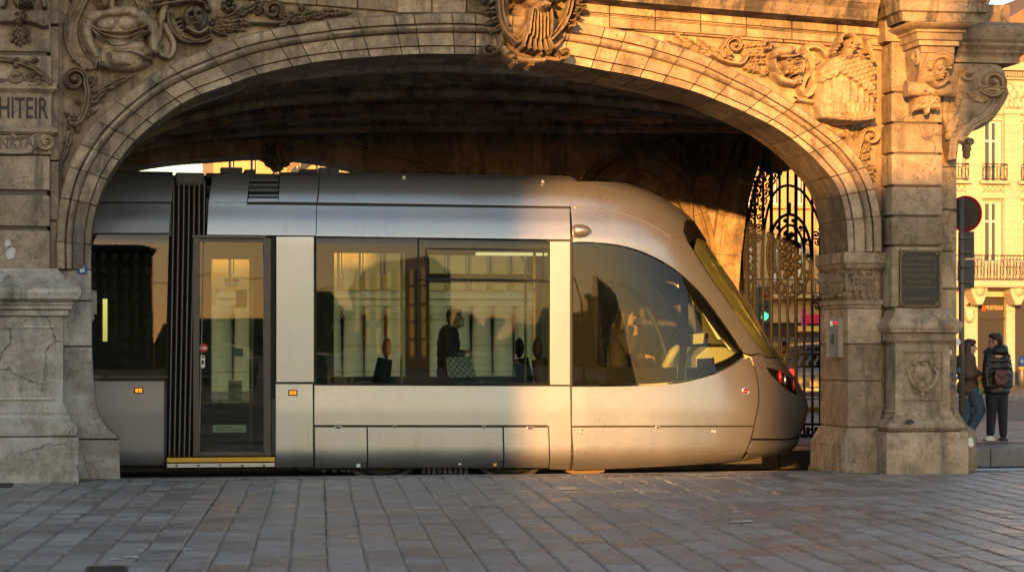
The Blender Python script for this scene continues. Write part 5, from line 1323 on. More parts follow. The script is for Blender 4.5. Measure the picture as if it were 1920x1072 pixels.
FP_('side_panel', [(1072.5,725)]+[(p[0],p[1]+3) for p in CBm[::-1][1:-1]]+[(1398,671.5),(1405,668.5)]+catmull([(1408,674),(1421,730),(1413,797)], 4)+[(1388,862),(1280,872),(1072.5,881)], bev=0)
FP_('nose', [(1410.5,667),(1424,664),(1437,671)]+sil(677,858,16)+[(1393,862),(1416,800)]+catmull([(1420,778),(1424,755),(1424,730),(1420,700),(1411.5,673)], 4), bev=0)
FP_('windscreen', [(1302,462),(1306,447)]+sil(448,674,16)+[(1441,668)]+[(p[0]+2,p[1]+.5) for p in APIL[::-1]], 'clear', thick=0)
FP_('cab_window', [(1074,455.5)]+CT[1:]+CBm[1:-1]+[(1074,721.5)], 'clear', thick=0)
FP_('windscreen_cap', [(1284.5,412)]+sil(405,446,6)+[(1304,446),(1292,454),(1284,440)], 'frit', thick=.05, off=.012)
hb2 = patch('headlight', HL, M['frit'], TR, off=.006, thick=.012, bev=.002, far=True)
# pillars of the far cab side seen through the near glass
for pts, r_ in (([(1168,532),(1200,560),(1228,605),(1246,655),(1250,690)], .035), ([(1150,722),(1200,706),(1250,690)], .03)):
    mb = MB(); mb.tube([px(x, y, YFS-.12) for x, y in catmull(pts, 6)], r_, 6); mb.build('cab_pillar', M['innerdark'], TR)
# --- interior
it = MB(); zfl = px(800, 838, YS+.1).z; zce = px(800, 462, YS+.1).z
it.box(X(-60,YS), X(1200,YS), YS+.25, YFS-.12, zfl-.05, zfl, 1); it.box(X(1200,YS)+.002, X(1310,YS), YC-.75, YC+.75, zfl-.05, zfl, 1); it.box(X(-60,YS), X(1052,YS), YS+.25, YFS-.06, zce, zce+.05, 0)
it.build('interior_lining', [M['inner'], M['innerdark']], TR)
ls = MB(); a = px(1000, 492, YC+.5); ls.box(X(905,YC), X(1052,YC), YC+.45, YC+.6, zce-.04, zce-.005, 0, .01); ls.build('ceiling_light', emit('warm ceiling strip lamp', (1.0,.86,.5), .28), TR)
bk = MB(); xb_ = X(1046, YC)
bk.box(xb_, xb_+.05, YS+.12, YC-.35, zfl, zce); bk.box(xb_, xb_+.05, YC+.45, YFS-.06, zfl, zce); bk.build('cab_bulkhead', M['innerdark'], TR)
for x, y0 in ((753, YC-.2), (1002, YC-.4), (985, YC+.5), (470, YC+.4)):
    mb = MB(); mb.tube([(X(x,y0), y0, zfl), (X(x,y0), y0, zce)], .018, 10); mb.build('grab_pole', M['cream'], TR)
def seat(x, y, s, face=1):
    mb = MB(); mb.box(x-.22, x+.22, y-.22, y+.22, zfl+.40, zfl+.50, 0, .04); mb.box(x-.05, x+.05, y-.05, y+.05, zfl, zfl+.40)
    o = mb.build('seat', M['fabric'], TR); m2 = MB(); xb = x-face*.22
    m2.tube([(xb, y, zfl+.46), (xb-face*.03, y, zfl+.75), (xb-face*.09, y, zfl+1.08)], [.11,.12,.10], 10); m2.ball((xb-face*.11, y, zfl+1.22), (.06,.13,.14), 2); m2.build('seat_back', M['fabric'], o)
seat(X(1040,YC), YC-.55, 1, 1); seat(X(1040,YC), YC+.75, 1, 1); seat(X(690,YC), YC+.75, 1, -1)
# cab: driver's seat, desk, screen
ds = MB(); cx, cy = X(1150, YC), YC-.05
ds.box(cx-.10, cx+.32, cy-.24, cy+.24, zfl+.46, zfl+.58, 0, .05); ds.box(cx, cx+.2, cy-.1, cy+.1, zfl, zfl+.46)
o = ds.build('driver_seat', M['fabric'], TR)
m2 = MB(); m2.prism([(cx-.02,zfl+.50),(cx-.10,zfl+.52),(cx-.20,zfl+.95),(cx-.26,zfl+1.20),(cx-.20,zfl+1.28),(cx-.12,zfl+1.24),(cx-.10,zfl+.98)], cy-.24, cy+.24, 0, .03); m2.build('seat_back', M['fabric'], o)
m2 = MB(); m2.tube([(cx-.05, cy-.29, zfl+.80), (cx+.28, cy-.29, zfl+.82)], .03, 8); m2.build('armrest', M['fabric'], o)
dk = MB(); q = lambda x, y, Y=YC-.3: (px(x, y, Y).x, px(x, y, Y).z)
dk.prism([q(1288,668), q(1310,650), q(1340,650), q(1392,668), q(1408,700), q(1400,740), q(1290,740)], YC-.75, YC+.8, 0, .03); o = dk.build('driver_desk', M['cream'], TR)
m2 = MB(); m2.prism([q(1290,672), q(1321,670), q(1321,700), q(1290,702)], YC-.78, YC-.74, 0, .004); m2.build('desk_screen', M['frit'], o)
m2 = MB(); m2.prism([q(1292,626), q(1316,624), q(1313,644), q(1294,645)], YC-.45, YC-.35, 0, .01); m2.prism([q(1316,624), q(1324,626), q(1320,648), q(1313,645)], YC-.45, YC+.0, 1, .01); m2.build('control_box', [M['cream'], M['frit']], o)
m2 = MB(); m2.tube([px(1300,655,YC-.3), px(1330,646,YC-.3), px(1360,652,YC-.3)], .02, 6); m2.box(px(1325,650,YC-.3).x, px(1352,650,YC-.3).x, YC-.5, YC-.2, px(1340,652,YC-.3).z, px(1340,645,YC-.3).z, 0, .01); m2.build('desk_controls', M['frit'], o)
m2 = MB(); m2.tube([px(1246,690,YC-.35), px(1262,660,YC-.35), px(1272,648,YC-.35)], [.05,.06,.035], 8); m2.build('control_column', M['cream'], o)
# ------------------------------------------------------------------ buildings of the square
def wall_stone(name, c1, c2, course=.42, soot=.15):
    m, nt, out = new_mat(name); T = NT(nt); p = T.pos(); n1 = T.noise(p, .5, 6, .6); n2 = T.noise(p, 5, 6, .65)
    c = T.mix(T.ramp(n1, .35, .65), c1, c2); c = T.mix(1.0, c, T.mix(n2, (.8,.8,.8), (1.18,1.18,1.18)), 'MULTIPLY')
    st = T.noise(T.vmul(p, (1.5,1.5,.2)), 1.0, 6, .65); c = T.mix(T.ramp(st, .55, .75, 0, soot), c, (.08,.065,.05))
    w_ = T.n('ShaderNodeTexWave', wave_type='BANDS', bands_direction='Z', i_Scale=1/course/2/PI*2*PI*.5, i_Distortion=0.0); T.l(p, w_.inputs['Vector'])
    j = T.ramp(w_.outputs['Fac'], .0, .012, 1, 0)
    pbsdf(T, out, T.mix(T.math('MULTIPLY', j, .45), c, (.10,.08,.06)), .9, 0, T.bump(n2, .3, .03), spec=.2); return m
M['cream_stone'] = wall_stone('cream building stone', (.48,.42,.325), (.41,.35,.265))
M['ochre_stone'] = wall_stone('ochre building stone', (.52,.37,.19), (.45,.31,.15))
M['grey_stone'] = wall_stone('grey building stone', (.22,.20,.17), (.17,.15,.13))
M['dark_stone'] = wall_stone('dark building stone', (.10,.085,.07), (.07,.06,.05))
M['brick'] = wall_stone('orange brick', (.55,.28,.10), (.48,.22,.08), .3)
M['roof'] = plain('weathered zinc roof', (.14,.12,.11), .5, .2, var=.25, scale=3); M['tile'] = plain('brown tiled roof', (.20,.12,.075), .8, var=.3, scale=5)
M['white'] = plain('white window paint', (.70,.66,.58), .5); M['dark'] = plain('dark wood', (.025,.022,.02), .5)
M['curtain'] = plain('cream curtain', (.55,.48,.33), .8, var=.25, scale=12)
def winglass():
    m, nt, out = new_mat('dark window pane'); T = NT(nt); pbsdf(T, out, (.03,.032,.035), .06, 0, T.bump(T.noise(T.pos(), .8, 2), .02, .05), spec=.8); return m
M['pane'] = winglass()
class Building:
    """upright box whose front (face -1: towards -Y, +1: towards +Y) has openings; windows are parts of it."""
    def __init__(self, name, label, x0, x1, yf, z0, z1, mat, face=-1, deep=10, roof='roof', cat='building', group=None, cor=.4):
        self.face, self.yf = face, yf; self.x0, self.x1, self.z0, self.z1 = x0, x1, z0, z1; self.deep = deep
        self.root = thing(name, label, cat, ((x0+x1)/2, yf, z0), group); self.mat = mat; self.h = []; self.protos = {}; self.roofm = roof; self.cor = cor
    def Y(self, out): return self.yf+self.face*out
    def hole(self, x0, x1, z0, z1): self.h.append((x0, x1, z0, z1))
    def window(self, cx, z, w, h, bars=True, curtain=False, open_=True):
        if open_: self.hole(cx-w/2, cx+w/2, z, z+h)
        key = (round(w, 2), round(h, 2), curtain)
        if key not in self.protos:
            mb = MB(); f = self.face; t = .07
            def b(a0, a1, o0, o1, c0, c1, mi=0): y0, y1 = sorted((f*o0, f*o1)); mb.box(a0, a1, y0, y1, c0, c1, mi)
            b(-w/2, -w/2+t, -.22, -.14, 0, h); b(w/2-t, w/2, -.22, -.14, 0, h); b(-w/2+t, w/2-t, -.22, -.14, h-t, h); b(-w/2+t, w/2-t, -.22, -.14, 0, t)
            if bars: b(-t*.5, t*.5, -.22, -.135, t, h-t); b(-w/2+t, -t*.5, -.21, -.15, h*.66, h*.66+t*.8); b(t*.5, w/2-t, -.21, -.15, h*.66, h*.66+t*.8)
            o = mb.build('window', M['white'], self.root); m2 = MB(); y = -f*.19
            m2.add([(-w/2,y,0),(w/2,y,0),(w/2,y,h),(-w/2,y,h)], [(0,1,2,3)])
            if curtain:
                for s in (-1, 1): m2.box(s*w*.36-w*.11, s*w*.36+w*.11, *sorted((y+f*.005, y+f*.012)), t, h-t, 1)
            p = m2.build('pane', [M['pane'], M['curtain']], o)
            o.matrix_parent_inverse = Matrix(); o.location = (cx-self.root.location.x, 0, z-self.z0); p.matrix_parent_inverse = Matrix(); self.protos[key] = o
        else:
            s = self.protos[key]; o = s.copy(); COL.objects.link(o); o.location = (cx-self.root.location.x, 0, z-self.z0)
            for g in s.children: d = g.copy(); COL.objects.link(d); d.parent = o
    def part(self, name, mb, m): return mb.build(name, m, self.root)
    def box(self, mb, x0, x1, o0, o1, z0, z1, mi=0, ch=0):
        y0, y1 = sorted((self.Y(o0), self.Y(o1))); mb.box(x0, x1, y0, y1, z0, z1, mi, ch)
    def finish(self):
        mb = MB(); H = self.h; xs = sorted({self.x0, self.x1} | {a for h in H for a in h[:2] if self.x0 < a < self.x1}); zs = sorted({self.z0, self.z1} | {a for h in H for a in h[2:] if self.z0 < a < self.z1})
        for j in range(len(zs)-1):
            run = None
            for i in range(len(xs)):
                solid = i < len(xs)-1 and not any(h[0] <= (xs[i]+xs[i+1])/2 <= h[1] and h[2] <= (zs[j]+zs[j+1])/2 <= h[3] for h in H)
                if solid and run is None: run = xs[i]
                if not solid and run is not None: self.box(mb, run, xs[i], 0, -.3, zs[j], zs[j+1]); run = None
        self.box(mb, self.x0, self.x1, -.32, -self.deep, self.z0-.3, self.z1)
        self.part('wall', mb, self.mat)
        if self.roofm:
            r = MB(); y0, y1 = self.Y(.1), self.Y(-self.deep); ym = (self.Y(-2.2), self.Y(-self.deep+2.2)); zr = self.z1+.3; 
            vs = [(self.x0-.1,y0,zr),(self.x1+.1,y0,zr),(self.x1+.1,y1,zr),(self.x0-.1,y1,zr),(self.x0+1.2,ym[0],zr+2.6),(self.x1-1.2,ym[0],zr+2.6),(self.x1-1.2,ym[1],zr+2.6),(self.x0+1.2,ym[1],zr+2.6)]
            r.add(vs, [(0,1,5,4),(1,2,6,5),(2,3,7,6),(3,0,4,7),(4,5,6,7),(0,1,2,3)]); self.part('roof', r, M[self.roofm])
            c = MB(); self.box(c, self.x0-self.cor, self.x1+self.cor, self.cor, -self.deep-self.cor, self.z1+.05, self.z1+.3); self.box(c, self.x0-.2, self.x1+.2, .2, -.3, self.z1-.25, self.z1+.05); self.part('cornice', c, self.mat)
        return self
def railing(b, x0, x1, out, z, h, name='balcony_railing', step=.11):
    mb = MB(); y = b.Y(out); n = max(2, int((x1-x0)/step))
    for zz in (z+.05, z+h): mb.tube([(x0,y,zz),(x1,y,zz)], .022, 5)
    for k in range(n+1):
        x = x0+(x1-x0)*k/n; mb.tube([(x,y,z+.05),(x,y,z+h)], .010, 4)
        if k % 2 == 0 and k < n:
            mb.tube([(x+step*(.5+.45*math.cos(a)), y, z+h*.5+h*.3*math.sin(a)) for a in np.linspace(0, 2*PI, 9)[:-1]], .011, 4, closed=True)
    return b.part(name, mb, M['iron'])
# ---- sunlit corner building on the right
YB = 44.4; bx = lambda x: X(x, YB); bz = lambda y: px(1860, y, YB).z
B = Building('apartment_building', 'sunlit cream stone building with iron balconies behind the two people', bx(1700), bx(2120), YB, FZ, bz(118), M['cream_stone'], roof=None)
bay = bx(1930)-bx(1858); hw = (bx(1879)-bx(1841))
for k in range(-2, 4):
    cx = bx(1860)+k*bay
    B.window(cx, bz(492), hw, bz(377)-bz(492), curtain=True); B.window(cx, bz(342), hw, bz(226)-bz(342), curtain=True)
    g = MB(); B.box(g, cx-hw*.68, cx+hw*.68, .18, 0, bz(373), bz(366), 0, .02); B.box(g, cx-hw*.62, cx+hw*.62, .10, 0, bz(366), bz(346), 0, .02)
    for q in range(9): g.ball((cx-hw*.5+q*hw/8, B.Y(.10), bz(356)+.08*(q%2)), (.11,.05,.10), 1)
    B.box(g, cx-hw*.62, cx-hw*.5, .08, 0, bz(492), bz(374)); B.box(g, cx+hw*.5, cx+hw*.62, .08, 0, bz(492), bz(374)); B.box(g, cx-hw*.75, cx+hw*.75, .35, 0, bz(346), bz(340), 0, .03)
    B.part('window_surround', g, M['cream_stone']); railing(B, cx-hw*.6, cx+hw*.6, .28, bz(340), bz(309)-bz(340), 'window_guard')
    pg = MB(); px0 = cx+bay*.5; B.box(pg, px0-.28, px0+.28, .14, 0, bz(500), bz(160), 0, .02); B.box(pg, px0-.34, px0+.34, .22, 0, bz(214), bz(205), 0, .02)
    for q in range(4): pg.ball((px0-.24+q*.16, B.Y(.18), bz(198)), (.09,.08,.13), 1)
    B.part('pilaster', pg, M['cream_stone'])
    co_ = MB(); x_ = cx+bay*.48; co_.prism([(x_-.3, bz(530)), (x_+.3, bz(530)), (x_+.26, bz(552)), (x_+.1, bz(572)), (x_-.1, bz(572)), (x_-.26, bz(552))], B.Y(.7), B.Y(0), 0, .05); co_.ball((x_, B.Y(.65), bz(545)), (.2,.2,.25), 1); B.part('balcony_bracket', co_, M['cream_stone'])
en_ = MB(); B.box(en_, B.x0, B.x1, .95, 0, bz(540), bz(528), 0, .05); B.part('balcony_slab', en_, M['cream_stone'])
railing(B, B.x0, B.x1, .85, bz(528), bz(481)-bz(528))
f_ = MB(); B.box(f_, B.x0, B.x1, .12, 0, bz(215), bz(150)); 
for q in range(60):
    x_ = B.x0+q*(B.x1-B.x0)/60; f_.ball((x_, B.Y(.13), bz(180)+.25*math.sin(q*1.9)), (.16,.07,.22), 1)
B.box(f_, B.x0, B.x1, .5, 0, bz(135), bz(119), 0, .05); B.box(f_, B.x0, B.x1, .3, 0, bz(150), bz(135))
for q in range(90): x_ = B.x0+q*(B.x1-B.x0)/90; B.box(f_, x_, x_+.12, .42, .3, bz(146), bz(137))
B.part('cornice', f_, M['cream_stone'])
rf_ = MB(); y0 = B.Y(.3)
rf_.prism([(bx(1868), bz(118)), (bx(2120), bz(118)), (bx(2120), bz(-40)), (bx(1975), bz(-30)), (bx(1925), bz(12)), (bx(1890), bz(34)), (bx(1868), bz(60))], y0+.3, y0+9); B.part('roof', rf_, M['tile'])
B.hole(bx(1833), bx(1887), FZ, bz(556)); B.hole(bx(1903), bx(1950), FZ, bz(560))
d_ = MB(); B.box(d_, bx(1833), bx(1887), -.22, -.3, FZ, bz(556))
for k in range(14): x_ = bx(1835)+k*(bx(1886)-bx(1835))/14; B.box(d_, x_, x_+.05, -.19, -.23, FZ+.1, bz(600))
B.box(d_, bx(1833), bx(1887), -.12, -.24, bz(598), bz(594)); dd = B.part('door', d_, M['dark'])
d2 = MB(); B.box(d2, bx(1903), bx(1950), -.22, -.3, FZ, bz(560)); B.part('door', d2, M['dark'])
sg = MB(); add_text(sg, 'MORTEGUI', (bx(1867), B.Y(-.15), bz(577)), .19, bx(1884)-bx(1852), .006, .004, 0); sg.ball((bx(1847), B.Y(-.15), bz(577)), (.07,.02,.12), 1, 1); sg.ball((bx(1848), B.Y(-.15), bz(581)), (.10,.02,.05), 1, 1)
M['goldtext'] = plain('faded pale lettering', (.42,.28,.15), .6); M['redlogo'] = plain('red logo', (.5,.06,.03), .6)
sg.build('shop_name', [M['goldtext'], M['redlogo']], dd)
B.finish()
ln = thing('wall_lantern', 'small wall lantern beside the dark door of the cream building', 'lantern', (bx(1812), YB-.3, bz(590)))
m_ = MB(); c = (bx(1812), YB-.3, bz(590)); m_.lathe([(.0,.26),(.05,.22),(.16,.14),(.14,-.14),(.06,-.22),(0,-.24)], c, 'z', 6); m_.build('lantern_glass', M['curtain'], ln); m_ = MB(); m_.tube([(c[0],c[1],c[2]+.2),(c[0],c[1],c[2]+.35),(c[0],YB,c[2]+.3)], .025, 6); m_.build('bracket', M['iron'], ln)
# ---- colonnaded building seen through the rear arch and the tram windows
YK = 40.0; kx = lambda x: X(x, YK); kz = lambda y: px(760, y, YK).z
K = Building('colonnade_building', 'yellow stone building with tall columns behind the tram, seen through the rear arch', kx(406), kx(1180), YK, FZ, 11.0, M['ochre_stone'], roof='tile')
M['stone_pillar'] = wall_stone('pale column stone', (.55,.50,.40), (.48,.43,.34), 1.2)
n = 20; pk = None
for k in range(n):
    x_ = kx(414)+k*(kx(1170)-kx(414))/(n-1)
    if k == 0:
        c_ = MB(); zt_k = kz(575); c_.lathe([(.40,FZ),(.40,FZ+.3),(.33,FZ+.34),(.31,FZ+.5),(.30,FZ+(zt_k-FZ)*.4),(.26,zt_k-.3),(.32,zt_k-.22),(.36,zt_k-.1),(.36,zt_k)], (x_, K.Y(.6), 0), 'z', 16); pk = c_.build('column', M['stone_pillar'], K.root, 40); xk = x_
        p_ = MB(); K.box(p_, x_-.22, x_+.22, .16, 0, kz(545), 10.6, 0, .02); pp_ = p_.build('pilaster', M['ochre_stone'], K.root)
    else:
        for s_ in (pk, pp_): o = s_.copy(); COL.objects.link(o); o.location = (x_-xk, 0, 0)
    if k < n-1:
        sp = (kx(1170)-kx(414))/(n-1); K.window(x_+sp/2, kz(520), sp*.5, kz(420)-kz(520)); K.window(x_+sp/2, kz(360), sp*.5, kz(240)-kz(360))
        K.window(x_+sp/2, FZ+.2, sp*.55, kz(600)-FZ)
e_ = MB(); K.box(e_, K.x0, K.x1, .95, 0, kz(575), kz(562), 0, .03); K.box(e_, K.x0, K.x1, 1.05, 0, kz(562)+.005, kz(548), 0, .04); K.part('entablature', e_, M['stone_pillar'])
d_ = MB(); d_.add([(kx(536), K.Y(.9), kz(330)), (kx(580), K.Y(.9), kz(296)), (kx(580), K.Y(.5), kz(296)), (kx(536), K.Y(.5), kz(330)), (kx(536), K.Y(.9), kz(318)), (kx(580), K.Y(.9), kz(285)), (kx(580), K.Y(.5), kz(285)), (kx(536), K.Y(.5), kz(318))], [(0,1,5,4),(3,2,6,7),(0,3,7,4),(1,2,6,5),(4,5,6,7),(0,1,2,3)]); K.part('timber_brace', d_, M['tile'])
K.finish()
# ---- building behind the iron gate, shops in shade at its foot
YG = 47.0; gx = lambda x: X(x, YG); gz = lambda y: px(1480, y, YG).z
G = Building('shop_building', 'sunlit orange stone building with dark shopfronts behind the iron gate', gx(1205), gx(1690), YG, FZ, 15, M['ochre_stone'])
sp = gx(1478)-gx(1432)
for k in range(-4, 6):
    cx = gx(1455)+k*sp
    G.window(cx, gz(530), sp*.42, gz(440)-gz(530)); G.window(cx, gz(385), sp*.42, gz(300)-gz(385)); G.window(cx, gz(250), sp*.42, gz(180)-gz(250))
    s_ = MB(); G.box(s_, cx-sp*.3, cx+sp*.3, .25, 0, gz(392), gz(385), 0, .02); G.box(s_, cx-sp*.28, cx+sp*.28, .2, 0, gz(294), gz(288), 0, .02); G.box(s_, cx+sp*.42, cx+sp*.56, .1, 0, gz(600), gz(160)); G.part('window_surround', s_, M['ochre_stone'])
sb_ = MB(); G.box(sb_, G.x0, G.x1, .9, 0, gz(562), gz(553), 0, .03); G.box(sb_, G.x0, G.x1, .2, 0, gz(605), gz(590), 0, .02); G.part('balcony_slab', sb_, M['ochre_stone']); railing(G, G.x0, G.x1, .8, gz(553), gz(525)-gz(553), step=.16)
for k in range(-4, 6):
    cx = gx(1455)+k*sp; G.hole(cx-sp*.42, cx+sp*.42, FZ, gz(622)); s_ = MB(); G.box(s_, cx-sp*.42, cx+sp*.42, -.24, -.3, FZ, gz(622)); o = G.part('shopfront', s_, M['pane'])
aw = MB(); aw.add([(gx(1395),G.Y(.05),gz(606)),(gx(1600),G.Y(.05),gz(606)),(gx(1600),G.Y(1.6),gz(632)),(gx(1395),G.Y(1.6),gz(632)),(gx(1395),G.Y(1.6),gz(640)),(gx(1600),G.Y(1.6),gz(640))], [(0,1,2,3),(3,2,5,4)]); G.part('awning', aw, M['dark'])
G.finish()
for (x, y, w_, h_, col, lab) in ((1507,600,.09,.38,(1.0,.06,.22),'small glowing pink sign above the shops behind the gate, left of the red one'),(1532,598,.36,.15,(1.0,.05,.09),'glowing red sign above the shops behind the gate'),(1520,616,.55,.09,(1.0,.62,.10),'thin glowing yellow light strip under the red sign behind the gate')):
    m_ = MB(); c = px(x, y, YG-1.75); m_.box(c.x-w_, c.x+w_, c.y-.06, c.y, c.z-h_, c.z+h_, 0, .03); tag(m_.build('neon_sign', emit('neon '+lab[:12], col, .09)), lab, 'neon sign')
def lit_row(): pass
# ---- traffic lights
M['lamp_green'] = emit('green traffic lamp', (.05,1.0,.25), .7); M['lamp_red'] = emit('red traffic lamp', (1.0,.05,.03), 3.5)
def traffic_light(p, h, lit, label, face=-1, group=None):
    t = thing('traffic_light', label, 'traffic light', (p[0], p[1], p[2]), group); m_ = MB(); m_.tube([(p[0],p[1],p[2]),(p[0],p[1],p[2]+h)], .05, 10); m_.build('pole', M['iron'], t)
    m_ = MB(); m_.box(p[0]-.14, p[0]+.14, p[1]+face*.05-.12, p[1]+face*.05+.12, p[2]+h-.45, p[2]+h+.4, 0, .04); m_.build('housing', M['black'], t)
    for k in range(3):
        m_ = MB(); m_.ball((p[0], p[1]+face*.17, p[2]+h-.25+k*.24), (.09,.03,.09), 1); m_.build('lamp_lens', M[lit] if (k == 0 and lit == 'lamp_green') or (k == 2 and lit == 'lamp_red') else M['redlens' if k == 2 else 'dark'], t)
p = px(1430, 640, 21.0); zt_ = px(1430, 593, 21.0).z; traffic_light((p.x, 21.0, FZ), zt_+.25-FZ, 'lamp_green', 'traffic light showing green on the street behind the iron gate')
m_ = MB(); q = px(1419, 578, 24); m_.box(q.x-.14, q.x+.14, q.y-.05, q.y+.05, q.z-.12, q.z+.12, 0, .03); m_.tube([(q.x, q.y+.07, q.z+.1), (q.x, q.y+.07, FZ)], .035, 8, 1); M['ysign'] = plain('yellow sign face', (.85,.42,.02), .5); tag(m_.build('street_sign', [M['ysign'], M['iron']]), 'small yellow street sign on a thin post behind the iron gate', 'street sign')
# ---- cars
CAR_G = 'cars parked around the square'
def make_car(label, col, loc, rz, lights=False, kind='car', group=CAR_G):
    """hatchback, nose towards local +x."""
    t = thing('parked_car' if not lights else 'queuing_car', label, kind, (0,0,0), group); L = 2.05; hwid = .86
    paint = plain('car paint '+label[:14], col, .25, .2, coat=.8)
    side = [(-L,.45),(-L+.02,.62),(-L+.08,.92),(-1.75,1.42),(-1.45,1.50),(-.2,1.52),(.25,1.42),(.85,1.02),(1.55,.92),(1.95,.72),(L,.50),(L-.05,.28),(-L+.05,.28)]
    def loft(prof, y_of, n=7):
        mb = MB(); rows = []
        for k in range(n):
            s = -1+2*k/(n-1); rows.append([(x, s*y_of(z), z-.05*s*s*(1 if z > 1.2 else 0)) for x, z in prof])
        m = len(prof); vs = [p for r_ in rows for p in r_]
        mb.add(vs, [(i*m+j, i*m+(j+1)%m, (i+1)*m+(j+1)%m, (i+1)*m+j) for i in range(n-1) for j in range(m)]+[tuple(range(m-1,-1,-1)), tuple(range((n-1)*m, n*m))], 0, False); return mb
    yo = lambda z: hwid*(1-.22*max(0, (z-.85)/.65)**1.3)*(1-.08*max(0,.5-z))
    P = catmull(side, 4, True); mb = loft(P, yo); mb.build('body', paint, t, 40)
    g1 = MB()
    for s in (-1, 1):
        w_ = [(-1.5,.98),(-1.42,1.40),(-.45,1.42),(-.45,.98)]; w2 = [(-.38,.98),(-.38,1.42),(.15,1.36),(.62,1.02),(.62,.98)]
        for q in (w_, w2): g1.add([(x, s*(yo(z)+.006), z) for x, z in q], [tuple(range(len(q)))])
    g1.build('side_glass', M['pane'], t)
    for (xa, za, xb, zb) in ((-1.93,1.0,-1.74,1.40),(.34,1.37,.84,1.05)):
        m2 = MB(); e = .015; sg_ = -1 if xa < 0 else 1; m2.add([(xa+sg_*e,-.66,za+e),(xa+sg_*e,.66,za+e),(xb+sg_*e,.58,zb+e),(xb+sg_*e,-.58,zb+e)], [(0,1,2,3)]); m2.build('rear_window' if xa < 0 else 'windscreen', M['pane'], t)
    rl_ = emit('car tail lamp', (1,.04,.02), .5) if lights else M['redlens']
    for s in (-1, 1):
        m2 = MB(); m2.ball((-L+.06, s*.66, .80), (.05,.12,.15), 2); m2.build('tail_lamp', rl_, t); m2 = MB(); m2.ball((L-.22, s*.6, .68), (.14,.16,.08), 2); m2.build('headlight', M['chrome'], t)
        for wx in (-1.25, 1.28):
            m2 = MB(); m2.lathe([(.20,-.10),(.30,-.11),(.315,-.07),(.315,.07),(.30,.11),(.20,.10)], (wx, s*.76, .315), 'y', 22); o = m2.build('wheel', M['rubber'], t, 40); m3 = MB(); m3.lathe([(.19,.105*s),(.17,.06*s),(.04,.10*s),(.0,.1*s)], (wx, s*.76, .315), 'y', 14); m3.build('rim', M['alu'], o)
    m2 = MB(); m2.box(-L-.012, -L+.02, -.26, .26, .56, .67, 0, .004); m2.build('number_plate', M['yplate'], t)
    t.location = loc; t.rotation_euler = (0,0,rz); return t
M['yplate'] = plain('yellow number plate', (.75,.45,.05), .5)
p = px(1536, 700, 23.0); make_car('dark car with glowing red tail lamps seen through the gate bars', (.02,.02,.024), (p.x, 23.0, FZ), R(74), True, group=None)
def rf(x, y, Yv): q = px(x, y, Yv); return Vector((q.x, 2*YS-Yv, q.z))
for (x, Yv, col, rz, lab) in ((432, 62, (.45,.47,.48), R(-80), 'pale silver hatchback mirrored in the tram door glass'), (640, 66, (.03,.05,.055), R(170), 'dark teal car mirrored at the foot of the first saloon window'), (940, 64, (.55,.55,.53), R(12), 'white car mirrored at the foot of the second saloon window'), (598, 60, (.03,.03,.05), R(-70), 'dark blue car mirrored at the left edge of the saloon window')):
    q = rf(x, 700, Yv); make_car(lab, col, (q.x, q.y, 0), rz)
# ---- buildings of the square behind the camera, seen mirrored in the glass
def back(x0, x1, ytop, Yv, mat, lab, rows, cols, roof='roof', side=False):
    a, b = rf(x0, ytop, Yv), rf(x1, ytop, Yv); zt = a.z; h = zt
    b_ = Building('town_house', lab, min(a.x,b.x), max(a.x,b.x), a.y, 0, zt-(2.9 if roof else 0), M[mat], face=1, deep=14, roof=roof, group='buildings mirrored in the tram glass')
    w_ = (b_.x1-b_.x0)/cols; hh = (b_.z1)/rows
    for i in range(cols):
        for j in range(rows): b_.window(b_.x0+w_*(i+.5), hh*(j+.25), w_*.42, hh*.55)
    b_.finish(); return b_
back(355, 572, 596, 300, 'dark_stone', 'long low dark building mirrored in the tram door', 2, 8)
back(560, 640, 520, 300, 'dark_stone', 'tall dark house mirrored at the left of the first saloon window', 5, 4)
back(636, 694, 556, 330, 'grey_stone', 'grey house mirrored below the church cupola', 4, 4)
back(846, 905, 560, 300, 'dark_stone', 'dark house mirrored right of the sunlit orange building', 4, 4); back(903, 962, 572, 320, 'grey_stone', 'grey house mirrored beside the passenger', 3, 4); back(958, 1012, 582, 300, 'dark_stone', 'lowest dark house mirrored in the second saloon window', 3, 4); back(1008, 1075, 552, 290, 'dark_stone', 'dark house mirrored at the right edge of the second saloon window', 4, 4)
back(1072, 1150, 560, 310, 'grey_stone', 'grey house mirrored at the left of the cab window', 4, 5); back(1146, 1236, 520, 280, 'dark_stone', 'dark house with a broad roof mirrored above the driver', 5, 6); back(1230, 1480, 478, 230, 'dark_stone', 'tall dark block mirrored at the front of the cab window', 7, 12); back(40, 287, 395, 240, 'dark_stone', 'unseen tall dark block added to darken the rear section glass of the tram', 9, 12); back(289, 353, 584, 270, 'dark_stone', 'low dark house mirrored beside the gangway bellows', 3, 3)  # the tallest block is added so the rear window mirrors dark
a, b = rf(698, 487, 250), rf(790, 487, 250)
ob = thing('town_house', 'sunlit orange brick building mirrored in the saloon windows of the tram', 'building', (a.x, a.y, 0), 'buildings mirrored in the tram glass')
mb = MB(); wl = b.x-a.x; hz = a.z; q = [(0,0),(wl,0),(wl+6,-16),(4,-30)]           # plan: the long west wall is lit along the street
pl_ = [(a.x, a.y), (a.x+wl*.30, a.y+9), (a.x+wl*1.5, a.y+5), (a.x+wl*1.5, a.y-24), (a.x, a.y-24)]
pl_ = [(a.x+wl*.0, a.y-22), (a.x+wl*1.05, a.y+6), (a.x+wl*1.55, a.y+2), (a.x+wl*1.5, a.y-26)]
mb.v = []; n = 4
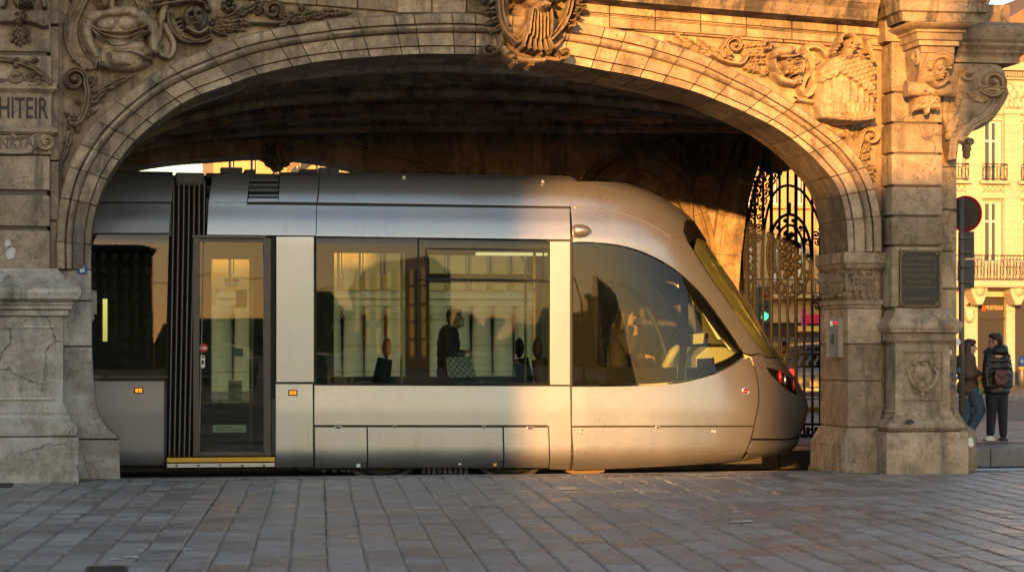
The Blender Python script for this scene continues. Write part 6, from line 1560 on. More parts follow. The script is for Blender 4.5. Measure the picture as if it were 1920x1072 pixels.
mb.add([(p[0],p[1],0) for p in pl_]+[(p[0],p[1],hz) for p in pl_], [(0,1,5,4),(1,2,6,5),(2,3,7,6),(3,0,4,7),(4,5,6,7)]); mb.build('wall', M['brick'], ob)
d = Vector((pl_[1][0]-pl_[0][0], pl_[1][1]-pl_[0][1], 0)); nrm = Vector((-d.y, d.x, 0)).normalized(); L_ = d.length; d.normalize(); proto = None
for i in range(7):
    for j in range(5):
        o_ = Vector((pl_[0][0], pl_[0][1], 0))+d*(L_*(i+.5)/7)+nrm*.05+Vector((0,0,1.2+j*hz/5.2))
        if proto is None:
            m2 = MB(); m2.box(-.8, .8, -.06, .06, 0, 2.0, 0, .02); proto = m2.build('window', M['pane'], ob); proto.matrix_parent_inverse = Matrix(); q = proto
        else: q = proto.copy(); COL.objects.link(q)
        q.location = o_-Vector(ob.location); q.rotation_euler = (0,0,math.atan2(d.y,d.x))
m2 = MB(); m2.add([(p[0],p[1],hz+.01) for p in pl_]+[(sum(p[0] for p in pl_)/4+(p[0]-sum(r_[0] for r_ in pl_)/4)*.6, sum(p[1] for p in pl_)/4+(p[1]-sum(r_[1] for r_ in pl_)/4)*.6, hz+2) for p in pl_], [(0,1,5,4),(1,2,6,5),(2,3,7,6),(3,0,4,7),(4,5,6,7)]); m2.build('roof', M['roof'], ob)
c = rf(668, 560, 340); ch = thing('church_cupola', 'slender dark church cupola and lantern mirrored above the grey house', 'church', (c.x, c.y, 0)); s = 340/4300*1.12
m2 = MB(); zt_ = lambda y: rf(668, y, 340).z
m2.box(c.x-4, c.x+4, c.y-4, c.y+4, 0, zt_(556)); m2.build('wall', M['dark_stone'], ch); m2 = MB()
m2.lathe([(14*s*.6,zt_(556)),(14*s*.6,zt_(540)),(15*s,zt_(524)),(14*s,zt_(519)),(9*s,zt_(508)),(4*s,zt_(501)),(3.4*s,zt_(494)),(4*s,zt_(492)),(1.2*s,zt_(486)),(.5*s,zt_(472))], (c.x, c.y, 0), 'z', 16); m2.build('cupola', M['dark_stone'], ch)
# ---- unseen houses, placed and shaped to cast the shade on arch and plaza
KC = 40*math.tan(SUN_EL)/math.cos(SUN_AZ); KX = 40*math.tan(SUN_AZ)
def caster(name, lab, x0, x1, zt, over=0.0, zo=None, rows=4, cols=6):
    b_ = Building(name, lab, x0-KX, x1-KX, -40, 0, zt+KC, M['grey_stone'], face=1, deep=12, roof=None, group='unseen shading buildings behind the photographer')
    w_ = (b_.x1-b_.x0)/cols; hh = b_.z1/rows
    for i in range(cols):
        for j in range(rows): b_.window(b_.x0+w_*(i+.5), hh*(j+.25), w_*.42, hh*.55)
    b_.finish()
    def lean(o):
        for v in o.data.vertices:
            if v.co.y < -40.05: v.co.x += (v.co.y+40)*math.tan(SUN_AZ)      # flanks slanted along the light to keep the sunny gap open
    if over: m_ = MB(); m_.box(b_.x1+.0, b_.x1+over, -46, -40.5, zo+KC, zt+KC, 0, .1); b_.part('shade_overhang', m_, M['grey_stone'])  # overhang added to shift the upper edge of the cast shadow
    for o in b_.root.children:
        if o.name.split('.')[0] in ('wall', 'shade_overhang'): lean(o)
caster('town_house', 'tall unseen grey house shaped to keep the left half of the arch in shade', -26, X(955), 9.0, X(978)-X(955), 4.3, 4, 9)
caster('low_shade_building', 'low unseen grey building shaped to shade the paving below the sunny gap', X(957), X(1426), -.02, rows=1, cols=3)
caster('town_house', 'lower unseen grey house shaped to shade the foot of the right pier', X(1428), X(1780), 3.55, rows=2, cols=2)
caster('town_house', 'narrow unseen grey house shaped to shade the two people and the far street', X(1782), 9.3, 5.6, rows=3, cols=2)
# street lamps and traffic lights mirrored in the glass
def lamp_post(p, h, label, arm=True):
    t = thing('street_lamp', label, 'street lamp', p, 'street lamps mirrored in the tram glass'); m_ = MB()
    if arm:
        m_.tube([p, p+Vector((0,0,h*.8)), p+Vector((-.5,0,h)), p+Vector((-1.6,0,h+.5))], [.09,.07,.05,.04], 8); m_.build('pole', M['iron'], t); m_ = MB(); m_.tube([p+Vector((.3,0,h*.86)), p+Vector((.9,0,h*.85)), p+Vector((1.5,0,h*.84))], [.05,.16,.05], 8); m_.build('lamp_head', M['black'], t)
    else:
        m_.tube([p, p+Vector((0,0,h))], .06, 8); m_.build('pole', M['iron'], t); m_ = MB(); m_.ball(p+Vector((0,0,h+.2)), (.28,.28,.22), 2); m_.build('lamp_globe', M['label'], t)
q = rf(1112, 645, 75); lamp_post(Vector((q.x, q.y, 0)), rf(1112, 505, 75).z, 'dark curved street lamp mirrored at the left of the cab window')
for x, y, lab in ((631,597,'white globe lamp mirrored in the first saloon window, leftmost of three'),(687,592,'white globe lamp mirrored in the first saloon window, middle of three'),(703,594,'white globe lamp mirrored in the first saloon window, rightmost of three')):
    q = rf(x, y, 95); lamp_post(Vector((q.x, q.y, 0)), q.z-.2, lab, False)
for x, lab in ((625,'red traffic light mirrored at the left of the first saloon window'),(655,'red traffic light mirrored in the middle of the first saloon window'),(701,'red traffic light mirrored at the right of the first saloon window')):
    q = rf(x, 651, 90); traffic_light((q.x, q.y, 0), q.z-.23+.0, 'lamp_red', lab, 1, 'traffic lights mirrored in the tram glass')
w_ = MB()
q0, q1 = rf(180, 508, 70), rf(640, 518, 70); w_.tube([q0+(q1-q0)*t+Vector((0,0,-.18*math.sin(PI*t*4)**2)) for t in np.linspace(0, 1, 40)], .018, 5); tag(w_.build('overhead_wire', M['black']), 'thin overhead wire mirrored across the tram door and window', 'wire')
# ------------------------------------------------------------------ small things on and beside the gatehouse
M['bronze'] = plain('dark bronze', (.035,.03,.026), .45, .5, var=.3, scale=10); M['bronze_edge'] = plain('bronze frame', (.13,.085,.045), .45, .6, var=.3, scale=10); M['gilt'] = plain('worn gilt lettering', (.17,.115,.06), .6, .3, var=.4, scale=30)
pq = thing('bronze_plaque', 'dark bronze plaque with worn lettering bolted to the right pier', 'plaque', px(1724, 575, YP-.02)); Yq = YP-.012
m_ = MB(); a, b = px(1686, 575, Yq), px(1762, 470, Yq); m_.box(a.x, b.x, Yq-.03, Yq+.02, a.z, b.z, 0, .006); m_.build('plate', M['bronze'], pq)
m_ = MB(); e = .022
for (x0, x1, z0, z1) in ((a.x-.005,b.x+.005,b.z-e,b.z+.005),(a.x-.005,b.x+.005,a.z-.005,a.z+e),(a.x-.005,a.x+e,a.z+e,b.z-e),(b.x-e,b.x+.005,a.z+e,b.z-e)): m_.box(x0, x1, Yq-.042, Yq-.025, z0, z1, 0, .004)
for x_ in (a.x+.035, b.x-.035):
    for z_ in (a.z+.035, b.z-.035): m_.lathe([(.0,-.05),(.03,-.046),(.042,-.03),(.042,0)], (x_, Yq, z_), 'y', 14)
m_.build('frame', M['bronze_edge'], pq)
m_ = MB()
for y, s, wd in ((484,'1 JOL EREL FONDAIRE 51',62),(496.5,'FONDECTS MORTAIRE    19',64),(506.5,'CONSERVE MARITIME    19',64),(516,'AUX CHANTS ET APPLIQUES',64),(528.5,'MEMORIAL PATRIAL',50),(539,'JUSTES MONTARIOIRE 17',64),(560,'CULTE MAIRIE TREIL  D',60)):
    c = px(1724, y, Yq-.031); add_text(m_, s, (c.x, c.y-.001, c.z), .044, (b.x-a.x)*wd/80, .0012, .0)
m_.build('lettering', M['gilt'], pq)
bs_ = thing('letter_sign', 'small round-cornered blue sign with a white B on the left jamb', 'sign', px(154, 505, -.13)); c = px(154, 505, -.105); r_ = .060
m_ = MB(); m_.prism([(c.x+r_*1.0*math.copysign(abs(math.cos(t))**.7, math.cos(t)), c.z+r_*.92*math.copysign(abs(math.sin(t))**.7, math.sin(t))) for t in np.linspace(0, 2*PI, 33)[:-1]], -.118, -.10, 0, .003); M['blue'] = plain('enamel blue', (.008,.05,.22), .4); m_.build('plate', M['blue'], bs_)
m_ = MB(); add_text(m_, 'B', (c.x, -.1185, c.z), .095, None, .0015, .003); m_.build('letter', M['label'], bs_)
cb_ = thing('control_box', 'grey metal control box with a red lamp fixed to the right jamb', 'control box', px(1565, 670, .0)); Yc0 = -.14
m_ = MB(); xr_ = X(1590, -.1); za, zb2 = Z(670,1570,-.1), Z(597,1570,-.1); m_.box(xr_-.16, xr_-.005, .02, .30, za, zb2, 0, .008)
m_ = MB(); m_.box(X(1556,.1), X(1582,.1), .10, .26, za, zb2, 0, .008); m_.box(X(1556,.1)-.01, X(1571,.1), .085, .101, za+.005, zb2-.005, 1, .004); M['boxgrey'] = plain('beige grey box paint', (.33,.28,.22), .5); M['boxface'] = plain('dark grey box face', (.12,.10,.085), .45); m_.build('housing', [M['boxgrey'], M['boxface']], cb_)
m_ = MB(); q = px(1567, 605, .08); m_.box(q.x-.018, q.x+.018, .066, .086, q.z-.02, q.z+.02, 0, .004); m_.build('lamp', emit('lit red lamp', (1,.03,.03), .3), cb_)
m_ = MB(); q = px(1561, 636, .08); m_.box(q.x-.018, q.x+.022, .078, .086, q.z-.06, q.z+.06, 0, .004); m_.build('display', M['black'], cb_)
m_ = MB(); q = px(1559.5, 606, .08); m_.box(q.x-.022, q.x+.012, .08, .086, q.z-.03, q.z+.03); m_.build('sticker', M['label'], cb_)
mk = {'bluepaint': (plain('blue paint splash', (.02,.07,.22), .6)), 'blackmark': M['black'], 'whitemark': M['label']}
for (x, y, w_, h_, k, Yk) in ((1783,702,8,5,'bluepaint',-.083),(1798,694,5,6,'bluepaint',-.083),(1794,708,3,4,'bluepaint',-.083),(1786,725,5,4,'bluepaint',-.083),(1706,791,11,6,'blackmark',PY-.142),(1820,828,7,9,'whitemark',-.268),(1797,641,5,6,'whitemark',-.083),(1782,660,4,4,'whitemark',-.083)):
    c = px(x, y, Yk); kk = depth(x, Yk)/FP; m_ = MB(); rq = random.Random(x); m_.prism([(c.x+w_*kk*math.cos(t)*rq.uniform(.6,1.2), c.z+h_*kk*math.sin(t)*rq.uniform(.6,1.2)) for t in np.linspace(0, 2*PI, 12)[:-1]], Yk-.003, Yk+.01); m_.build('paint_mark', mk[k], GH)
# street sign seen from behind
sp_ = thing('street_sign', 'back of a round red-rimmed sign with two grey plates beside the right pier', 'street sign', gp(1808, 830, FZ)); YSG = 4.6; sx = X(1803, YSG); sp_.location = (sx, YSG, FZ)
m_ = MB(); m_.tube([(sx, YSG, FZ), (sx, YSG, Z(372, 1808, YSG))], .042, 12); M['galv'] = plain('galvanised post', (.16,.145,.13), .5, .5, var=.3, scale=12); m_.build('post', M['galv'], sp_)
c = px(1810, 401, YSG+.05); rot = Matrix.Rotation(R(-48), 3, 'Z'); m_ = MB(); m2 = MB()
def disc(mb, r0, r1, y0, y1, mi=0):
    vs = []
    for r_, y_ in ((r0,y0),(r1,y0),(r1,y1),(r0,y1)):
        for k in range(36): a_ = 2*PI*k/36; v = rot @ Vector((r_*math.cos(a_), y_, r_*math.sin(a_))); vs.append((c.x+v.x, c.y+v.y, c.z+v.z))
    mb.add(vs, [(i*36+k, i*36+(k+1)%36, ((i+1)%4)*36+(k+1)%36, ((i+1)%4)*36+k) for i in range(4) for k in range(36)], mi)
disc(m_, .001, .225, -.006, .006); m_.build('sign_back', M['galv'], sp_); M['signred'] = plain('red sign rim', (.35,.02,.025), .4); disc(m2, .222, .262, -.014, .012); m2.build('sign_rim', M['signred'], sp_); m2 = MB(); disc(m2, .05, .255, .013, .016); m2.build('sign_face', M['label'], sp_)
rot2 = Matrix.Rotation(R(-30), 3, 'Z'); M['plate'] = plain('grey plate back', (.10,.105,.115), .5, .3)
for (y0, y1) in ((434,484),(487,540)):
    m_ = MB(); z0, z1 = Z(y1,1812,YSG), Z(y0,1812,YSG); vs = []
    for (u, v, w_) in [(a_, b_, c_) for c_ in (z0, z1) for (a_, b_) in ((-.06,.06),(.17,.06),(.17,.075),(-.06,.075))]: q = rot2 @ Vector((u, v, 0)); vs.append((sx+q.x, YSG+q.y, w_))
    m_.add(vs, [(0,1,2,3),(4,5,6,7),(0,1,5,4),(1,2,6,5),(2,3,7,6),(3,0,4,7)]); o = m_.build('sign_plate', M['plate'], sp_)
    m2 = MB()
    for z_ in (z0+.09, z1-.09):
        q0, q1 = rot2 @ Vector((-.03,.045,0)), rot2 @ Vector((.13,.045,0)); m2.tube([(sx+q0.x, YSG+q0.y, z_), (sx+q1.x, YSG+q1.y, z_)], .018, 8); m2.tube([(sx, YSG, z_-.025), (sx, YSG, z_+.025)], .052, 12)
    m2.build('clamp', M['galv'], o)
bo = thing('bollard', 'grey bollard with an orange band at the right edge behind the people', 'bollard', (X(1916,40.5), 40.5, FZ)); m_ = MB(); x_ = X(1916, 40.5); m_.lathe([(.10,FZ),(.10,FZ+.68),(.09,FZ+.70)], (x_, 40.5, 0), 'z', 16); m_.build('post', M['galv'], bo); m_ = MB(); m_.lathe([(.105,FZ+.70),(.105,FZ+.78)], (x_, 40.5, 0), 'z', 16); M['orange'] = plain('orange band', (.75,.25,.03), .5); m_.build('band', M['orange'], bo); m_ = MB(); m_.lathe([(.10,FZ+.78),(.12,FZ+.95),(.08,FZ+1.1),(.0,FZ+1.12)], (x_, 40.5, 0), 'z', 16); m_.build('cap', M['blue'], bo)
# ------------------------------------------------------------------ people
def capsule(mb, p0, p1, r0, r1=None, n=14):
    r1 = r0 if r1 is None else r1; p0, p1 = Vector(p0), Vector(p1); d = p1-p0; L = max(d.length, 1e-5); t = d/L; a = Vector((0,0,1)) if abs(t.z) < .9 else Vector((1,0,0)); u = t.cross(a).normalized(); w_ = t.cross(u); vs = []; rings = []
    for k in range(1, 6): q = -PI/2+k*PI/12; rings.append((r0*math.cos(q), r0*math.sin(q)))
    rings += [(r0, 0), (r1, L)]
    for k in range(1, 6): q = k*PI/12; rings.append((r1*math.cos(q), L+r1*math.sin(q)))
    for r_, h in rings:
        for k in range(n): a_ = 2*PI*k/n; vs.append(p0+t*h+(u*math.cos(a_)+w_*math.sin(a_))*r_)
    m = len(rings); fs = [(i*n+k, i*n+(k+1)%n, (i+1)*n+(k+1)%n, (i+1)*n+k) for i in range(m-1) for k in range(n)]+[tuple(range(n-1,-1,-1)), tuple(range((m-1)*n, m*n))]
    mb.add(vs, fs, 0, True)
def limb(mb, pts, rs):
    for i in range(len(pts)-1): capsule(mb, pts[i], pts[i+1], rs[i], rs[i+1])
def fuse(name, mb, m, parent, voxel=.012, smooth=3):
    o = mb.build(name, m, parent); r_ = o.modifiers.new('fuse', 'REMESH'); r_.mode = 'VOXEL'; r_.voxel_size = voxel; r_.use_smooth_shade = True
    if smooth: s_ = o.modifiers.new('smooth', 'SMOOTH'); s_.iterations = smooth; s_.factor = .5
    return o
def ellb(mb, c, r_, sub=3): mb.ball(c, r_, sub)
def head(mb, c, fd, s=1.0, nose=True):
    """skull, jaw, nose, ears and neck root; fd: horizontal facing direction."""
    c = Vector(c); f = Vector((fd[0], fd[1], 0)).normalized(); sd = Vector((-f.y, f.x, 0))
    ellb(mb, c+Vector((0,0,.03*s))-f*.012*s, (.088*s,.088*s,.095*s)); capsule(mb, c+f*.035*s+Vector((0,0,-.02*s)), c+f*.045*s+Vector((0,0,-.085*s)), .062*s, .042*s)
    if nose: capsule(mb, c+f*.088*s+Vector((0,0,.01*s)), c+f*.112*s+Vector((0,0,-.028*s)), .012*s, .017*s); capsule(mb, c+f*.085*s+Vector((0,0,-.06*s))+sd*.02*s, c+f*.085*s+Vector((0,0,-.06*s))-sd*.02*s, .011*s)
    for k in (-1, 1): ellb(mb, c+sd*k*.085*s+Vector((0,0,-.012*s)), (.018*s,.018*s,.032*s), 2); capsule(mb, c+f*.078*s+sd*k*.018*s+Vector((0,0,.032*s)), c+f*.066*s+sd*k*.055*s+Vector((0,0,.030*s)), .014*s)
    return f, sd
def eyes(c, f, sd, parent, s=1.0):
    c = Vector(c)
    for k in (-1, 1): m_ = MB(); m_.ball(c+f*.081*s+sd*k*.034*s+Vector((0,0,.008*s)), .0115*s, 2); m_.build('eye', M['black'], parent)
def hand(mb, wrist, d, up, s=1.0, curl=.5):
    """palm, four bent fingers and a thumb; d: direction of the fingers, up: back of the hand."""
    w_ = Vector(wrist); d = Vector(d).normalized(); up = Vector(up); up = (up-d*up.dot(d)).normalized(); sd = d.cross(up)
    capsule(mb, w_, w_+d*.03*s, .024*s, .030*s)
    for k in range(4):
        o = sd*(k-1.5)*.019*s; capsule(mb, w_+d*.03*s+o*.8, w_+d*.085*s+o, .013*s, .011*s); L = (.036,.044,.040,.030)[k]*s
        p1 = w_+d*.085*s+o; p2 = p1+(d*(1-curl)-up*curl).normalized()*L; p3 = p2+(d*(.6-curl)-up*(curl+.3)).normalized()*L*.8; capsule(mb, p1, p2, .0105*s, .0095*s); capsule(mb, p2, p3, .0095*s, .008*s)
    t1 = w_+d*.02*s-sd*.026*s; t2 = t1+(d*.6-sd*.7-up*.3).normalized()*.04*s; capsule(mb, t1, t2, .014*s, .011*s); capsule(mb, t2, t2+(d*.9-up*.4).normalized()*.03*s, .011*s, .009*s)
def skin(name, col): return plain(name, col, .5, var=.08, scale=20)
M['skin'] = skin('warm skin', (.42,.24,.16)); M['skin_pale'] = skin('pale skin', (.55,.36,.27)); M['hair'] = plain('dark brown hair', (.022,.012,.009), .55, var=.4, scale=40, bump=.004); M['hair2'] = plain('reddish dark hair', (.05,.015,.011), .55, var=.4, scale=40, bump=.004)
M['puffer'] = plain('black padded nylon', (.014,.014,.017), .42, var=.3, scale=16, bump=.008); M['navy'] = plain('dark navy trousers', (.012,.014,.024), .85, var=.3, scale=12, bump=.01); M['jeans'] = plain('blue jeans', (.045,.085,.15), .85, var=.35, scale=9, bump=.01); M['brown'] = plain('brown jacket cloth', (.095,.062,.042), .85, var=.25, scale=9, bump=.012)
M['suit'] = plain('dark blue suit cloth', (.04,.05,.085), .85, var=.2, scale=10, bump=.008); M['mask'] = plain('pale paper mask', (.62,.68,.66), .8, bump=.004); M['maroon'] = plain('maroon leather', (.07,.012,.018), .4, var=.3, scale=15); M['shoe_w'] = plain('white trainer', (.62,.60,.57), .6); M['greyhair'] = plain('greying hair', (.09,.08,.075), .6, var=.4, scale=40, bump=.004); M['coat'] = plain('black coat cloth', (.028,.025,.025), .85, bump=.008)
YM = 6.65; J = lambda x, y, dy=0.0, Y=YM: Vector((px(x, y, Y).x, Y+dy, px(x, y, Y).z))
# man with a shoulder bag, seen from behind
mn = thing('person', 'person in a black hooded padded jacket with a maroon shoulder bag, back to the camera', 'person', J(1868, 826)); fdm = (-.8, .35)
mb = MB(); hc = J(1866, 640); f, sd = head(mb, hc, fdm); capsule(mb, hc+Vector((.005,-.01,-.07)), J(1868,662), .055, .06); limb(mb, [J(1868,665), J(1868,700), J(1869,728)], [.13,.13,.15])
for (xs_, s_) in (((1853,1849,1849),-1),((1886,1893,1889),1)): limb(mb, [J(xs_[0],668,.02*s_), J(xs_[1],698,.03*s_), J(xs_[2],722,-.05*s_)], [.055,.045,.033]); hand(mb, J(xs_[2],722,-.05*s_), (-.2,-.1,-1), (0,-1,0), 1, .4)
for (hx, kx_, ax) in ((1861,1859,1857),(1878,1880,1881)): limb(mb, [J(hx,730), J(kx_,775), J(ax,815)], [.085,.06,.042]); capsule(mb, J(ax,820), J(ax-8,823,-.03), .04, .03)
body = fuse('body', mb, M['skin'], mn, .010, 2); eyes(hc, f, sd, body)
mb = MB(); ellb(mb, hc+Vector((.022,-.008,.045)), (.098,.098,.088)); ellb(mb, hc+Vector((.052,-.012,.0)), (.062,.085,.075)); ellb(mb, hc+Vector((-.03,0,.085)), (.075,.085,.05)); fuse('hair', mb, M['hair'], mn, .012, 1)
mb = MB()
for y, rx, ry in ((664,.185,.125),(675,.215,.145),(687,.22,.15),(699,.222,.155),(711,.222,.158),(723,.22,.16),(733,.215,.16)): ellb(mb, J(1869,y), (rx,ry,.088))
for (xs_, s_) in (((1852,1847,1849),-1),((1887,1894,1890),1)):
    P = [J(xs_[0],668,.03*s_), J(xs_[1],698,.05*s_), J(xs_[2],722,-.05)]
    for k in range(9): t = k/8; p = P[0].lerp(P[1], t*2) if t < .5 else P[1].lerp(P[2], t*2-1); ellb(mb, p, (.085-.02*t,.085-.02*t,.045), 2)
ellb(mb, J(1871,658,-.05), (.15,.13,.075)); ellb(mb, J(1874,652,-.04), (.12,.11,.06)); capsule(mb, J(1850,660,.02), J(1856,656,.06), .05)
fuse('jacket', mb, M['puffer'], mn, .011, 2)
mb = MB()
for (hx, kx_, ax) in ((1861,1859,1857),(1878,1880,1881)): limb(mb, [J(hx,728), J(hx-.5,745), J(kx_,775), J(ax,812)], [.115,.105,.078,.062])
ellb(mb, J(1869,728), (.19,.145,.12)); fuse('trousers', mb, M['navy'], mn, .011, 2)
for ax, m_, dx in ((1857,'shoe_w',-9),(1881,'black',-6)): mb = MB(); capsule(mb, J(ax+1,820.5), J(ax+dx,823,-.06), .05, .038); mb.box(J(ax+dx-4,826).x, J(ax+5,826).x, YM-.11, YM+.05, FZ, FZ+.03, 0, .012); fuse('shoe', mb, M[m_], mn, .008, 1)
bg_ = thing('shoulder_bag', 'maroon leather shoulder bag hanging on the black jacket', 'bag', J(1868,722,-.2)); mb = MB(); mb.prism([(J(x,y).x, J(x,y).z) for x, y in ((1855,694),(1877,692),(1880,706),(1878,719),(1868,723),(1857,721),(1853,708))], YM-.27, YM-.17, 0, .025); mb.tube([J(1856,700,-.28), J(1866,709,-.285), J(1878,700,-.28)], .007, 6); mb.build('pouch', M['maroon'], bg_)
mb = MB(); mb.tube([J(1877,694,-.2), J(1882,678,-.185), J(1886,664,-.12), J(1885,656,-.02), J(1880,657,.06)], .012, 6); mb.build('strap', M['maroon'], bg_)
# woman in a brown jacket
wm_ = thing('person', 'long-haired person in a brown jacket and blue jeans, half behind the right pier', 'person', J(1818, 800, .25)); dyw = .25; fdw = (.95, -.25); K_ = lambda x, y, d=0: J(x+9, y, dyw+d)
mb = MB(); hw_ = K_(1821, 650); f, sd = head(mb, hw_, fdw, .95); capsule(mb, hw_+Vector((-.01,0,-.07)), K_(1817,668), .048, .055); limb(mb, [K_(1816,672), K_(1817,705), K_(1819,732)], [.11,.11,.14])
limb(mb, [K_(1809,672,.12), K_(1811,695,.14), K_(1826,702,.0)], [.05,.04,.03]); limb(mb, [K_(1811,674,-.14), K_(1810,706,-.18), K_(1828,700,-.12), K_(1836,700,-.1)], [.05,.042,.034,.028]); hand(mb, K_(1836,700,-.1), (1,.0,-.45), (.3,-.2,1), .95, .6); hand(mb, K_(1826,702,.0), (1,0,-.2), (0,0,1), .9, .6)
limb(mb, [K_(1816,735,.07), K_(1818,775,.05), K_(1815,818,.08)], [.085,.058,.04]); limb(mb, [K_(1824,735,-.07), K_(1836,770,-.10), K_(1818,812,-.02)], [.085,.058,.04]); capsule(mb, K_(1815,822,.08), K_(1822,824,.05), .04, .03); capsule(mb, K_(1818,820,-.02), K_(1826,824,-.05), .04, .03)
body = fuse('body', mb, M['skin_pale'], wm_, .010, 2); eyes(hw_, f, sd, body, .95)
mb = MB(); ellb(mb, hw_+Vector((-.018,.005,.045)), (.098,.098,.085)); ellb(mb, hw_+Vector((.035,-.01,.075)), (.06,.08,.045)); limb(mb, [hw_+Vector((-.06,-.05,.03)), K_(1813,668,-.08), K_(1814,682,-.09)], [.055,.055,.03]); limb(mb, [hw_+Vector((-.06,.06,.03)), K_(1826,664,.08), K_(1828,680,.06)], [.05,.05,.03]); fuse('hair', mb, M['hair2'], wm_, .012, 1)
mb = MB(); ellb(mb, K_(1814,682), (.15,.18,.14))
for y, rx in ((672,.12),(690,.15),(706,.155),(722,.16),(732,.165)): ellb(mb, K_(1816,y), (rx,.185,.095))
limb(mb, [K_(1811,674,-.15), K_(1809,704,-.2), K_(1831,699,-.12)], [.08,.07,.05]); limb(mb, [K_(1809,674,.13), K_(1810,697,.16), K_(1824,703,.02)], [.08,.07,.05]); ellb(mb, K_(1817,668), (.085,.09,.045)); fuse('jacket', mb, M['brown'], wm_, .011, 2)
mb = MB(); limb(mb, [K_(1816,733,.07), K_(1818,775,.05), K_(1815,816,.08)], [.115,.085,.07]); limb(mb, [K_(1824,733,-.07), K_(1836,769,-.10), K_(1819,810,-.02)], [.115,.088,.07]); ellb(mb, K_(1819,730), (.15,.17,.11)); fuse('jeans', mb, M['jeans'], wm_, .011, 2)
for a_, b_ in (((1815,821,.08),(1824,824,.05)),((1818,820,-.02),(1828,824,-.05))): mb = MB(); capsule(mb, K_(*a_), K_(*b_), .05, .038); fuse('shoe', mb, M['black'], wm_, .009, 1)
def pattern_mat():
    m, nt, out = new_mat('colourful printed bag'); T = NT(nt); v = T.n('ShaderNodeTexVoronoi', i_Scale=14.0); T.l(T.pos(), v.inputs['Vector']); r_ = T.n('ShaderNodeValToRGB'); r_.color_ramp.interpolation = 'CONSTANT'
    for k, (p_, c_) in enumerate(((0,(.03,.16,.07,1)),(.25,(.03,.22,.25,1)),(.45,(.45,.05,.03,1)),(.6,(.10,.28,.06,1)),(.75,(.55,.32,.05,1)),(.88,(.04,.10,.30,1)))):
        e_ = r_.color_ramp.elements[k] if k < 2 else r_.color_ramp.elements.new(p_); e_.position = p_; e_.color = c_
    T.l(v.outputs['Color'], r_.inputs[0]); pbsdf(T, out, r_.outputs[0], .5); return m
sb2 = thing('shopping_bag', 'colourful printed shopping bag held by the person in the brown jacket', 'bag', K_(1836,740,-.12)); mb = MB(); mb.prism([(K_(x,y).x, K_(x,y).z) for x, y in ((1827,707),(1844,706),(1847,738),(1829,740))], YM+dyw-.2, YM+dyw-.06, 0, .02); mb.build('pouch', pattern_mat(), sb2); mb = MB(); mb.tube([K_(1831,708,-.13), K_(1835,703,-.12), K_(1839,702,-.12), K_(1842,707,-.13)], .008, 6); mb.build('handle', M['mask'], sb2)
# passenger in the saloon
YPA = 2.05; Q = lambda x, y, d=0: J(x, y, d, YPA); ps_ = thing('person', 'standing passenger in a dark suit and pale face mask inside the tram', 'person', (Q(845,700).x, YPA, zfl)); mb = MB(); hp = Q(853, 597); f, sd = head(mb, hp, (1,-.05)); capsule(mb, hp+Vector((-.01,0,-.07)), Q(846,622), .056, .06); limb(mb, [Q(842,628), Q(842,665), Q(843,705)], [.13,.13,.14])
limb(mb, [Q(839,634,-.17), Q(842,664,-.2), Q(866,661,-.12)], [.055,.045,.032]); hand(mb, Q(866,661,-.12), (1,.1,.25), (.2,-.4,1), 1, .7); limb(mb, [Q(839,634,.17), Q(843,668,.2), Q(864,672,.1)], [.055,.045,.032]); hand(mb, Q(864,672,.1), (1,0,0), (0,0,1), 1, .7)
zf = zfl-px(845,700,YPA).z
for d in (-.08,.09): p = Q(844,705,d); limb(mb, [p, Vector((p.x+.02,p.y,(p.z+zfl)/2)), Vector((p.x,p.y,zfl+.08))], [.09,.062,.042]); capsule(mb, Vector((p.x-.02,p.y,zfl+.05)), Vector((p.x+.15,p.y,zfl+.04)), .042, .034)
body = fuse('body', mb, M['skin'], ps_, .010, 2); eyes(hp, f, sd, body)
mb = MB(); ellb(mb, hp+Vector((-.022,0,.05)), (.098,.094,.078)); ellb(mb, hp+Vector((-.055,0,.0)), (.055,.085,.075)); ellb(mb, hp+Vector((.02,0,.085)), (.075,.08,.04)); fuse('hair', mb, M['greyhair'], ps_, .012, 1)
mb = MB(); ellb(mb, hp+Vector((.072,0,-.052)), (.052,.062,.058)); o = fuse('face_mask', mb, M['mask'], ps_, .008, 2); m2 = MB(); m2.tube([hp+Vector((.06,-.065,-.03)), hp+Vector((.0,-.095,-.005))], .003, 5); m2.tube([hp+Vector((.06,-.062,-.085)), hp+Vector((.0,-.095,-.03))], .003, 5); m2.build('ear_loop', M['mask'], o)
mb = MB(); capsule(mb, Q(848,617,-.03), Q(853,625,-.08), .03, .018); capsule(mb, Q(848,617,.03), Q(853,625,.02), .03, .018); capsule(mb, Q(853,624,-.06), Q(851,650,-.125), .022, .02); fuse('shirt', mb, M['mask'], ps_, .009, 1)
mb = MB()
for y, rx, ry in ((630,.13,.2),(645,.15,.21),(662,.15,.205),(680,.15,.2),(698,.155,.2),(712,.155,.2)): ellb(mb, Q(841,y), (rx,ry,.15))
limb(mb, [Q(839,632,-.18), Q(841,665,-.22), Q(863,662,-.13)], [.085,.072,.05]); limb(mb, [Q(839,632,.18), Q(842,668,.22), Q(861,672,.11)], [.085,.072,.05]); capsule(mb, Q(842,620,-.06), Q(842,620,.06), .06); fuse('jacket', mb, M['suit'], ps_, .011, 2)
mb = MB()
for d in (-.08,.09): p = Q(844,700,d); limb(mb, [p, Vector((p.x+.02,p.y,(p.z+zfl)/2)), Vector((p.x,p.y,zfl+.1))], [.12,.085,.065])
fuse('trousers', mb, M['suit'], ps_, .012, 2)
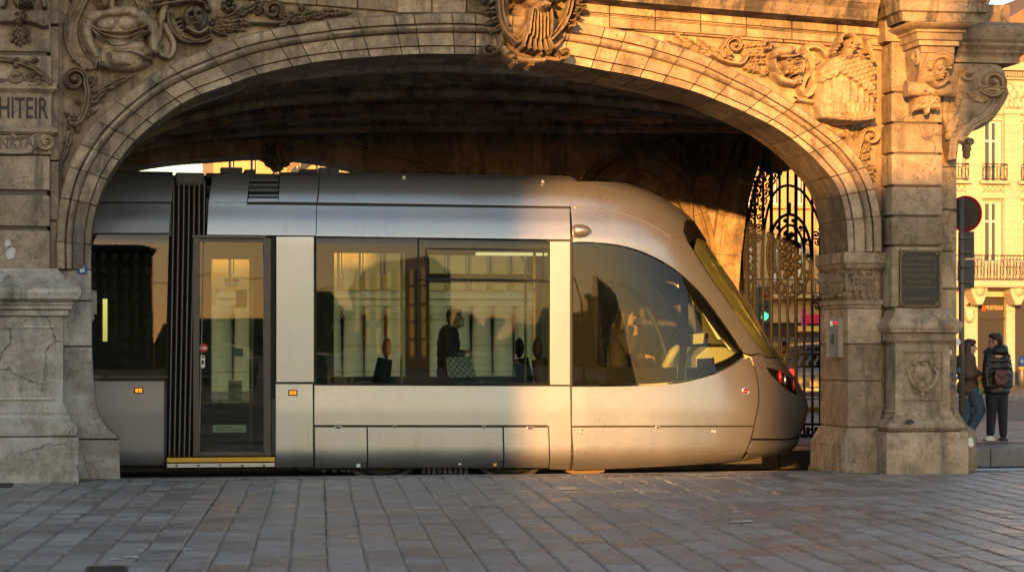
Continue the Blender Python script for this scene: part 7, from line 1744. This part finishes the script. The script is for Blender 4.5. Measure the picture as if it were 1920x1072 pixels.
hb_ = thing('handbag', 'white bag with a dark diagonal lattice under the passenger\'s arm', 'bag', Q(855,706,-.2)); mb = MB(); cor = [(829,669),(876,668),(887,707),(834,707)]; mb.prism([(Q(x,y).x, Q(x,y).z) for x, y in cor], YPA-.30, YPA-.22, 0, .012); mb.build('pouch', M['mask'], hb_)
mb = MB(); bl_ = lambda u, v: Q((cor[0][0]*(1-u)+cor[1][0]*u)*(1-v)+(cor[3][0]*(1-u)+cor[2][0]*u)*v, 668.5*(1-v)+707*v, -.304)
for k in range(-4, 6):
    for s in (1, -1):
        u0, u1 = (k*.22, k*.22+.75) if s > 0 else (k*.22+.75, k*.22); pts = [(u0+(u1-u0)*t, t) for t in np.linspace(0, 1, 30)]; pts = [p for p in pts if .02 < p[0] < .98]
        if len(pts) > 1: mb.tube([bl_(*pts[0]), bl_(*pts[-1])], .0045, 5)
mb.build('lattice', M['black'], hb_); mb = MB(); mb.tube([Q(828,668,-.26), Q(833,708,-.26)], .014, 6); mb.build('edging', M['maroon'], hb_)
# driver
YDR = YC-.1; D = lambda x, y, d=0: J(x, y, d, YDR); dv = thing('person', 'driver with long dark hair and a black coat seated in the cab', 'person', (D(1160,690).x, YDR, zfl)); mb = MB(); hd = D(1175, 592); f, sd = head(mb, hd, (1,-.1)); capsule(mb, hd+Vector((-.01,0,-.07)), D(1168,618), .05, .055); zs2 = zfl+.60
limb(mb, [D(1163,628), D(1158,660), Vector((D(1152,690).x, YDR, zs2+.08))], [.12,.12,.15]); limb(mb, [D(1160,630,-.16), D(1172,654,-.24), D(1186,626,-.16)], [.05,.042,.03]); hand(mb, D(1186,626,-.16), (.35,.1,1), (1,-.4,-.3), 1, .75); limb(mb, [D(1160,630,.16), D(1178,660,.2), D(1215,668,.1)], [.05,.042,.03]); hand(mb, D(1215,668,.1), (1,0,-.1), (0,0,1), 1, .5)
hx = D(1156,690).x
for d in (-.1,.1): limb(mb, [Vector((hx,YDR+d,zs2+.02)), Vector((hx+.42,YDR+d,zs2+.04)), Vector((hx+.48,YDR+d,zfl+.1))], [.09,.065,.042]); capsule(mb, Vector((hx+.46,YDR+d,zfl+.05)), Vector((hx+.62,YDR+d,zfl+.05)), .042, .034)
body = fuse('body', mb, M['skin'], dv, .010, 2); eyes(hd, f, sd, body)
mb = MB(); ellb(mb, hd+Vector((-.024,0,.05)), (.104,.104,.086)); ellb(mb, hd+Vector((.03,0,.082)), (.072,.086,.042)); limb(mb, [hd+Vector((-.055,-.06,.02)), D(1163,618,-.08), D(1160,640,-.09)], [.065,.06,.035]); limb(mb, [hd+Vector((-.055,.06,.02)), D(1163,618,.08), D(1160,640,.09)], [.065,.06,.035]); fuse('hair', mb, M['hair'], dv, .012, 1)
mb = MB()
for y, rx, ry in ((632,.12,.19),(648,.14,.2),(664,.15,.2),(680,.16,.2)): ellb(mb, D(1161-(y-632)*.12,y), (rx,ry,.15))
limb(mb, [D(1160,631,-.17), D(1171,656,-.25), D(1184,633,-.17)], [.08,.068,.048]); limb(mb, [D(1160,631,.17), D(1177,661,.22), D(1208,668,.11)], [.08,.068,.048]); fuse('coat', mb, M['coat'], dv, .012, 2)
mb = MB()
for d in (-.1,.1): limb(mb, [Vector((hx,YDR+d,zs2+.02)), Vector((hx+.42,YDR+d,zs2+.04)), Vector((hx+.48,YDR+d,zfl+.12))], [.115,.088,.07])
fuse('trousers', mb, M['navy'], dv, .013, 2)
